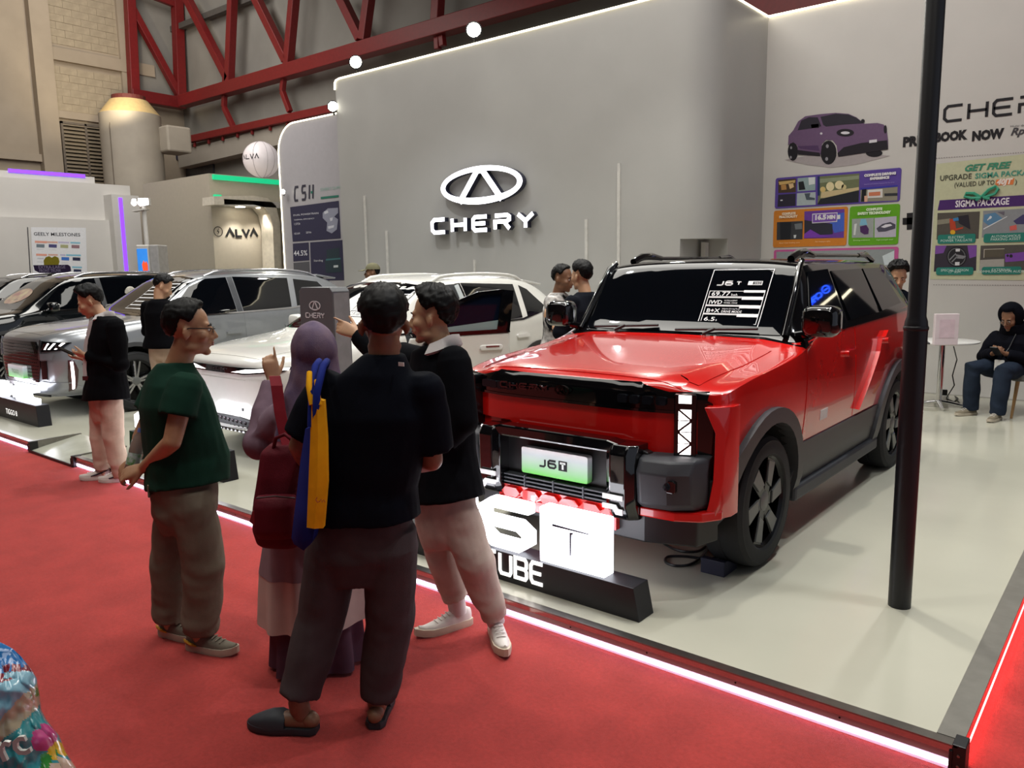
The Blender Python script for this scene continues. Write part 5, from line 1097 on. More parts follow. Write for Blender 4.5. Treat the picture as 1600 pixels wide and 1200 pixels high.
# hand-held speech board
sp = at(82, 410, 15.5); c = empty('speech_board', (sp.x, sp.y, 0), 0, 'dark purple speech board with a mustard blob on top, behind the black car', 'sign'); Fs = FR((0, 0, sp.z), RH); k = 15.5 / FPX
s2 = lambda pts: [((x - 82) * k, (410 - y) * k) for x, y in pts]
MB().prism(s2([(54.5, 411), (108, 411), (111.5, 414), (112, 421), (103, 423.5), (64, 423.5), (56, 419)]), Fs, 0, .02).build('board', flat('#2f2444'), c)
MB().prism(s2([(71, 411), (71, 404), (75, 399), (80, 397.5), (84, 400), (89, 397.5), (94, 400), (95, 406), (93, 411)]), Fs, -.004, .012).build('blob', flat('#8d8528'), c)
t = MB(); text_mb(t, 'EXTRA-LARGE', Fs, .085, s2([(62, 416.6)])[0][0], s2([(62, 416.6)])[0][1], .022, width=42 * k); text_mb(t, 'FRONT TRUNK', Fs, .085, s2([(63, 422)])[0][0], s2([(63, 422)])[0][1], .022, width=34 * k); t.build('board_lettering', flat('#9d94b4'), c, fix=False)['kind'] = 'stuff'
MB().tube([(0, 0, sp.z - .1), (0, 0, 0)], .018, 6).build('stick', BLK, c)
# light mast and kiosk
p = at(230, 400, 15.6); c = empty('screen_kiosk', (p.x, p.y, 0), 0, 'white kiosk with a blue and orange screen under the lamp mast', 'kiosk'); Fk = FR((0, 0, p.z), RH); k = 15.6 / FPX
MB().prism([(-15 * k, -p.z), (4 * k, -p.z), (4 * k, 20 * k), (-15 * k, 20 * k)], Fk, -.12, 0).build('kiosk_body', WHITEP, c, bevel=.02)
MB().prism([(4 * k, -p.z), (18 * k, -p.z), (18 * k, 20 * k), (4 * k, 20 * k)], Fk, -.5, -.04).build('kiosk_cabinet', mat('kiosk_grey', '#b3b1b0', .4), c, bevel=.02)
scm = mat('screen_blue', '#2d7fd0', .3, var=0, col2='#1550b0', nscale=2.5, emit='#3a86d8', estr=.55); MB().prism([(-13.5 * k, -.9), (2.5 * k, -.9), (2.5 * k, 14 * k), (-13.5 * k, 14 * k)], Fk, 0, .008).build('screen', scm, c)
MB().prism([(x * k, y * k) for x, y in ((-6, -20), (2, -20), (2, -10), (0, -5), (-2, -8), (-4, -4), (-7, -10))], Fk, .008, .012).build('screen_picture', mat('screen_orange', '#e0512c', .3, var=0, emit='#e0512c', estr=.6), c)
p = at(226, 315, 15.8); c = empty('lamp_mast', (p.x, p.y, 0), 0, 'white lamp mast with two bright heads above the screen kiosk', 'lamp'); k = 15.8 / FPX; Fm = FR((0, 0, p.z), RH)
MB().tube([(0, 0, 0), (0, 0, p.z)], .045, 10).build('mast', WHITEP, c, smooth=60); MB().prism([(-16 * k, -13 * k), (5 * k, -10 * k), (5 * k, -8 * k), (-16 * k, -11 * k)], Fm, -.1, .1).build('crossbar', WHITEP, c)
hm = mat('mast_lamp_lit', '#ffffff', .3, var=0, emit='#fdf6ff', estr=9)
for x0, x1, y0, y1 in ((-18, -9, -5, 7), (-8, 10, -5, 8)):
    f = MB().prism([(x0 * k, (y0 + 4) * k), ((x0 + 4) * k, y0 * k), (x1 * k, (y0 + 2) * k), (x1 * k, y1 * k), ((x0 + 2) * k, y1 * k)], Fm, -.05, .05).build('lamp_head', WHITEP, c)
    MB().prism([((x0 + 1) * k, (y0 + 5) * k), ((x0 + 5) * k, (y0 + 1.2) * k), ((x1 - 1) * k, (y0 + 3) * k), ((x1 - 1) * k, (y1 - 1) * k), ((x0 + 3) * k, (y1 - 1) * k)], Fm, .05, .06).build('lamp_lens', hm, f)

# ---------------------------------------------------------------- stage props
pb = onZ(1407, 945, .1); c = empty('steel_pole', (pb.x, pb.y, .1), 0, 'slim black steel pole standing on the pale stage in front of the posters', 'pole')
zs = onH(1437, 510, pb.dot(FH)).z - .1
MB().lathe([(0, 0), (.052, 0), (.052, zs), (.049, zs + .03), (.041, zs + .055), (.040, 6.5), (0, 6.5)], FR((0, 0, 0), (1, 0, 0), (0, 1, 0)), 28).build('pole_tube', BLKM, c, smooth=40)
MB().lathe([(.053, zs - .012), (.055, zs - .008), (.055, zs + .004), (.052, zs + .008)], FR((0, 0, 0), (1, 0, 0), (0, 1, 0)), 28).build('pole_joint', BLKM, c, smooth=40)

def lit_sign(label, x0, x1, y0, word_, zb, fh, box=False, sub=None):
    """black trapezoid plinth, lit letters standing on it"""
    c = empty('lit_name_sign', (x0, y0, .1), 0, label, 'sign'); Ls = x1 - x0; F = FR((0, 0, 0), (1, 0, 0))
    MB().loft([[V((xa, ya, z)) for xa, ya in ((a0, .0), (a1, .0), (a1, .14), (a0, .14))] for z, a0, a1 in ((0, 0, Ls), (zb, .035, Ls - .035))]).build('plinth', mat('plinth_black', '#16161c', .45), c, bevel=.003)
    return c, F, Ls
s0 = onZ(1000, 972, .1); YS = s0.y
gx2 = lambda px, py: onY(px, py, YS)
x_l = -3.55
c, F, Ls = lit_sign('big lit name sign on a black plinth in front of the red car', x_l, s0.x, YS, 'J6T', gx2(990, 918).z - .1, .3)
zb = gx2(990, 918).z - .1
bx0, bx1 = gx2(840, 800).x - x_l, gx2(942, 815).x - x_l; zt_ = gx2(952, 812).z - .1 - .012
tb = MB().box(bx0, bx1, .02, .11, zb, zt_).build('letter_box', SIGNLIT, c, bevel=.006)
Fz = FR((0, .018, 0), (1, 0, 0)); w_, h_ = bx1 - bx0, zt_ - zb; m = MB()
m.prism([(bx0 + w_ * .22, zb + h_ * .70), (bx0 + w_ * .78, zb + h_ * .70), (bx0 + w_ * .78, zb + h_ * .715), (bx0 + w_ * .22, zb + h_ * .74)], Fz, 0, .004); m.prism([(bx0 + w_ * .49, zb + h_ * .25), (bx0 + w_ * .505, zb + h_ * .25), (bx0 + w_ * .515, zb + h_ * .62), (bx0 + w_ * .56, zb + h_ * .66), (bx0 + w_ * .49, zb + h_ * .66)], Fz, 0, .004)
m.prism([(bx0 + w_ * .22, zb + h_ * .74), (bx0 + w_ * .27, zb + h_ * .735), (bx0 + w_ * .22, zb + h_ * .70)], Fz, 0, .004)
m.build('letter_shadow_edge', mat('shadow_edge_navy', '#2b2c48', .5), tb)  # flat dark strips paint the shadow edges of the inset T
x6a, x6b = gx2(742, 800).x - x_l, gx2(829, 815).x - x_l; w6 = x6b - x6a; h6 = zt_ - zb
m = MB(); strokes(m, [[(.93, .875), (.28, .875), (.12, .74), (.12, .26), (.28, .125), (.74, .125), (.88, .25), (.88, .40), (.74, .515), (.12, .515)]], FR((0, .02, 0), (1, 0, 0)), .056, -.06, 0, x6a, zb, w6, h6)
m.build('letter', SIGNLIT, c)
m = MB(); strokes(m, [[(.85, .92), (.85, .22), (.66, .08), (.0, .08)]], FR((0, .02, 0), (1, 0, 0)), .075, -.09, 0, x6a - w6 * 1.12, zb, w6, h6); m.build('letter', SIGNLIT, c)
Fp = FR((0, -.002, 0), (1, 0, 0)); xq, xe = gx2(757, 885).x - x_l, gx2(853, 905).x - x_l; cwid = (xe - xq) / 4
for i, ch in enumerate('iCUBE'):
    m = MB(); xx = xq + (i - 1) * cwid
    if ch == 'i': strokes(m, [[(.8, 0), (.8, .7)], [(.8, .85), (.8, 1)]], Fp, .02, 0, .004, xx, .045, cwid * .8, .11)
    else: strokes(m, GL[ch], Fp, .02, 0, .004, xx + .015, .045, cwid - .03, .11)
    m.build('plinth_letter', mat('plinth_letter_lit', '#ffffff', .4, var=0, emit='#f3f1ec', estr=.8), c)
def row_sign(label, x0, x1, y0, n, nsub):
    c, F, Ls = lit_sign(label, x0, x1, y0, '', .24, .2)
    for i in range(n):
        w = (Ls - .2) / n; MB_ = MB(); strokes(MB_, GL['CSHECUBE6'[i % 9]], FR((0, .03, 0), (1, 0, 0)), .055, -.07, 0, .09 + i * w + .03, .27, w - .06, .13); MB_.build('letter', SIGNLIT, c)
    t = MB(); text_mb(t, 'TIGGO 8' if n == 5 else 'TIGGO', FR((0, -.002, 0), (1, 0, 0)), .09, Ls * .45, .06, .002); t.build('plinth_letter', MATS['plinth_letter_lit'], c, fix=False)['kind'] = 'stuff'
p = onZ(62, 665, .1); row_sign('lit name sign at the left edge in front of the grey car', p.x - 1.75, p.x, p.y, 5, 0)
p = onZ(350, 752, .1); row_sign('lit name sign in front of the white car, half hidden by the man in green', p.x - 1.62, p.x, p.y, 4, 0)

# information pylons
c = empty('info_pylon', (-4.86, 3.62, .1), 0, 'grey information pylon with a small emblem, between the white and the red car', 'pylon')
PYG = mat('pylon_grey', '#55575a', .5, var=.03)
hz = 1.565; prof = [(-.20, 0), (.20, 0), (.20, hz - .03), (.17, hz), (-.17, hz), (-.20, hz - .03)]
MB().prism(prof, FR((0, 0, 0), (1, 0, 0)), -.16, 0).build('pylon_body', PYG, c, bevel=.004); MB().box(.2, .203, .01, .15, .02, hz - .04).build('pylon_side', mat('pylon_side_grey', '#7d7f80', .4), c)
t = MB(); emblem(t, FR((0, 0, 0), (1, 0, 0)), .068, .036, .007, .001, .004, -.01, hz - .135); word(t, 'CHERY', FR((0, 0, 0), (1, 0, 0)), .034, .034, .013, .008, .001, .004, -.125, hz - .225); o = t.build('pylon_mark', flat('#c9c9cc'), c); o['kind'] = 'stuff'
c = empty('info_pylon', (-7.55, 3.14, .1), 0.0, 'slim pylon with green foot and pale top beside the phone user', 'pylon')
MB().box(-.12, .12, -.02, .12, 0, .40).build('pylon_foot', mat('pylon_green', '#3f8f47', .5), c, bevel=.004); MB().loft([[V((x, y, z)) for x, y in ((-w, -.03), (w, -.03), (w, .13), (-w, .13))] for z, w in ((.40, .15), (.95, .12))]).build('pylon_body', mat('pylon_mauve_grey', '#7e797b', .5), c, bevel=.004)
MB().box(-.09, .09, .0, .06, .95, 1.40).build('pylon_top', mat('acrylic_pale', '#9aa69c', .15, var=.1), c, bevel=.01); MB().box(-.07, .07, -.006, 0, 1.06, 1.24).build('pylon_screen', mat('screen_lime', '#9fd030', .3, var=.2, emit='#9fd030', estr=.5), c)
# chock and cable
p = onZ(1128, 892, .1); k = MB(); k.prism([(0, 0), (.17, 0), (.17, .03), (.04, .085), (0, .085)], FR((p.x - .09, p.y - .07, .1), (0, 1, 0)), 0, .14); o = k.build('wheel_chock', mat('chock_navy', '#12142c', .6), None, bevel=.004); tag(o, 'dark navy wheel chock under the front tyre of the red car', 'chock')
m = MB(); pts = []
for px, py, z in ((1030, 800, .30), (1028, 825, .16), (1032, 842, .112), (1060, 858, .11), (1090, 860, .11), (1106, 852, .112), (1100, 866, .111), (1080, 880, .11), (1055, 882, .11), (1041, 876, .11), (1046, 868, .112), (1075, 868, .115), (1108, 872, .112), (1128, 866, .112)):
    pts.append(onZ(px, py, z))
fine = []
for i in range(len(pts) - 1):
    p0, p1, p2, p3 = pts[max(0, i - 1)], pts[i], pts[i + 1], pts[min(len(pts) - 1, i + 2)]
    for j in range(5):
        t = j / 5; fine.append(.5 * ((2 * p1) + (p2 - p0) * t + (2 * p0 - 5 * p1 + 4 * p2 - p3) * t * t + (3 * p1 - p0 - 3 * p2 + p3) * t ** 3))
m.tube(fine, .008, 6); tag(m.build('power_cable', BLK, None, smooth=60), 'black power cable looped on the stage under the red car', 'cable')
# table, laptop, leaflet stand
TX, TY = onZ(1468, 634, .1).x, onZ(1468, 634, .1).y
c = empty('round_table', (TX, TY, .1), 0, 'round white table with chrome column beside the poster wall', 'table'); FZ = lambda x=0, y=0, z=0: FR((x, y, z), (1, 0, 0), (0, 1, 0))
MB().lathe([(0, .755), (.36, .755), (.38, .762), (.38, .775), (.37, .78), (0, .78)], FZ(), 40).build('tabletop', WHITEP, c, smooth=40); MB().lathe([(0, .03), (.032, .03), (.032, .74), (.10, .745), (.10, .755), (0, .755)], FZ(), 20).build('column', CHROME, c, smooth=40)
for i in range(4):
    a = i * PI / 2 + .35; MB().tube([(0, 0, .07), (.12 * math.cos(a), .12 * math.sin(a), .05), (.27 * math.cos(a), .27 * math.sin(a), .018)], [.026, .024, .018], 8).build('foot', CHROME, c, smooth=60)
p = onZ(1449, 534, .885); o = empty('laptop', (p.x, p.y, .885), 1.9, 'dark open laptop on the round white table', 'laptop'); MB().box(-.15, .15, -.02, .2, 0, .016).build('laptop_base', DGREY, o, bevel=.003); MB().add([(-.15, .19, .012), (.15, .19, .012), (.15, .28, .21), (-.15, .28, .21), (-.15, .2, .012), (.15, .2, .012), (.15, .29, .21), (-.15, .29, .21)], [(0, 1, 2, 3), (7, 6, 5, 4), (0, 4, 5, 1), (1, 5, 6, 2), (2, 6, 7, 3), (3, 7, 4, 0)]).build('laptop_lid', DGREY, o)
p = onZ(1479, 537, .885); o = empty('leaflet_stand', (p.x, p.y, .882), .62, 'white leaflet stand on the round white table', 'stand'); MB().box(-.125, .125, -.01, .04, 0, .34).build('stand_body', mat('leaflet_white', '#d6c9cb', .4, var=.03), o, bevel=.006); MB().prism(rrect(-.08, .08, .08, .28, .01), FR((0, -.01, 0), (1, 0, 0)), 0, .002).build('leaflet', mat('leaflet_pink', '#d2bec4', .5), o)
p2 = [onZ(1492, 540, .86), onY(1497, 560, TY + .15), onY(1490, 585, TY + .1), onY(1493, 600, TY + .1), onZ(1480, 621, .11), onZ(1492, 626, .108), onZ(1499, 621, .108), onZ(1494, 617, .108), onZ(1505, 634, .108)]
m = MB(); m.tube(p2, .007, 6); tag(m.build('charger_cable', BLK, None, smooth=60), 'thin charger cable hanging from the round white table', 'cable')
p = onZ(1477, 622, .1); o = empty('power_adapter', (p.x, p.y, .1), .3, 'white power block with a black plug under the table', 'adapter'); MB().box(-.05, .05, -.03, .03, 0, .05).build('block', WHITEP, o, bevel=.006); MB().box(-.03, .03, -.02, .02, .05, .12).build('plug', BLK, o, bevel=.006)
# chair of the seated man
CHX, CHY = -1.02, 10.12
c = empty('side_chair', (CHX, CHY, .1), .45, 'grey upholstered chair with tapered wooden legs under the seated man', 'chair'); UP = mat('chair_grey_cloth', '#5e615c', .8, var=.08, bump=.2, bscale=150); WD = mat('beech_wood', '#9a774c', .5, var=.15, nscale=8, stretch=(1, 1, .15))
MB().prism(rrect(-.24, -.24, .24, .24, .07), FZ(), .40, .47).build('seat', UP, c, bevel=.015)
bk = MB(); bk.loft([[V((.27 * math.sin(a) * k, .05 + .23 * math.cos(a) * k, z)) for a in [-1.9 + 3.8 * i / 12 for i in range(13)] for k in ((1.0,) if True else ())] + [V((.23 * math.sin(a), .05 + .19 * math.cos(a), z)) for a in [1.9 - 3.8 * i / 12 for i in range(13)]] for z in (.45, .60, .76, .80)]); bk.build('backrest', UP, c, smooth=40)
for sx, sy in ((-1, -1), (1, -1), (1, 1), (-1, 1)): MB().tube([(sx * .18, sy * .18, .40), (sx * .235, sy * .235, 0)], [.022, .013], 8).build('leg', WD, c, smooth=60)

# ---------------------------------------------------------------- people
def smo(me):
    me.polygons.foreach_set('use_smooth', [True] * len(me.polygons)); return me
def remesh(mb, name, vox, smooth=3, fac=.5, fn=None):
    me = mb.mesh('tmp'); o = bpy.data.objects.new('tmp', me); COL.objects.link(o)
    r = o.modifiers.new('r', 'REMESH'); r.mode = 'VOXEL'; r.voxel_size = vox; r.use_smooth_shade = True
    if smooth: s = o.modifiers.new('s', 'SMOOTH'); s.factor = fac; s.iterations = smooth
    dg = bpy.context.evaluated_depsgraph_get(); out = bpy.data.meshes.new_from_object(o.evaluated_get(dg)); bpy.data.objects.remove(o); bpy.data.meshes.remove(me)
    out.name = name
    if fn:
        nr = [v.normal.copy() for v in out.vertices]
        for v, n in zip(out.vertices, nr): v.co += n * fn(v.co, n)
    out.polygons.foreach_set('use_smooth', [True] * len(out.polygons)); return out
def seg(mb, a, b, ra, rb, n=16, caps=True, mid=None):           # tapered limb with round ends
    a, b = V(a), V(b); d = b - a; L = d.length or 1e-4; d.normalize(); u = d.orthogonal().normalized(); w = d.cross(u)
    st = []
    if caps: st += [(-.85 * ra, .5 * ra), (-.5 * ra, .86 * ra)]
    st += [(0, ra)] + ([(L * .45, mid)] if mid else []) + [(L, rb)]
    if caps: st += [(L + .5 * rb, .86 * rb), (L + .85 * rb, .5 * rb)]
    return mb.loft([[a + d * t + (u * math.cos(q) + w * math.sin(q)) * r for q in [2 * PI * j / n for j in range(n)]] for t, r in st])
def rings(mb, st, n=24, sq=2.4):                                # st: (centre, right vec*rx, fwd vec*ry)
    R = []
    for c, rx, ry in st:
        P = []
        for j in range(n):
            t = 2 * PI * j / n; ct, s_ = math.cos(t), math.sin(t); k = (abs(ct) ** sq + abs(s_) ** sq) ** (-1 / sq); P.append(V(c) + V(rx) * (ct * k) + V(ry) * (s_ * k))
        R.append(P)
    return mb.loft(R)
def hand(mb, w, d, n, side, curl=(.5, .5, .55, .6), sc=1.0, thumb=.5, straight=()):
    """w wrist, d finger direction, n back-of-hand normal; side +1: thumb toward d x n"""
    w, d, n = V(w), V(d).normalized(), V(n); n = (n - d * n.dot(d)).normalized(); x = d.cross(n) * side
    q = lambda a, b, c: w + (x * a + d * b + n * c) * sc
    mb.loft([[q(a * hw, b, c * ht) for a, c in rrect(-1, -1, 1, 1, .7, 3)] for b, hw, ht in ((-.02, .024, .018), (.02, .030, .017), (.06, .038, .015), (.088, .040, .012), (.098, .036, .009))])
    for i, (fx, L) in enumerate(((.030, .070), (.0105, .079), (-.0095, .073), (-.029, .057))):
        c = curl[i]; p = V((fx, .088, 0)); ang = c * .35; r = .0086
        for k, fl in enumerate((.45, .32, .26)):
            nx = p + V((fx * .12, math.cos(ang), -math.sin(ang))) * (L * fl); seg(mb, q(*p), q(*nx), r * sc, (r - .0009) * sc, 10); p = nx; r -= .0009; ang += c * 1.0
    p = V((.024, .022, -.004)); ang = .75 - thumb * .35
    for k, fl in enumerate((.040, .032, .026)):
        nx = p + V((math.sin(ang), math.cos(ang), -.25 - thumb * .35)).normalized() * fl; seg(mb, q(*p), q(*nx), (.0125 - k * .0015) * sc, (.0108 - k * .0015) * sc, 10); p = nx; ang -= thumb * .45
def noi(p, s, seed=0): return noise.noise(V((p.x * s[0] + seed, p.y * s[1] + seed * 1.7, p.z * s[2])))
def head_parts(mb, M, female=False):
    E = lambda c, r: mb.ell(M @ V(c), r, M.to_3x3(), 20, 14)
    E((0, -.012, .045), (.077, .097, .086)); E((0, .030, -.012), (.063, .066, .088)); E((0, .034, -.068), (.052, .052, .042)); E((0, .074, -.098), (.024, .022, .018))
    seg(mb, M @ V((0, .092, .018)), M @ V((0, .116, -.026)), .0095, .0135, 12); E((.012, .100, -.034), (.011, .012, .009)); E((-.012, .100, -.034), (.011, .012, .009))
    seg(mb, M @ V((-.040, .077, .030)), M @ V((.040, .077, .030)), .013, .013, 10)
    for s in (1, -1):
        E((s * .044, .058, -.020), (.026, .030, .026)); E((s * .034, .010, -.075), (.028, .05, .024))
        E((s * .031, .079, .010), (.0155, .012, .011))
        m2 = M @ Matrix.Translation((s * .078, -.010, -.008)) @ Matrix.Rotation(s * .35, 4, 'Z'); mb.ell(m2 @ V((0, 0, 0)), (.008, .021, .033), m2.to_3x3(), 14, 10); mb.ell(m2 @ V((s * .006, -.010, .002)), (.008, .011, .026), m2.to_3x3(), 12, 8)
    E((0, .084, -.058), (.030, .018, .018)); E((0, .100, -.053), (.019, .0085, .0048)); E((0, .098, -.064), (.017, .009, .0055))
def hairline(az):
    a = abs(math.degrees(az)); tb = ((0, 40), (38, 38), (55, 26), (68, 4), (80, -6), (92, 2), (108, 6), (122, -34), (150, -52), (180, -55))
    for (a0, e0), (a1, e1) in zip(tb, tb[1:]):
        if a <= a1: return math.radians(e0 + (e1 - e0) * (a - a0) / (a1 - a0))
    return math.radians(-55)
def hair_mesh(M, top=.028, side=.010, front=.02, seed=0, rough=.006, nu=64, nv=40, line=0.0, part=0):
    mb = MB(); rows = []
    for i in range(nv + 1):
        el = PI / 2 - PI * i / nv; row = []
        for j in range(nu):
            az = 2 * PI * j / nu - PI; dv = V((math.sin(az) * math.cos(el), math.cos(az) * math.cos(el), math.sin(el)))
            r = 1 / math.sqrt((dv.x / .077) ** 2 + (dv.y / .097) ** 2 + (dv.z / .086) ** 2)
            hl = hairline(az) + math.radians(line) + .05 * noise.noise(V((az * 5, seed, 0))); e = (el - hl) / .14
            t = side + (top - side) * max(0, dv.z) ** .8 + front * max(0, dv.y) * max(0, dv.z)
            nz = noise.noise(V((dv.x * 9 + seed, dv.y * 9, dv.z * 9))) * rough + noise.noise(V((az * 14 + seed, dv.z * 3, 1.3))) * rough * .8
            k = max(0, min(1, e)); row.append(M @ (V((0, -.012, .045)) + dv * (r + (t + nz) * k - .02 * (1 - k))))
        rows.append(row)
    mb.loft(rows, cap=False); return smo(mb.mesh('hair', merge=1e-5))
SKIN = mat('skin_tan', '#a57a5a', .5, var=.06, nscale=30); SKIN2 = mat('skin_brown', '#7f5a42', .5, var=.06, nscale=30); SKIN3 = mat('skin_light', '#b88e6e', .5, var=.05, nscale=30)
HAIR = mat('black_hair', '#080707', .55, var=.3, nscale=60, stretch=(1, 1, .3), spec=.2); LIP = mat('lips', '#8a4a42', .45, var=.05); EYEW = mat('eye_white', '#cfc8c2', .2, var=0); IRIS = mat('iris_dark', '#1a100c', .15, var=0)
def cloth(name, col, **k):
    a = dict(rough=.85, var=.07, nscale=14, bump=.12, bscale=420, spec=.12); a.update(k); return mat(name, col, **a)
def person(label, J, face, o):
    """J: joints in world space; face: (forward, up) of the head; o: options. One continuous body mesh; clothes, hair and shoes are its children."""
    g = V((0, 0, 0)); g = (J['al'] + J['ar']) / 2; base = V((g.x, g.y, o.get('z', 0)))
    J = {k: v - base for k, v in J.items()}
    root = empty('person', base, 0, label, 'person', None)
    skin = o.get('skin', SKIN); vox = o.get('vox', .0065); hs = o.get('hs', 1.0)
    f, u = V(face[0]).normalized(), V(face[1]).normalized(); r_ = f.cross(u).normalized(); u = r_.cross(f).normalized()
    M = Matrix(((r_.x, f.x, u.x, 0), (r_.y, f.y, u.y, 0), (r_.z, f.z, u.z, 0), (0, 0, 0, 1))); M = Matrix.Translation(J['head']) @ M @ Matrix.Scale(hs, 4)
    ms, mh = (J['sl'] + J['sr']) / 2, (J['hl'] + J['hr']) / 2
    rs = (J['sr'] - J['sl']); sw = rs.length / 2; rs.normalize(); rh = (J['hr'] - J['hl']).normalized(); up = (ms - mh).normalized()
    if rs.dot(rh) < 0: rh = -rh
    nb = J['neck']; wd = o.get('w', 1.0)
    def spine(t): return mh.lerp(ms, t)
    def rf(t):
        rr_ = rh.lerp(rs, max(0, min(1, t))).normalized(); return rr_, up.cross(rr_).normalized()
    tb = o.get('torso', ((-.30, .115, .085), (-.12, .160, .112), (.05, .165, .118), (.32, .142, .105), (.55, .150, .112), (.80, .160, .112), (.97, .125, .085), (1.06, .085, .065)))
    def tors(extra, lo=-9, hi=9, belly=0.0, flare=0.0, dz=0.0):
        st = []
        tl = [q for q in tb if lo <= q[0] <= hi]
        if lo > tb[0][0]:
            q0 = max(q for q in tb if q[0] < lo); q1 = min(q for q in tb if q[0] >= lo); w_ = (lo - q0[0]) / (q1[0] - q0[0]); tl = [(lo, q0[1] + (q1[1] - q0[1]) * w_, q0[2] + (q1[2] - q0[2]) * w_)] + tl
        for t, a, b in tl:
            rr_, ff = rf(t); c = spine(t) + ff * (belly * math.exp(-((t - .32) / .28) ** 2)) ; st.append((c, rr_ * (a * wd * (sw / .17 if t > .5 else 1) + extra + flare * max(0, .5 - t)), ff * (b * wd + extra + belly * math.exp(-((t - .32) / .3) ** 2) + flare * .6 * max(0, .5 - t))))
        return st
    # body
    mb = MB(); rings(mb, tors(-.012)); seg(mb, nb - up * .03, J['head'] - u * .05 * hs - f * .012, .060 * hs, .054 * hs, 18); head_parts(mb, M)
    for s, e, w, sd in (('sl', 'el', 'wl', 'l'), ('sr', 'er', 'wr', 'r')):
        if s + '_off' in o: continue
        seg(mb, J[s] - up * .034, J[e], .046 * wd, .040 * wd, mid=.045 * wd); seg(mb, J[e], J[w], .041 * wd, .026, mid=.036 * wd)
        hd = o.get('hand_' + sd, {}); dd = hd.get('d', (J[w] - J[e])); hand(mb, J[w], dd, hd.get('n', rs * (1 if sd == 'r' else -1)), hd.get('side', 1), hd.get('curl', (.5, .55, .6, .65)), hd.get('sc', hs), hd.get('thumb', .5))
    for h, k, a in (('hl', 'kl', 'al'), ('hr', 'kr', 'ar')): seg(mb, J[h], J[k], .078, .052, mid=.070); seg(mb, J[k], J[a], .052, .037, mid=.050); seg(mb, J[a], J[a] - V((0, 0, .03)), .038, .036)
    bme = remesh(mb, 'body', vox, 2); bm = bmesh.new(); bm.from_mesh(bme); hv = [v for v in bm.verts if (v.co - J['head']).length < .17]
    for _ in range(3): bmesh.ops.smooth_vert(bm, verts=hv, factor=.5, use_axis_x=True, use_axis_y=True, use_axis_z=True)
    bm.to_mesh(bme); bm.free(); body = mesh_obj('body', smo(bme), skin, root)
    # face
    for s in (1, -1):
        if not o.get('noface'):
            e = MB(); e.ell(M @ V((s * .031, .0825, .007)), (.0115, .0105, .0075), M.to_3x3(), 12, 8); eo = e.build('eye', EYEW, body, smooth=180)
            e = MB(); e.ell(M @ V((s * .031, .0905, .006)), (.0055, .004, .0058), M.to_3x3(), 10, 6); e.build('iris', IRIS, eo, smooth=180)
            e = MB(); e.tube([M @ V(p) for p in ((s * .014, .0955, .027), (s * .03, .0945, .032), (s * .047, .083, .027))], [.0035, .0042, .002], 6); e.build('eyebrow', HAIR, body, smooth=180)
    if not o.get('noface'):
        e = MB(); e.ell(M @ V((0, .1025, -.0535)), (.019, .0075, .0045), M.to_3x3(), 14, 8); e.ell(M @ V((0, .1005, -.0635)), (.0165, .008, .0052), M.to_3x3(), 14, 8); lo_ = e.build('lips', LIP, body, smooth=180)
    if not o.get('nohair'):
        mesh_obj('hair', hair_mesh(M, *o.get('hair', (.028, .010, .02)), seed=len(label), **o.get('hairk', {})), HAIR, body)
    # trousers
    tv = o.get('tvox', .010)
    if 'trousers' in o:
        T = o['trousers']; mb = MB(); ex = T.get('ex', .012); st = [q for q in tors(ex, -.35, .40)]; rings(mb, st)
        for h, k, a in (('hl', 'kl', 'al'), ('hr', 'kr', 'ar')):
            hem = J[k].lerp(J[a], T.get('hem', 1.0)); r1, r2, r3 = T.get('r', (.098, .078, .062)); d1 = (J[k] - J[h]); 
            n = 18; ax0 = rh; out = []
            for c, r, dirv in ((J[h] + up * .04, r1 * .85, d1), (J[h] - up * .03, r1, d1), (J[h].lerp(J[k], .5), (r1 + r2) / 2, d1), (J[k], r2, J[a] - J[h]), (J[k].lerp(hem, .5), (r2 + r3) / 2 + .003, hem - J[k]), (hem.lerp(J[k], .04), r3, hem - J[k]), (hem, r3, hem - J[k])):
                dv = dirv.normalized(); x = (ax0 - dv * ax0.dot(dv)).normalized(); y = dv.cross(x); out.append([c + (x * math.cos(q) + y * math.sin(q) * 1.08) * r for q in [2 * PI * j / n for j in range(n)]])
            mb.loft(out)
        kz = (J['kl'].z + J['kr'].z) / 2; az = (J['al'].z + J['ar'].z) / 2; amp = T.get('fold', .007)
        def fold(p, n):
            k = .35 + .9 * math.exp(-((p.z - kz) / .10) ** 2) + 1.1 * math.exp(-((p.z - az - .06) / .12) ** 2) + .8 * math.exp(-((p.z - mh.z + .05) / .1) ** 2)
            q = V((p.x, p.y, p.z + .6 * p.x - .5 * p.y)); return amp * k * (noi(q, (7, 7, 9), 3) + .45 * noi(q, (12, 12, 20), 7))
        to = mesh_obj('trousers', remesh(mb, 'trousers', tv, 2, fn=fold), T['mat'], body)
        for nm, pts, m_ in T.get('extra', ()): pass
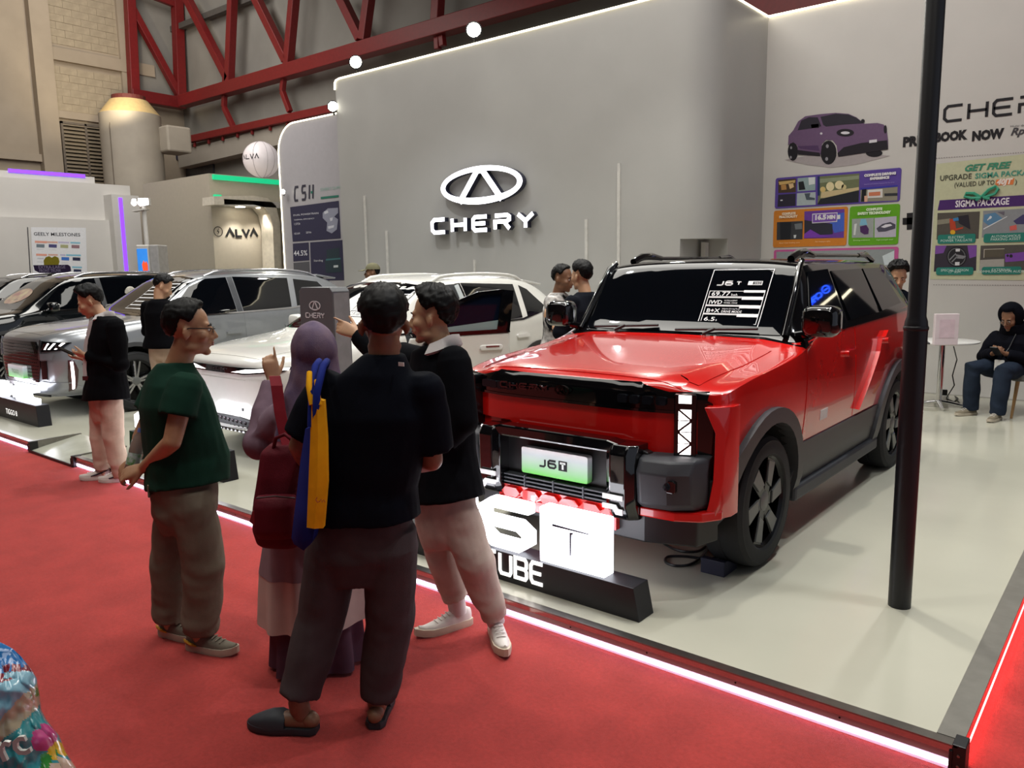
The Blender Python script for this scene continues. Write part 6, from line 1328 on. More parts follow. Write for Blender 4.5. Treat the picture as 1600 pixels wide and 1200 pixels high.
    # top
    if 'top' in o:
        T = o['top']; ex = T.get('ex', .022); mb = MB(); st = tors(ex, T.get('lo', -.12), 1.0, T.get('belly', 0), T.get('flare', 0))
        rr_, ff = rf(1); cr = T.get('collar', .072); st += [(ms + up * .035, rs * (sw * .62 + ex * .6), ff * (.075 * wd + ex)), (nb + up * T.get('nk', .0), rs * cr, ff * cr * 1.05)]; rings(mb, st)
        for s, e, w in (('sl', 'el', 'wl'), ('sr', 'er', 'wr')):
            L = T.get('sleeve', .62); ra, rb, rc = T.get('sr', (.072, .070, .05)); sh = J[s] - up * max(.008, ra - .054); n = 18
            if L <= 1: pth = [(sh, ra * .97), (J[s].lerp(J[e], L * .5), (ra + rb) / 2), (J[s].lerp(J[e], L * .94), rb), (J[s].lerp(J[e], L), rb)]
            else:
                fr_ = L - 1; pth = [(sh, ra), (J[s].lerp(J[e], .5), (ra + rb) / 2), (J[e], rb), (J[e].lerp(J[w], fr_ * .5), (rb + rc) / 2), (J[e].lerp(J[w], fr_ * .97), rc), (J[e].lerp(J[w], fr_), rc)]
            seg(mb, sh + up * .0, sh + (J[e] - sh) * .02, ra * .98, ra * .98, 18)
            out = []
            for i, (c, r) in enumerate(pth):
                dv = (pth[min(i + 1, len(pth) - 1)][0] - pth[max(i - 1, 0)][0]).normalized(); x = (ff - dv * ff.dot(dv)); x = x.normalized() if x.length > .1 else dv.orthogonal().normalized(); y = dv.cross(x)
                out.append([c + (x * math.cos(q) + y * math.sin(q)) * r for q in [2 * PI * j / n for j in range(n)]])
            mb.loft(out)
            if L > 1: mb.ell(J[e], (rb * 1.0,) * 3)
        amp = T.get('fold', .006); wz = spine(.25).z
        def fold2(p, n):
            k = .5 + .8 * math.exp(-((p.z - wz) / .16) ** 2)
            return amp * k * (noi(p, (7, 7, 3.0), 11) + .6 * noi(p, (4, 4, 14), 5) + .3 * noi(p, (22, 22, 9), 2))
        to = mesh_obj(T.get('name', 'shirt'), remesh(mb, 'top', o.get('cvox', .009), 2, fn=fold2), T['mat'], body); o['_top'] = to
    # shoes
    for a, t in (('al', 'tl'), ('ar', 'tr')):
        if 'shoe' not in o: break
        Sh = o['shoe']; A = J[a]; td = J[t] - A; td.z = 0; L = Sh.get('L', .285); td.normalize(); x = td.cross(V((0, 0, 1))); gz = o.get('z', 0) * 0
        fl = o.get('floor_' + a, 0.0); heel = V((A.x, A.y, fl)) - td * .075; q = lambda y, a_, z: heel + td * y + x * a_ + V((0, 0, z))
        if Sh.get('kind', 'shoe') == 'shoe':
            sp = ((0, .020), (.02, .033), (.08, .036), (.16, .043), (.22, .042), (.265, .028), (L, .010)); sr = Sh.get('rise', .012)
            m = MB(); h0 = Sh.get('sole', .03); m.loft([[q(y * L / .285, s_ * w_, z + (sr * max(0, (y - .2) / .085) ** 2)) for s_, z in ((-1, 0.0), (-1.06, h0 * .5), (-1.0, h0), (1.0, h0), (1.06, h0 * .5), (1, 0.0))] for y, w_ in sp]); so = m.build('shoe_sole', Sh['sole_m'], body, smooth=50)
            up_ = ((.006, .018, .085), (.03, .030, .098), (.075, .035, .105), (.12, .037, .092), (.165, .040, .070), (.22, .038, .055), (.262, .025, .045), (L - .008, .009, h0 + .012))
            m = MB(); m.loft([[q(y, w_ * math.cos(tt) * (1 if math.sin(tt) < .3 else 1), h0 * .8 + max(0, math.sin(tt)) ** .75 * (z - h0 * .8) + sr * max(0, (y - .2) / .085) ** 2) for tt in [PI * 2 * j / 16 for j in range(16)]] for y, w_, z in up_]); uo = m.build('shoe_upper', Sh['mat'], so, smooth=70)
            m = MB()
            for i in range(5):
                y = .115 + i * .021; zz = .097 - i * .0085; m.tube([q(y, -.022, zz - .004), q(y + .006, 0, zz + .004), q(y, .022, zz - .004)], .0032, 5)
            m.build('laces', Sh.get('lace', Sh['mat']), uo)
            for nm, mt, lst in Sh.get('marks', ()):
                m = MB()
                for sgn in (1, -1): m.tube([q(y, sgn * (w_ + .003), z) for y, w_, z in lst], [.0035] + [.007] * (len(lst) - 2) + [.004], 6)
                m.build(nm, mt, uo)
            if Sh.get('sock'): m = MB(); seg(m, V((A.x, A.y, fl + .07)), A.lerp(J['k' + a[1]], .22), .044, .048, 14, caps=False); m.build('sock', Sh['sock'], body, smooth=60)
        else:                                      # moulded clog
            m = MB(); sp = ((0, .022), (.02, .038), (.09, .040), (.17, .050), (.23, .046), (.27, .030), (.29, .010)); m.loft([[q(y, s_ * w_, z) for s_, z in ((-1, 0.004), (-1.08, .014), (-1.0, .03), (1.0, .03), (1.08, .014), (1, .004))] for y, w_ in sp]); so = m.build('clog_sole', Sh['mat'], body, smooth=50)
            m = MB(); m.loft([[q(y, w_ * math.cos(tt), .026 + max(0, math.sin(tt)) ** .7 * (z - .026)) for tt in [PI * 2 * j / 16 for j in range(16)]] for y, w_, z in ((.12, .046, .072), (.15, .050, .088), (.19, .050, .082), (.23, .045, .066), (.268, .029, .050), (.288, .010, .036))]); m.build('clog_strap', Sh['mat'], so, smooth=60)
            m = MB(); seg(m, q(.02, 0, .05), q(.15, 0, .045), .030, .034, 14); m.ell(q(.03, 0, .055), (.034, .034, .032)); seg(m, q(.06, 0, .075), V((A.x, A.y, fl + .16)), .036, .036, 14); m.build('foot', skin, body, smooth=180)
    return root, body, M, J, base, (rs, up, rf, spine)
def joints(D, d):                               # pixel, depth offset from the horizontal distance D of the figure
    return {k: onH(p[0], p[1], D + (p[2] if len(p) > 2 else 0)) for k, p in d.items()}
LEFT, RIGHT, AWAY = -RH, RH, FH
Z3 = V((0, 0, 1))

# man in the green T-shirt, hands clasped behind his back
D1 = onZ(318, 1005, 0).dot(FH)
J = joints(D1, dict(head=(297, 514), neck=(275, 567), sr=(289, 594, -.13), sl=(257, 588, .17), er=(270, 688, -.20), el=(222, 680, .14), wr=(226, 728, -.04), wl=(212, 716, .10),
    hr=(302, 775, -.07), hl=(278, 772, .09), kr=(320, 885, -.06), kl=(268, 880, .09), ar=(313, 985, -.05), al=(268, 968, .10), tr=(395, 985, -.14), tl=(330, 965, .0)))
grn = cloth('green_jersey', '#123226'); kh = cloth('khaki_drill', '#6d6456', bump=.2)
GS = dict(mat=cloth('knit_grey', '#716a5e', bump=.3), sole_m=mat('sole_cream', '#b5aa98', .6), lace=cloth('lace_grey', '#8a8274'), marks=(('heel_patch', mat('heel_yellow', '#d39a2a', .5), [(.0, .022, .055), (.015, .03, .05), (.05, .037, .042), (.08, .037, .036)]),), rise=.016, sole=.034)
hd1 = (RIGHT + AWAY * .35).normalized()
g1 = person('man in dark green T-shirt and khaki trousers, hands clasped behind his back with a bottle', J, (hd1 + V((0, 0, -.05)), Z3), dict(skin=SKIN, w=1.0, hair=(.022, .012, .012), hs=.98,
    top=dict(mat=grn, belly=.03, lo=.10, sleeve=.56, sr=(.078, .082, .05), ex=.028, name='t_shirt', nk=.012, flare=.012), trousers=dict(mat=kh, r=(.098, .09, .078), ex=.004, hem=.97, fold=.010), shoe=GS,
    torso=((-.30, .115, .10), (-.12, .165, .135), (.05, .168, .138), (.32, .155, .128), (.55, .155, .125), (.80, .165, .125), (.97, .150, .098), (1.06, .095, .07)),
    hand_r=dict(d=V((-.3, -.3, -.5)) * .6 + LEFT * .7, n=-FH * .5 + V((0, 0, .6)), side=-1, curl=(.9, .9, .9, .9)), hand_l=dict(d=LEFT * .9 + V((0, 0, -.75)), n=V((0, 0, .7)) - FH * .6, side=-1, curl=(.75, .8, .85, .9), thumb=.7)))
def local_line(mb, M, pts, r, n=6, closed=False): return mb.tube([M @ V(p) for p in pts], r, n, closed=closed)
M1 = g1[2]; m = MB()
for s in (1, -1): local_line(m, M1, [(s * .012 + s * .001, .112, .012)] + [(s * (.032 + .021 * math.cos(t)), .109 - .004 * abs(math.cos(t)), .008 + .015 * math.sin(t)) for t in [PI - s * 0 + 2 * PI * i / 14 for i in range(14)]], .0016, 5); local_line(m, M1, [(s * .054, .103, .014), (s * .072, .06, .016), (s * .081, .0, .016), (s * .080, -.02, .006)], .0026, 6)
local_line(m, M1, [(-.012, .113, .012), (.012, .113, .012)], .002, 5); m.build('glasses', mat('spectacle_frame', '#15120f', .3), g1[1])
# patch pocket and flap button on the seat of the trousers
tz = g1[3]; m = MB(); m.box(-.062, .062, -.004, .006, -.03, .03); po = m.build('pocket_flap', kh, g1[1], bevel=.004); po.location = g1[3]['hr'].lerp(g1[3]['hl'], .35) - hd1 * .155 + V((0, 0, .06)); po.rotation_euler = (0, 0, math.atan2(hd1.y, hd1.x) + PI / 2)
MB().lathe([(0, .012), (.008, .011), (.009, .006)], FR((.03, 0, .0), (1, 0, 0)), 12).build('button', mat('button_brown', '#3d332a', .4), po)
# his water bottle
wb = g1[4] + g1[3]['wl']; ca, cb = onH(222, 668, D1 + .08), onH(203, 742, D1 + .02); ax_ = (ca - cb).normalized()
c = empty('water_bottle', cb, 0, 'clear plastic water bottle with a blue cap in the hands of the man in green', 'bottle'); fu = ax_.orthogonal().normalized(); Fb = FR((0, 0, 0), fu, ax_.cross(fu)); Lb = (ca - cb).length
PET = mat('clear_pet', '#dfe8ee', .05, var=0, trans=.92, spec=.5, ior=1.2)
Fb = FR((0, 0, 0), fu, ax_.cross(fu)); sgn = 1 if Fb.n.dot(ax_) > 0 else -1
MB().lathe([(0, 0), (.024, 0), (.030, .008 * sgn), (.030, Lb * .50 * sgn), (.031, Lb * .52 * sgn), (.030, Lb * .70 * sgn), (.022, Lb * .84 * sgn), (.0125, Lb * .93 * sgn), (.0125, Lb * .97 * sgn)], Fb, 24).build('bottle_body', PET, c, smooth=50)
MB().lathe([(.015, Lb * .93 * sgn), (.0155, Lb * .95 * sgn), (.015, Lb * 1.02 * sgn), (0, Lb * 1.02 * sgn)], Fb, 20).build('bottle_cap', mat('cap_blue', '#5a6cae', .4), c, smooth=40)
MB().lathe([(.0308, Lb * .24 * sgn), (.0312, Lb * .25 * sgn), (.0312, Lb * .48 * sgn), (.0308, Lb * .49 * sgn)], Fb, 24).build('bottle_label', mat('bottle_label', '#c7ccd0', .3, var=.2, nscale=40, col2='#5f9a4a', alpha=.75), c, smooth=50)

# man in the navy T-shirt seen from behind
D2 = onZ(540, 1128, 0).dot(FH)
J = joints(D2, dict(head=(601, 506), neck=(602, 556), sl=(515, 594, .02), sr=(664, 596, -.02), el=(470, 694, .02), er=(676, 716, .02), wl=(478, 722, .26), wr=(640, 728, .30),
    hl=(527, 835, .02), hr=(612, 835, -.02), kl=(502, 965, .02), kr=(610, 970, .02), al=(466, 1094, -.05), ar=(590, 1092, .02), tl=(395, 1104, -.02), tr=(612, 1080, .34)))
nav = cloth('navy_jersey', '#0b0e16', var=.1, spec=.06); dg_ = cloth('charcoal_twill', '#453e3f', bump=.2)
CL = dict(kind='clog', mat=mat('clog_rubber', '#23252b', .65, var=.06))
g2 = person('man in navy T-shirt seen from behind with a blue and yellow bag on his shoulder', J, (AWAY + LEFT * .18 + V((0, 0, -.06)), Z3), dict(skin=SKIN2, w=1.06, noface=True, hair=(.024, .013, .018), hs=1.02,
    top=dict(mat=nav, lo=.12, sleeve=.86, sr=(.084, .086, .05), ex=.034, name='t_shirt', nk=.014, flare=.03, fold=.008), trousers=dict(mat=dg_, r=(.108, .094, .078), hem=.93, fold=.006, ex=.010), shoe=CL, cvox=.010))
g2t = g2[0]
MB().box(-.014, .014, -.001, .002, -.006, .008).build('neck_tag', WHITEP, g2[1]).location = onH(628, 567, D2 - .105) - g2[4]
# blue and yellow shopping bag hanging from his left shoulder
bg = empty('shoulder_bag', onH(488, 760, D2 - .1), 0, 'blue and yellow cloth shopping bag on the shoulder of the man in navy', 'bag'); ob = bg.location.copy()
BLUE = cloth('bag_blue', '#16246e'); YEL = cloth('bag_yellow', '#e0a014')
pp = lambda x, y, dd: onH(x, y, D2 + dd) - ob
def sheet(name, m_, pts, parent, th=.02):       # pts rows of (x, y, depth) pixels, thickened
    mb = MB(); rows = [[pp(*p) for p in r] for r in pts]; n = len(rows[0])
    mb.loft([r + [q - FH * -th for q in reversed(r)] for r in rows]); return mb.build(name, m_, parent, smooth=50)
sheet('blue_side', BLUE, [[(478, 668, -.16), (489, 664, -.20), (497, 668, -.22)], [(470, 720, -.15), (486, 720, -.21), (500, 722, -.24)], [(462, 790, -.15), (478, 790, -.22), (497, 792, -.25)], [(456, 838, -.15), (472, 845, -.22), (490, 838, -.24)], [(460, 848, -.15), (475, 858, -.2), (488, 846, -.22)]], bg, .08)
sheet('yellow_side', YEL, [[(486, 622, -.245), (496, 621, -.26), (507, 624, -.25)], [(486, 680, -.25), (498, 680, -.275), (511, 682, -.255)], [(483, 750, -.26), (497, 750, -.285), (512, 752, -.265)], [(480, 822, -.255), (492, 824, -.275), (506, 823, -.26)]], bg, .03)
m = MB()
for off, dd in ((0, -.0), (12, -.03)): m.tube([pp(487 + off * .6, 664, -.24), pp(489 + off * .6, 610, -.235 + dd), pp(494 + off, 570, -.15 + dd), pp(500 + off, 562, -.02), pp(497 + off, 572, .09)], .013, 8)
m.build('strap', BLUE, bg, smooth=60)
m = MB(); m.tube([pp(489, 630, -.25), pp(484, 600, -.23), pp(485, 580, -.18)], .011, 8); m.tube([pp(500, 630, -.255), pp(497, 608, -.25), pp(496, 592, -.22)], .009, 8); m.build('yellow_lining', YEL, bg, smooth=60)
m = MB(); fb = FR(pp(497, 780, -.287), RH); m.tube([fb.p(a, b) for a, b in ((0, .012), (-.006, .004), (0, -.006), (.008, -.002), (.012, .006), (.016, -.006), (.022, .004), (.026, -.006))], .0015, 4); m.build('stitched_mark', mat('stitch_red', '#9a3a20', .6), bg)

# woman in the mauve headscarf, pointing
D3 = onZ(505, 1046, 0).dot(FH) + .06
J = joints(D3, dict(head=(492, 552), neck=(482, 612), sl=(442, 640, .03), sr=(520, 640, -.03), el=(408, 690, .06), er=(540, 720, .12), wl=(428, 592, .20), wr=(500, 742, .26),
    hl=(462, 800, .03), hr=(512, 800, -.03), kl=(462, 915, .05), kr=(515, 915, .0), al=(448, 1012, .03), ar=(520, 1036, .0), tl=(448, 1000, .3), tr=(552, 1020, .22)))
mv = cloth('mauve_cotton', '#7b6673', var=.10, nscale=20); hj = mat('mauve_scarf', '#6d5868', .8, var=.2, nscale=9, bump=.15, bscale=200, col2='#4c3c5c')
g3 = person('woman in mauve headscarf pointing, wearing a maroon backpack and layered skirt', J, (AWAY + LEFT * .35, Z3), dict(skin=SKIN3, w=.92, noface=True, nohair=True, hs=.93,
    top=dict(mat=mv, lo=-.15, sleeve=1.97, sr=(.072, .075, .052), ex=.030, name='blouse', flare=.05, fold=.012, nk=-.01), shoe=dict(mat=cloth('sneaker_white', '#c9c2bb'), sole_m=mat('sole_white', '#d2ccc2', .5), lace=cloth('lace_mauve', '#a597a0'), L=.25, marks=(('side_stripe', mat('stripe_grey', '#8f8890', .5), [(.08, .036, .06), (.12, .037, .055), (.16, .039, .045)]),)),
    hand_l=dict(d=V((0, 0, 1)) + LEFT * .12, n=-FH + RH * .2, side=1, curl=(.05, 1.15, 1.25, 1.3), thumb=.4, sc=.95)))
b3, J3 = g3[1], g3[3]
# scarf: cap over the head and a cape over the back
mb = MB(); h3 = J3['head']; fw3 = (AWAY + LEFT * .35).normalized(); rt3 = fw3.cross(Z3); bk3 = -fw3
mb.ell(h3 + V((0, 0, .028)) + bk3 * .022, (1, 1, 1), Matrix(((rt3.x * .098, fw3.x * .118, 0), (rt3.y * .098, fw3.y * .118, 0), (0, 0, .118))), 24, 16)
st = []
for z, rx, ry, off, sx in ((.02, .094, .105, .012, 0), (-.05, .098, .105, .02, 0), (-.11, .112, .105, .025, .0), (-.17, .142, .112, .03, .005), (-.24, .178, .122, .035, .01), (-.33, .182, .130, .045, .01), (-.42, .178, .13, .055, .0), (-.47, .172, .128, .06, .0)):
    st.append((h3 + V((0, 0, z)) + bk3 * off * 1.0 + rt3 * sx - V((0, 0, .0)), rt3 * rx, fw3 * ry))
rings(mb, st)
def fsc(p, n):
    k = .4 + min(1, max(0, (h3.z - p.z) / .3)); a = (p - h3); return .017 * k * (noi(V((a.dot(rt3) + a.z * .5, a.dot(fw3), a.z)), (16, 6, 3), 2) + .6 * noi(p, (24, 24, 7), 8))
mesh_obj('headscarf', remesh(mb, 'scarf', .009, 2, fn=fsc), hj, b3)
def skirt(name, m_, st, amp, fr=9, par=b3):
    mb = MB(); n = 72; R = []
    for c, rx, ry, k in st:
        R.append([c + rt3 * math.cos(t) * (rx + amp * k * math.sin(t * fr + 1.3 * math.sin(t * 3))) + fw3 * math.sin(t) * (ry + amp * k * math.sin(t * fr + 1.3 * math.sin(t * 3))) for t in [2 * PI * j / n for j in range(n)]])
    mb.loft(R, cap=True); return mb.build(name, m_, par, smooth=60)
hc = (J3['hl'] + J3['hr']) / 2; zc = lambda z, dx=0, df=0: V((hc.x, hc.y, z)) + rt3 * dx + fw3 * df
zpx = lambda py: onH(500, py, D3).z
skirt('upper_tier', cloth('tier_mauve_grey', '#8d7a80'), [(zc(zpx(760)), .165, .13, 0), (zc(zpx(830)), .205, .155, .4), (zc(zpx(884)), .235, .17, .8)], .010)
skirt('lower_tier', cloth('tier_cream', '#c2b2a8', var=.04), [(zc(zpx(880)), .232, .168, .7), (zc(zpx(925)), .243, .175, 1), (zc(zpx(962)), .25, .18, 1.2)], .012)
skirt('underskirt', cloth('underskirt_plum', '#5a4250'), [(zc(zpx(950)), .19, .16, .8), (zc(zpx(1000)), .195, .165, 1.3), (zc(zpx(1030)), .20, .17, 1.6)], .016, 11)
# maroon backpack
bp = empty('backpack', onH(430, 770, D3 - .2), 0, 'maroon cloth backpack on the woman in the headscarf', 'bag'); o3 = bp.location.copy(); MRN = cloth('maroon_nylon', '#561620', rough=.6, bump=.15, bscale=180); MRD = cloth('maroon_strap', '#7c1f2a', rough=.6)
pq = lambda x, y, dd: onH(x, y, D3 + dd) - o3
mb = MB(); bs = []
for y, x0, x1, th in ((693, 420, 466, .05), (705, 408, 470, .08), (740, 402, 474, .105), (790, 396, 476, .12), (825, 396, 476, .12), (845, 402, 474, .10), (852, 410, 468, .07)):
    c = pq((x0 + x1) / 2, y, -.235); w = (pq(x1, y, -.235) - pq(x0, y, -.235)).length / 2; bs.append((c + FH * .035, RH * w, FH * th * .85))
rings(mb, bs, 28, 3.2); mesh_obj('pack_body', remesh(mb, 'pack', .009, 2, fn=lambda p, n: .006 * noi(p, (9, 9, 7), 4)), MRN, bp)
mb = MB(); rings(mb, [(pq((x0 + x1) / 2, y, -.32), RH * ((pq(x1, y, -.32) - pq(x0, y, -.32)).length / 2), FH * th) for y, x0, x1, th in ((772, 402, 462, .03), (785, 398, 466, .055), (825, 399, 466, .055), (838, 405, 462, .03))], 24, 3); mesh_obj('front_pocket', remesh(mb, 'pocket', .009, 2), MRN, bp)
m = MB(); m.tube([pq(402, 776, -.36), pq(430, 773, -.385), pq(462, 776, -.36)], .004, 6); m.build('zip', mat('zip_dark', '#2a0c10', .5), bp)
m = MB()
for dx in (0,):
    rows = []
    for x, y, dd in ((430, 585, -.125), (433, 600, -.16), (438, 640, -.19), (446, 680, -.215), (455, 706, -.25)):
        c = pq(x, y, dd); rows.append([c + RH * a + FH * b for a, b in ((-.024, 0), (.024, 0), (.024, .008), (-.024, .008))])
    m.loft(rows)
m.build('shoulder_strap', MRD, bp, bevel=.002)
m = MB(); m.tube([pq(428, 700, -.24), pq(432, 682, -.26), pq(446, 676, -.27), pq(456, 684, -.27), pq(460, 702, -.25)], .008, 8); m.build('grab_handle', MRN, bp, smooth=60)
m = MB(); f_ = FR(pq(405, 800, -.345), RH); m.prism([(-.012, -.075), (.012, -.075), (.012, 0), (-.012, 0)], f_, 0, .006); m.prism([(-.035, -.03), (0, -.062), (.032, -.028), (.02, .015), (-.02, .015)], f_, .006, .012); to = m.build('leather_tag', mat('tag_red', '#741a22', .5), bp); MB().tube([f_.p(.0 + .008 * math.cos(t), .022 + .012 * math.sin(t), .012) for t in [2 * PI * i / 12 for i in range(12)]], .002, 5, closed=True).build('tag_ring', CHROME, to)

# man in the dark jacket and cream trousers pointing to the left
D4 = onZ(735, 985, 0).dot(FH)
J = joints(D4, dict(head=(678, 495), neck=(691, 538), sl=(660, 556, .18), sr=(710, 553, -.10), el=(602, 556, .34), er=(723, 655, -.16), wl=(560, 520, .46), wr=(695, 690, -.16),
    hl=(678, 785, .08), hr=(712, 785, -.07), kl=(694, 865, .04), kr=(742, 872, -.10), al=(716, 938, .06), ar=(776, 968, -.06), tl=(640, 950, -.08), tr=(800, 985, -.42)))
jk = cloth('black_wool', '#0b0c10', var=.12, spec=.06); cr = cloth('cream_chino', '#b3a296', bump=.15)
WS = dict(mat=mat('white_leather', '#cfc8c0', .45, var=.03), sole_m=mat('sole_offwhite', '#c4b8a2', .55), lace=mat('lace_white', '#dcd6d0', .7), sole=.036, L=.30, sock=cloth('sock_white', '#cfc8c4'))
hd4 = (LEFT + AWAY * .25).normalized()
g4 = person('man in black jacket and cream trousers pointing towards the white car', J, (hd4 + V((0, 0, -.04)), Z3), dict(skin=SKIN3, w=1.0, hair=(.034, .014, .026), hairk=dict(rough=.011), hs=1.0,
    top=dict(mat=jk, lo=.03, sleeve=1.95, sr=(.08, .076, .056), ex=.036, name='jacket', flare=.07, fold=.008, nk=.005, collar=.085), trousers=dict(mat=cr, r=(.096, .086, .062), hem=.93, fold=.010, ex=.014), shoe=WS,
    hand_l=dict(d=LEFT + V((0, 0, .45)) + AWAY * .2, n=-FH + V((0, 0, .4)), side=1, curl=(.03, .75, .95, 1.1), thumb=.2), hand_r=dict(d=LEFT + V((0, 0, -.3)), n=-FH, side=1, curl=(1, 1, 1, 1))))
def collar(g, m_, r=.075, h=.035, name='collar', open_=.9, z=0.0):
    J_, M_ = g[3], g[2]; rs_, up_, rf_, sp_ = g[5]; rr_, ff = rf_(1); hf = V(M_.col[1][:3]); hf.z = 0; hf.normalize(); 
    if ff.dot(hf) < -.2: ff = -ff
    c = J_['neck'] + V((0, 0, z)); mb = MB(); rows = []
    n = 22
    for i in range(n):
        t = open_ * .45 + (2 * PI - open_ * .9) * i / (n - 1); d = ff * math.cos(t) + rr_ * math.sin(t)
        k = 1 + .25 * max(0, math.cos(t)); lo = V((0, 0, -.04 * max(0, math.cos(t))))
        rows.append([c + d * r + lo + V((0, 0, -.006)), c + d * (r * .93) + lo + V((0, 0, h)), c + d * (r * .93 + .006) + lo + V((0, 0, h + .002)), c + d * (r * 1.18 * k) + lo + V((0, 0, h * .2 - .012)), c + d * (r * 1.1) + lo + V((0, 0, -.014))])
    mb.loft(rows); return mb.build(name, m_, g[1], smooth=60)
WSH = cloth('white_shirt', '#bdb7b4', var=.03)
collar(g4, WSH, .086, .042, z=.006); 
m = MB(); rs4, up4, rf4, sp4 = g4[5]; ff4 = hd4; c4_ = g4[3]['neck'] + ff4 * .080 + V((0, 0, -.05)); m.loft([[c4_ + V((0, 0, z)) + ff4 * o_ + rf4(1)[0] * (a * w_) + ff4 * b for a, b in ((-1, 0), (1, 0), (1, .01), (-1, .01))] for z, w_, o_ in ((.035, .012, 0), (.015, .018, .012), (-.05, .014, .04), (-.16, .024, .062))]); m.build('tie', mat('tie_maroon_check', '#5c2028', .6, var=.5, nscale=120, col2='#a08a90'), g4[1])

# man looking at his phone
D5 = onZ(168, 748, 0).dot(FH)
J = joints(D5, dict(head=(144, 470), neck=(164, 491), sl=(160, 506, .14), sr=(182, 503, -.16), el=(166, 574, .12), er=(190, 566, -.18), wl=(132, 557, .06), wr=(136, 552, -.10),
    hl=(158, 622, .08), hr=(176, 622, -.08), kl=(158, 680, .06), kr=(178, 682, -.06), al=(163, 733, .06), ar=(192, 745, -.04), tl=(110, 748, -.0), tr=(150, 765, -.06)))
wt = cloth('ecru_chino', '#c2aa98'); bj = cloth('black_cotton', '#08080b', var=.12, spec=.06)
PS = dict(mat=mat('white_suede', '#c9beb5', .6, var=.03), sole_m=mat('sole_white', '#d2ccc2', .5), lace=mat('lace_white', '#dcd6d0', .7), L=.28, marks=(('side_stripe', mat('stripe_navy', '#1a1c28', .5), [(.03, .032, .085), (.07, .035, .070), (.12, .037, .052), (.17, .040, .040)]),))
hd5 = (LEFT - AWAY * .25).normalized()
g5 = person('young man in black jacket and pale trousers looking down at his phone', J, (hd5 + V((0, 0, -.42)), Z3 + hd5 * .35), dict(skin=SKIN3, w=.97, hair=(.036, .010, .028), hairk=dict(rough=.007), hs=1.0, vox=.0075,
    top=dict(mat=bj, lo=.0, sleeve=1.92, sr=(.076, .07, .054), ex=.036, name='jacket', flare=.08, fold=.008, nk=.0, collar=.08), trousers=dict(mat=wt, r=(.088, .078, .066), ex=.0, hem=.95, fold=.009), shoe=PS,
    hand_l=dict(d=LEFT + V((0, 0, .12)), n=-Z3 - FH * .3, side=-1, curl=(.6, .7, .8, .8)), hand_r=dict(d=LEFT + AWAY * .3 + V((0, 0, .05)), n=-Z3 * .8 - FH * .8, side=1, curl=(.5, .6, .7, .8))))
collar(g5, WSH, .080, .036, z=.004)
sf = g5[3]; m = MB(); ctr = lambda z, k: V((g5[3]['neck'].x, g5[3]['neck'].y, 0)) + hd5 * k + V((0, 0, z)); m.loft([[ctr(z, k) + hd5.cross(Z3) * a + hd5 * b for a, b in ((-.055, -.03), (-.05, 0), (.05, 0), (.055, -.03))] for z, k in ((1.40, .105), (1.2, .165), (1.0, .19), (.93, .19))]); m.build('shirt_front', WSH, g5[1], smooth=60)
m = MB(); m.loft([[ctr(z, .186) + hd5.cross(Z3) * a + hd5 * b for a, b in ((-.07, -.05), (-.06, .01), (.06, .01), (.07, -.05))] for z in (.90, .935)]); m.build('belt', mat('belt_maroon', '#4a1a1e', .4), g5[1])
ph = empty('smartphone', onH(103, 545, D5 - .02), 0, 'dark smartphone held by the young man in the black jacket', 'phone'); a = hd5; fph = FR((0, 0, 0), a.cross(Z3) * -1, (a * .85 + V((0, 0, .5)))); MB().prism(rrect(-.038, -.08, .038, .08, .01), fph, -.005, .005).build('phone_case', BLK, ph); MB().prism(rrect(-.035, -.075, .035, .075, .008), fph, .005 if fph.n.z > 0 else -.0065, .0065 if fph.n.z > 0 else -.005).build('phone_screen', GLASS, ph)

def simple(label, px_head, D, face, top, hz, z=.1, skin=SKIN, lean=0, arms=None, trousers=None, hairo=(.026, .011, .018), hs=1.0, yaw=None, sh=None, noface=False, nohair=False, name='jacket', sleeve=1.94, ex=.028, vox=.010, lo=-.02, hairk={}):
    """standing figure given the head pixel, distance and facing"""
    hd = onH(px_head[0], px_head[1], D); H = hd.z + .125 - z; k = H / 1.72; b = V((hd.x, hd.y, z)); f = V(face); fz = V((f.x, f.y, 0)).normalized(); bf = V(yaw).normalized() if yaw else fz; r = bf.cross(Z3)
    b = b - fz * .03
    P = lambda a, d, h: b + r * a * k + bf * d * k + V((0, 0, h * k))
    J = dict(head=hd, neck=P(0, -.02, 1.46), sl=P(-.175, -.02, 1.39), sr=P(.175, -.02, 1.39), el=P(-.24, -.05, 1.10), er=P(.24, -.05, 1.10), wl=P(-.22, .07, .87), wr=P(.22, .07, .87), hl=P(-.085, -.02, .90), hr=P(.085, -.02, .90), kl=P(-.10, .0, .49), kr=P(.10, .0, .49), al=P(-.11, -.04, .09), ar=P(.11, -.04, .09), tl=P(-.14, .2, .05), tr=P(.14, .2, .05))
    for q, v in (arms or {}).items(): J[q] = P(*v) if len(v) == 3 and not isinstance(v, V) else v
    return person(label, J, (f, Z3), dict(skin=skin, z=z, vox=vox, cvox=.013, tvox=.013, hair=hairo, hairk=hairk, hs=hs, noface=noface, nohair=nohair, top=dict(mat=top, lo=lo, sleeve=sleeve, ex=ex, sr=(.074, .07, .05), name=name, flare=.06), trousers=dict(mat=trousers or cloth('dark_trousers', '#22232a'), hem=.97, r=(.088, .076, .064), ex=.0), shoe=sh or dict(mat=mat('black_leather', '#15151a', .4), sole_m=BLK)))
D6 = (at(252, 446, 8.75)).dot(FH)
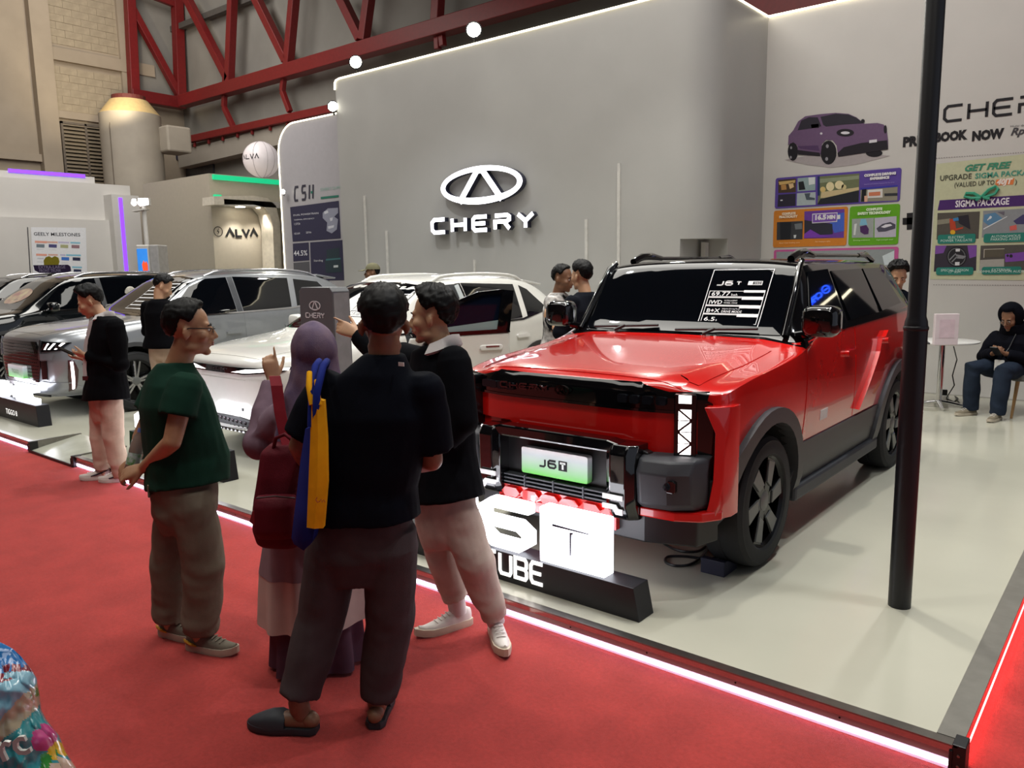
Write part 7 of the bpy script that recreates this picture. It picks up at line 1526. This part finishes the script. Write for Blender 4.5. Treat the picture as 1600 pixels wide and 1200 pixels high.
simple('man in black jacket and beige trousers looking down between the grey and white cars', (255, 446), D6, RIGHT * .8 + AWAY * .35 + V((0, 0, -.55)), bj, 0, trousers=cloth('beige_chino', '#b39e88'), skin=SKIN3, yaw=AWAY + RIGHT * .35, arms=dict(er=(.22, .10, 1.10), wr=(.05, .30, 1.15), el=(-.24, .02, 1.08), wl=(-.08, .30, 1.12)))
pa = cloth('black_white_print', '#e2ddd8', var=0, col2='#050506', nscale=9)
D7 = at(880, 433, 7.85).dot(FH)
simple('man in black and white patterned shirt talking behind the red car', (880, 434), D7, RIGHT * .85 - AWAY * .45 + V((0, 0, -.15)), pa, 0, skin=SKIN2, name='shirt', sleeve=.8, hs=1.06, hairo=(.014, .008, .008), arms=dict(er=(.22, .04, 1.10), wr=(.10, .26, 1.18)))
D8 = at(909, 428, 7.15).dot(FH)
g8 = simple('man in navy suit jacket seen from behind talking to the man in the patterned shirt', (910, 430), D8 + .0, LEFT * .65 + AWAY * .75 + V((0, 0, -.08)), cloth('navy_suit', '#10131a', spec=.08), 0, skin=SKIN3, arms=dict(el=(-.26, .05, 1.10), wl=(-.16, .30, 1.22)))
D9 = at(1403, 428, 7.75).dot(FH)
simple('curly haired man in navy T-shirt looking down behind the red car', (1404, 430), D9, LEFT * .25 - AWAY * .9 + V((0, 0, -.42)), nav, 0, skin=SKIN3, name='t_shirt', sleeve=.72, hairo=(.036, .018, .034), hairk=dict(rough=.020), arms=dict(el=(-.25, .0, 1.12), wl=(-.24, .06, .88), er=(.24, .0, 1.1), wr=(.2, .1, .9)))
D10 = at(583, 420, 11.8).dot(FH)
g10 = simple('man in an olive cap behind the white car', (583, 424), D10, LEFT * .95 - AWAY * .1, cloth('dark_olive_shirt', '#3a3b30'), 0, skin=SKIN2, hairo=(.006, .010, .004), name='shirt')
Mc = g10[2]; m = MB(); rows = []
for i in range(9):
    t = PI / 2 * i / 8; rows.append([Mc @ V((.094 * math.cos(t * .98) * math.cos(q), -.012 + .112 * math.cos(t * .98) * math.sin(q), .055 + .098 * math.sin(t))) for q in [2 * PI * j / 24 for j in range(24)]])
m.loft(rows); m.loft([[Mc @ V((x, .06 + y * .155 * (1 - (x / .085) ** 2 * .55), .062 - .02 * y + dz)) for x in (-.08, -.05, 0, .05, .08)] + [Mc @ V((x, .06 + y * .155 * (1 - (x / .085) ** 2 * .55), .056 - .02 * y + dz)) for x in (.08, .05, 0, -.05, -.08)] for y, dz in ((0, 0), (.5, 0), (1, -.006))]); m.build('cap', cloth('olive_cap', '#6f6c55'), g10[1], smooth=50)
D11 = at(88, 440, 14.8).dot(FH)
simple('dark haired visitor under the purple speech board, behind the black car', (86, 437), D11, RIGHT * .9 + AWAY * .2, cloth('plum_shirt', '#33264a'), 0, z=0, skin=SKIN, vox=.014, noface=True)

# seated man in the dark hoodie
hx = onY(1588, 500, 10.0); SB = V((hx.x, 10.06, .1)); sf_ = V((-.35, -1, 0)).normalized(); sr_ = sf_.cross(Z3)
Q = lambda a, d, h: SB + sr_ * a + sf_ * d + V((0, 0, h))
J = dict(head=Q(0, .12, 1.06), neck=Q(0, .04, .93), sl=Q(-.18, .01, .87), sr=Q(.18, .01, .87), el=Q(-.25, .10, .63), er=Q(.25, .10, .63), wl=Q(-.07, .30, .70), wr=Q(.06, .29, .69), hl=Q(-.09, .02, .52), hr=Q(.09, .02, .52), kl=Q(-.13, .43, .53), kr=Q(.20, .42, .53), al=Q(-.10, .44, .09), ar=Q(.22, .36, .09), tl=Q(-.14, .75, .05), tr=Q(.30, .66, .05))
hood_m = cloth('navy_fleece', '#0d0e15', spec=.06); den = cloth('dark_denim', '#232c3a', bump=.2)
NB = dict(mat=cloth('suede_olive', '#7d7463'), sole_m=mat('sole_cream', '#b5aa98', .6), lace=cloth('lace_white2', '#c9c4bc'))
g12 = person('seated man in dark hoodie and jeans looking at his phone', J, (sf_ + V((0, 0, -.45)), Z3), dict(z=.1, skin=SKIN2, vox=.009, cvox=.011, tvox=.011, nohair=True, top=dict(mat=hood_m, lo=-.12, sleeve=1.93, sr=(.082, .082, .055), ex=.036, name='hoodie', fold=.008), trousers=dict(mat=den, r=(.105, .088, .074), hem=1.06, fold=.006), shoe=NB,
    hand_l=dict(d=sf_ * .5 + sr_ * .6 + V((0, 0, .3)), n=-Z3 + sf_ * .4, side=-1, curl=(.6, .7, .8, .8)), hand_r=dict(d=sf_ * .5 - sr_ * .6 + V((0, 0, .3)), n=-Z3 + sf_ * .4, side=1, curl=(.6, .7, .8, .8))))
Mh = g12[2]; mb = MB(); nu = 32; rows = []
for i in range(21):
    el = PI / 2 - PI * i / 20 * .92; row = []
    for j in range(nu):
        az = 2 * PI * j / nu; d = V((math.sin(az) * math.cos(el), math.cos(az) * math.cos(el), math.sin(el))); k = 1.0
        op = max(0, d.y - .30) / .25 if el < .75 else 0
        row.append(Mh @ (V((0, -.02, .03)) + V((d.x * .122, d.y * .145, d.z * .150)) * (1 - .38 * min(1, op))))
    rows.append(row)
mb.loft(rows); mesh_obj('hood', smo(mb.mesh('hood', merge=1e-5)), hood_m, g12[1])
m = MB(); m.loft([[Mh @ V((math.cos(t) * a, -.02 + math.sin(t) * b - .01 * k, z)) for t in [2 * PI * j / 24 for j in range(24)]] for k, (z, a, b) in enumerate(((-.06, .112, .10), (-.10, .122, .112), (-.15, .145, .125), (-.19, .15, .12)))]); m.build('hood_drape', hood_m, g12[1], smooth=70)
m = MB()
for s in (1, -1): m.tube([Mh @ V((s * p[0], p[1], p[2])) for p in [(.032 + .021 * math.cos(t), .109, .004 + .016 * math.sin(t)) for t in [2 * PI * i / 14 for i in range(14)]]], .002, 5, closed=True)
m.build('glasses', MATS['spectacle_frame'], g12[1])
p = g12[3]['wl'].lerp(g12[3]['wr'], .5) + g12[4] + sf_ * .07 + V((0, 0, .03)); o = empty('smartphone', p, 0, 'black smartphone in the hands of the seated man in the hoodie', 'phone'); fp = FR((0, 0, 0), sr_ * -1, sf_ * .8 + V((0, 0, .6))); MB().prism(rrect(-.04, -.08, .04, .08, .01), fp, -.005, .005).build('phone_case', BLK, o); MB().prism(rrect(-.036, -.075, .036, .075, .008), fp, -.0065 if fp.n.z < 0 else .005, -.005 if fp.n.z < 0 else .0065).build('phone_screen', GLASS, o)
bd = empty('name_badge', Q(-.02, .31, .57), 0, 'white name badge on a dark lanyard worn by the seated man', 'badge'); fb = FR((0, 0, 0), sr_ * -1); MB().prism(rrect(-.05, -.06, .05, .06, .006), FR((0, 0, 0), -sr_ if FR((0, 0, 0), -sr_).n.dot(sf_) > 0 else sr_), 0, .004).build('badge_card', WHITEP, bd); MB().tube([V((0, 0, .06)), Q(-.05, .20, .75) - bd.location, Q(-.08, .14, .90) - bd.location], .006, 6).build('lanyard', BLK, bd)

# crinkled snack bag at the lower left, close to the camera
DB = 0.98; bo = onH(30, 1120, DB); sb = empty('snack_bag', bo, 0, 'shiny blue and teal snack bag in the lower left corner', 'bag')
bm_ = [mat('foil_' + n_, c_, .18, .0, coat=.6, var=.08, nscale=20, bump=.12, bscale=40) for n_, c_ in (('blue', '#2a6fb0'), ('sky', '#7fb0c4'), ('sand', '#b7a98f'), ('teal', '#3d98a0'), ('pink', '#c24a86'), ('yellow', '#d9b02a'), ('green', '#3a8a3c'), ('red', '#7a2030'), ('cream', '#d0b8a0'))]
mb = MB(); nx, ny = 90, 120; prof = lambda y: {}; 
edge = [(1014, 18), (1025, 30), (1035, 38), (1045, 46), (1060, 55), (1090, 60), (1110, 62), (1125, 70), (1150, 90), (1175, 100), (1200, 116), (1240, 130), (1300, 128)]
def xe(y):
    for (y0, x0), (y1, x1) in zip(edge, edge[1:]):
        if y <= y1: return x0 + (x1 - x0) * (y - y0) / (y1 - y0)
    return edge[-1][1]
vs = []; front = []
for i in range(ny + 1):
    y = 1014 + (1300 - 1014) * i / ny; x1 = xe(y); x0 = -140
    for j in range(nx + 1):
        t = j / nx; x = x0 + (x1 - x0) * t; bul = .075 * math.sin(PI * t) ** .6 * min(1, (y - 1008) / 70) * min(1, (1310 - y) / 60)
        nz = .010 * noise.noise(V((x * .03, y * .03, 1))) + .006 * noise.noise(V((x * .09, y * .05, 4)))
        vs.append((onH(x, y, DB - bul * 1.0 - nz * math.sin(PI * t)) - bo, x, y))
W_ = nx + 1; fs = []; mi = []
for i in range(ny):
    for j in range(nx):
        _, x, y = vs[i * W_ + j]; x += 8 * noise.noise(V((x * .05, y * .05, 0)))
        if y < 1030 + .28 * (60 - x) * .5 and y < 1048: k = 0
        elif y < 1062 - .45 * x * .6: k = 7 if y > 1050 - .3 * x else 0
        elif y < 1110 - x * 1.05 + 10: k = 1
        elif y < 1150 - x * 1.05 + 10: k = 2
        else: k = 3
        if (x - 66) ** 2 + (y - 1152) ** 2 < 330: k = 4
        if (x - 88) ** 2 * .7 + (y - 1172) ** 2 < 160: k = 5
        if (x - 70) ** 2 + (y - 1192) ** 2 * .4 < 140: k = 6
        if (x - 53) ** 2 * 1.6 + (y - 1082) ** 2 < 70: k = 6
        if x > 78 and y > 1190: k = 8
        fs.append((i * W_ + j, i * W_ + j + 1, (i + 1) * W_ + j + 1, (i + 1) * W_ + j)); mi.append(k)
mb.v = [tuple(q[0]) for q in vs]; nb_ = len(mb.v); mb.v += [tuple(V(q[0]) + FH * (.03 * math.sin(PI * ((n_ % W_) / nx)) + .004)) for n_, q in enumerate(vs)]
mb.f = fs + [tuple(i + nb_ for i in reversed(f)) for f in fs]; mb.mi = mi + mi
bd_ = [(j, j + 1) for j in range(nx)] + [(ny * W_ + j + 1, ny * W_ + j) for j in range(nx)] + [((i + 1) * W_, i * W_) for i in range(ny)] + [(i * W_ + nx, (i + 1) * W_ + nx) for i in range(ny)]
for a, b in bd_: mb.f.append((b, a, a + nb_, b + nb_)); mb.mi.append(0)
o = mb.build('bag_foil', bm_, sb, smooth=60)
t = MB(); ft = FR(onH(4, 1186, DB - .098) - bo, (RH * .9 + V((0, 0, .30)))); ft = FR(ft.o, RH + V((0, 0, .32)), Z3 - RH * .32); text_mb(t, 'rc', ft, .05, 0, 0, 0, 'LEFT', .004, bold=.002); t.build('bag_lettering', mat('foil_white', '#d5d8d2', .25), sb, fix=False)['kind'] = 'stuff'
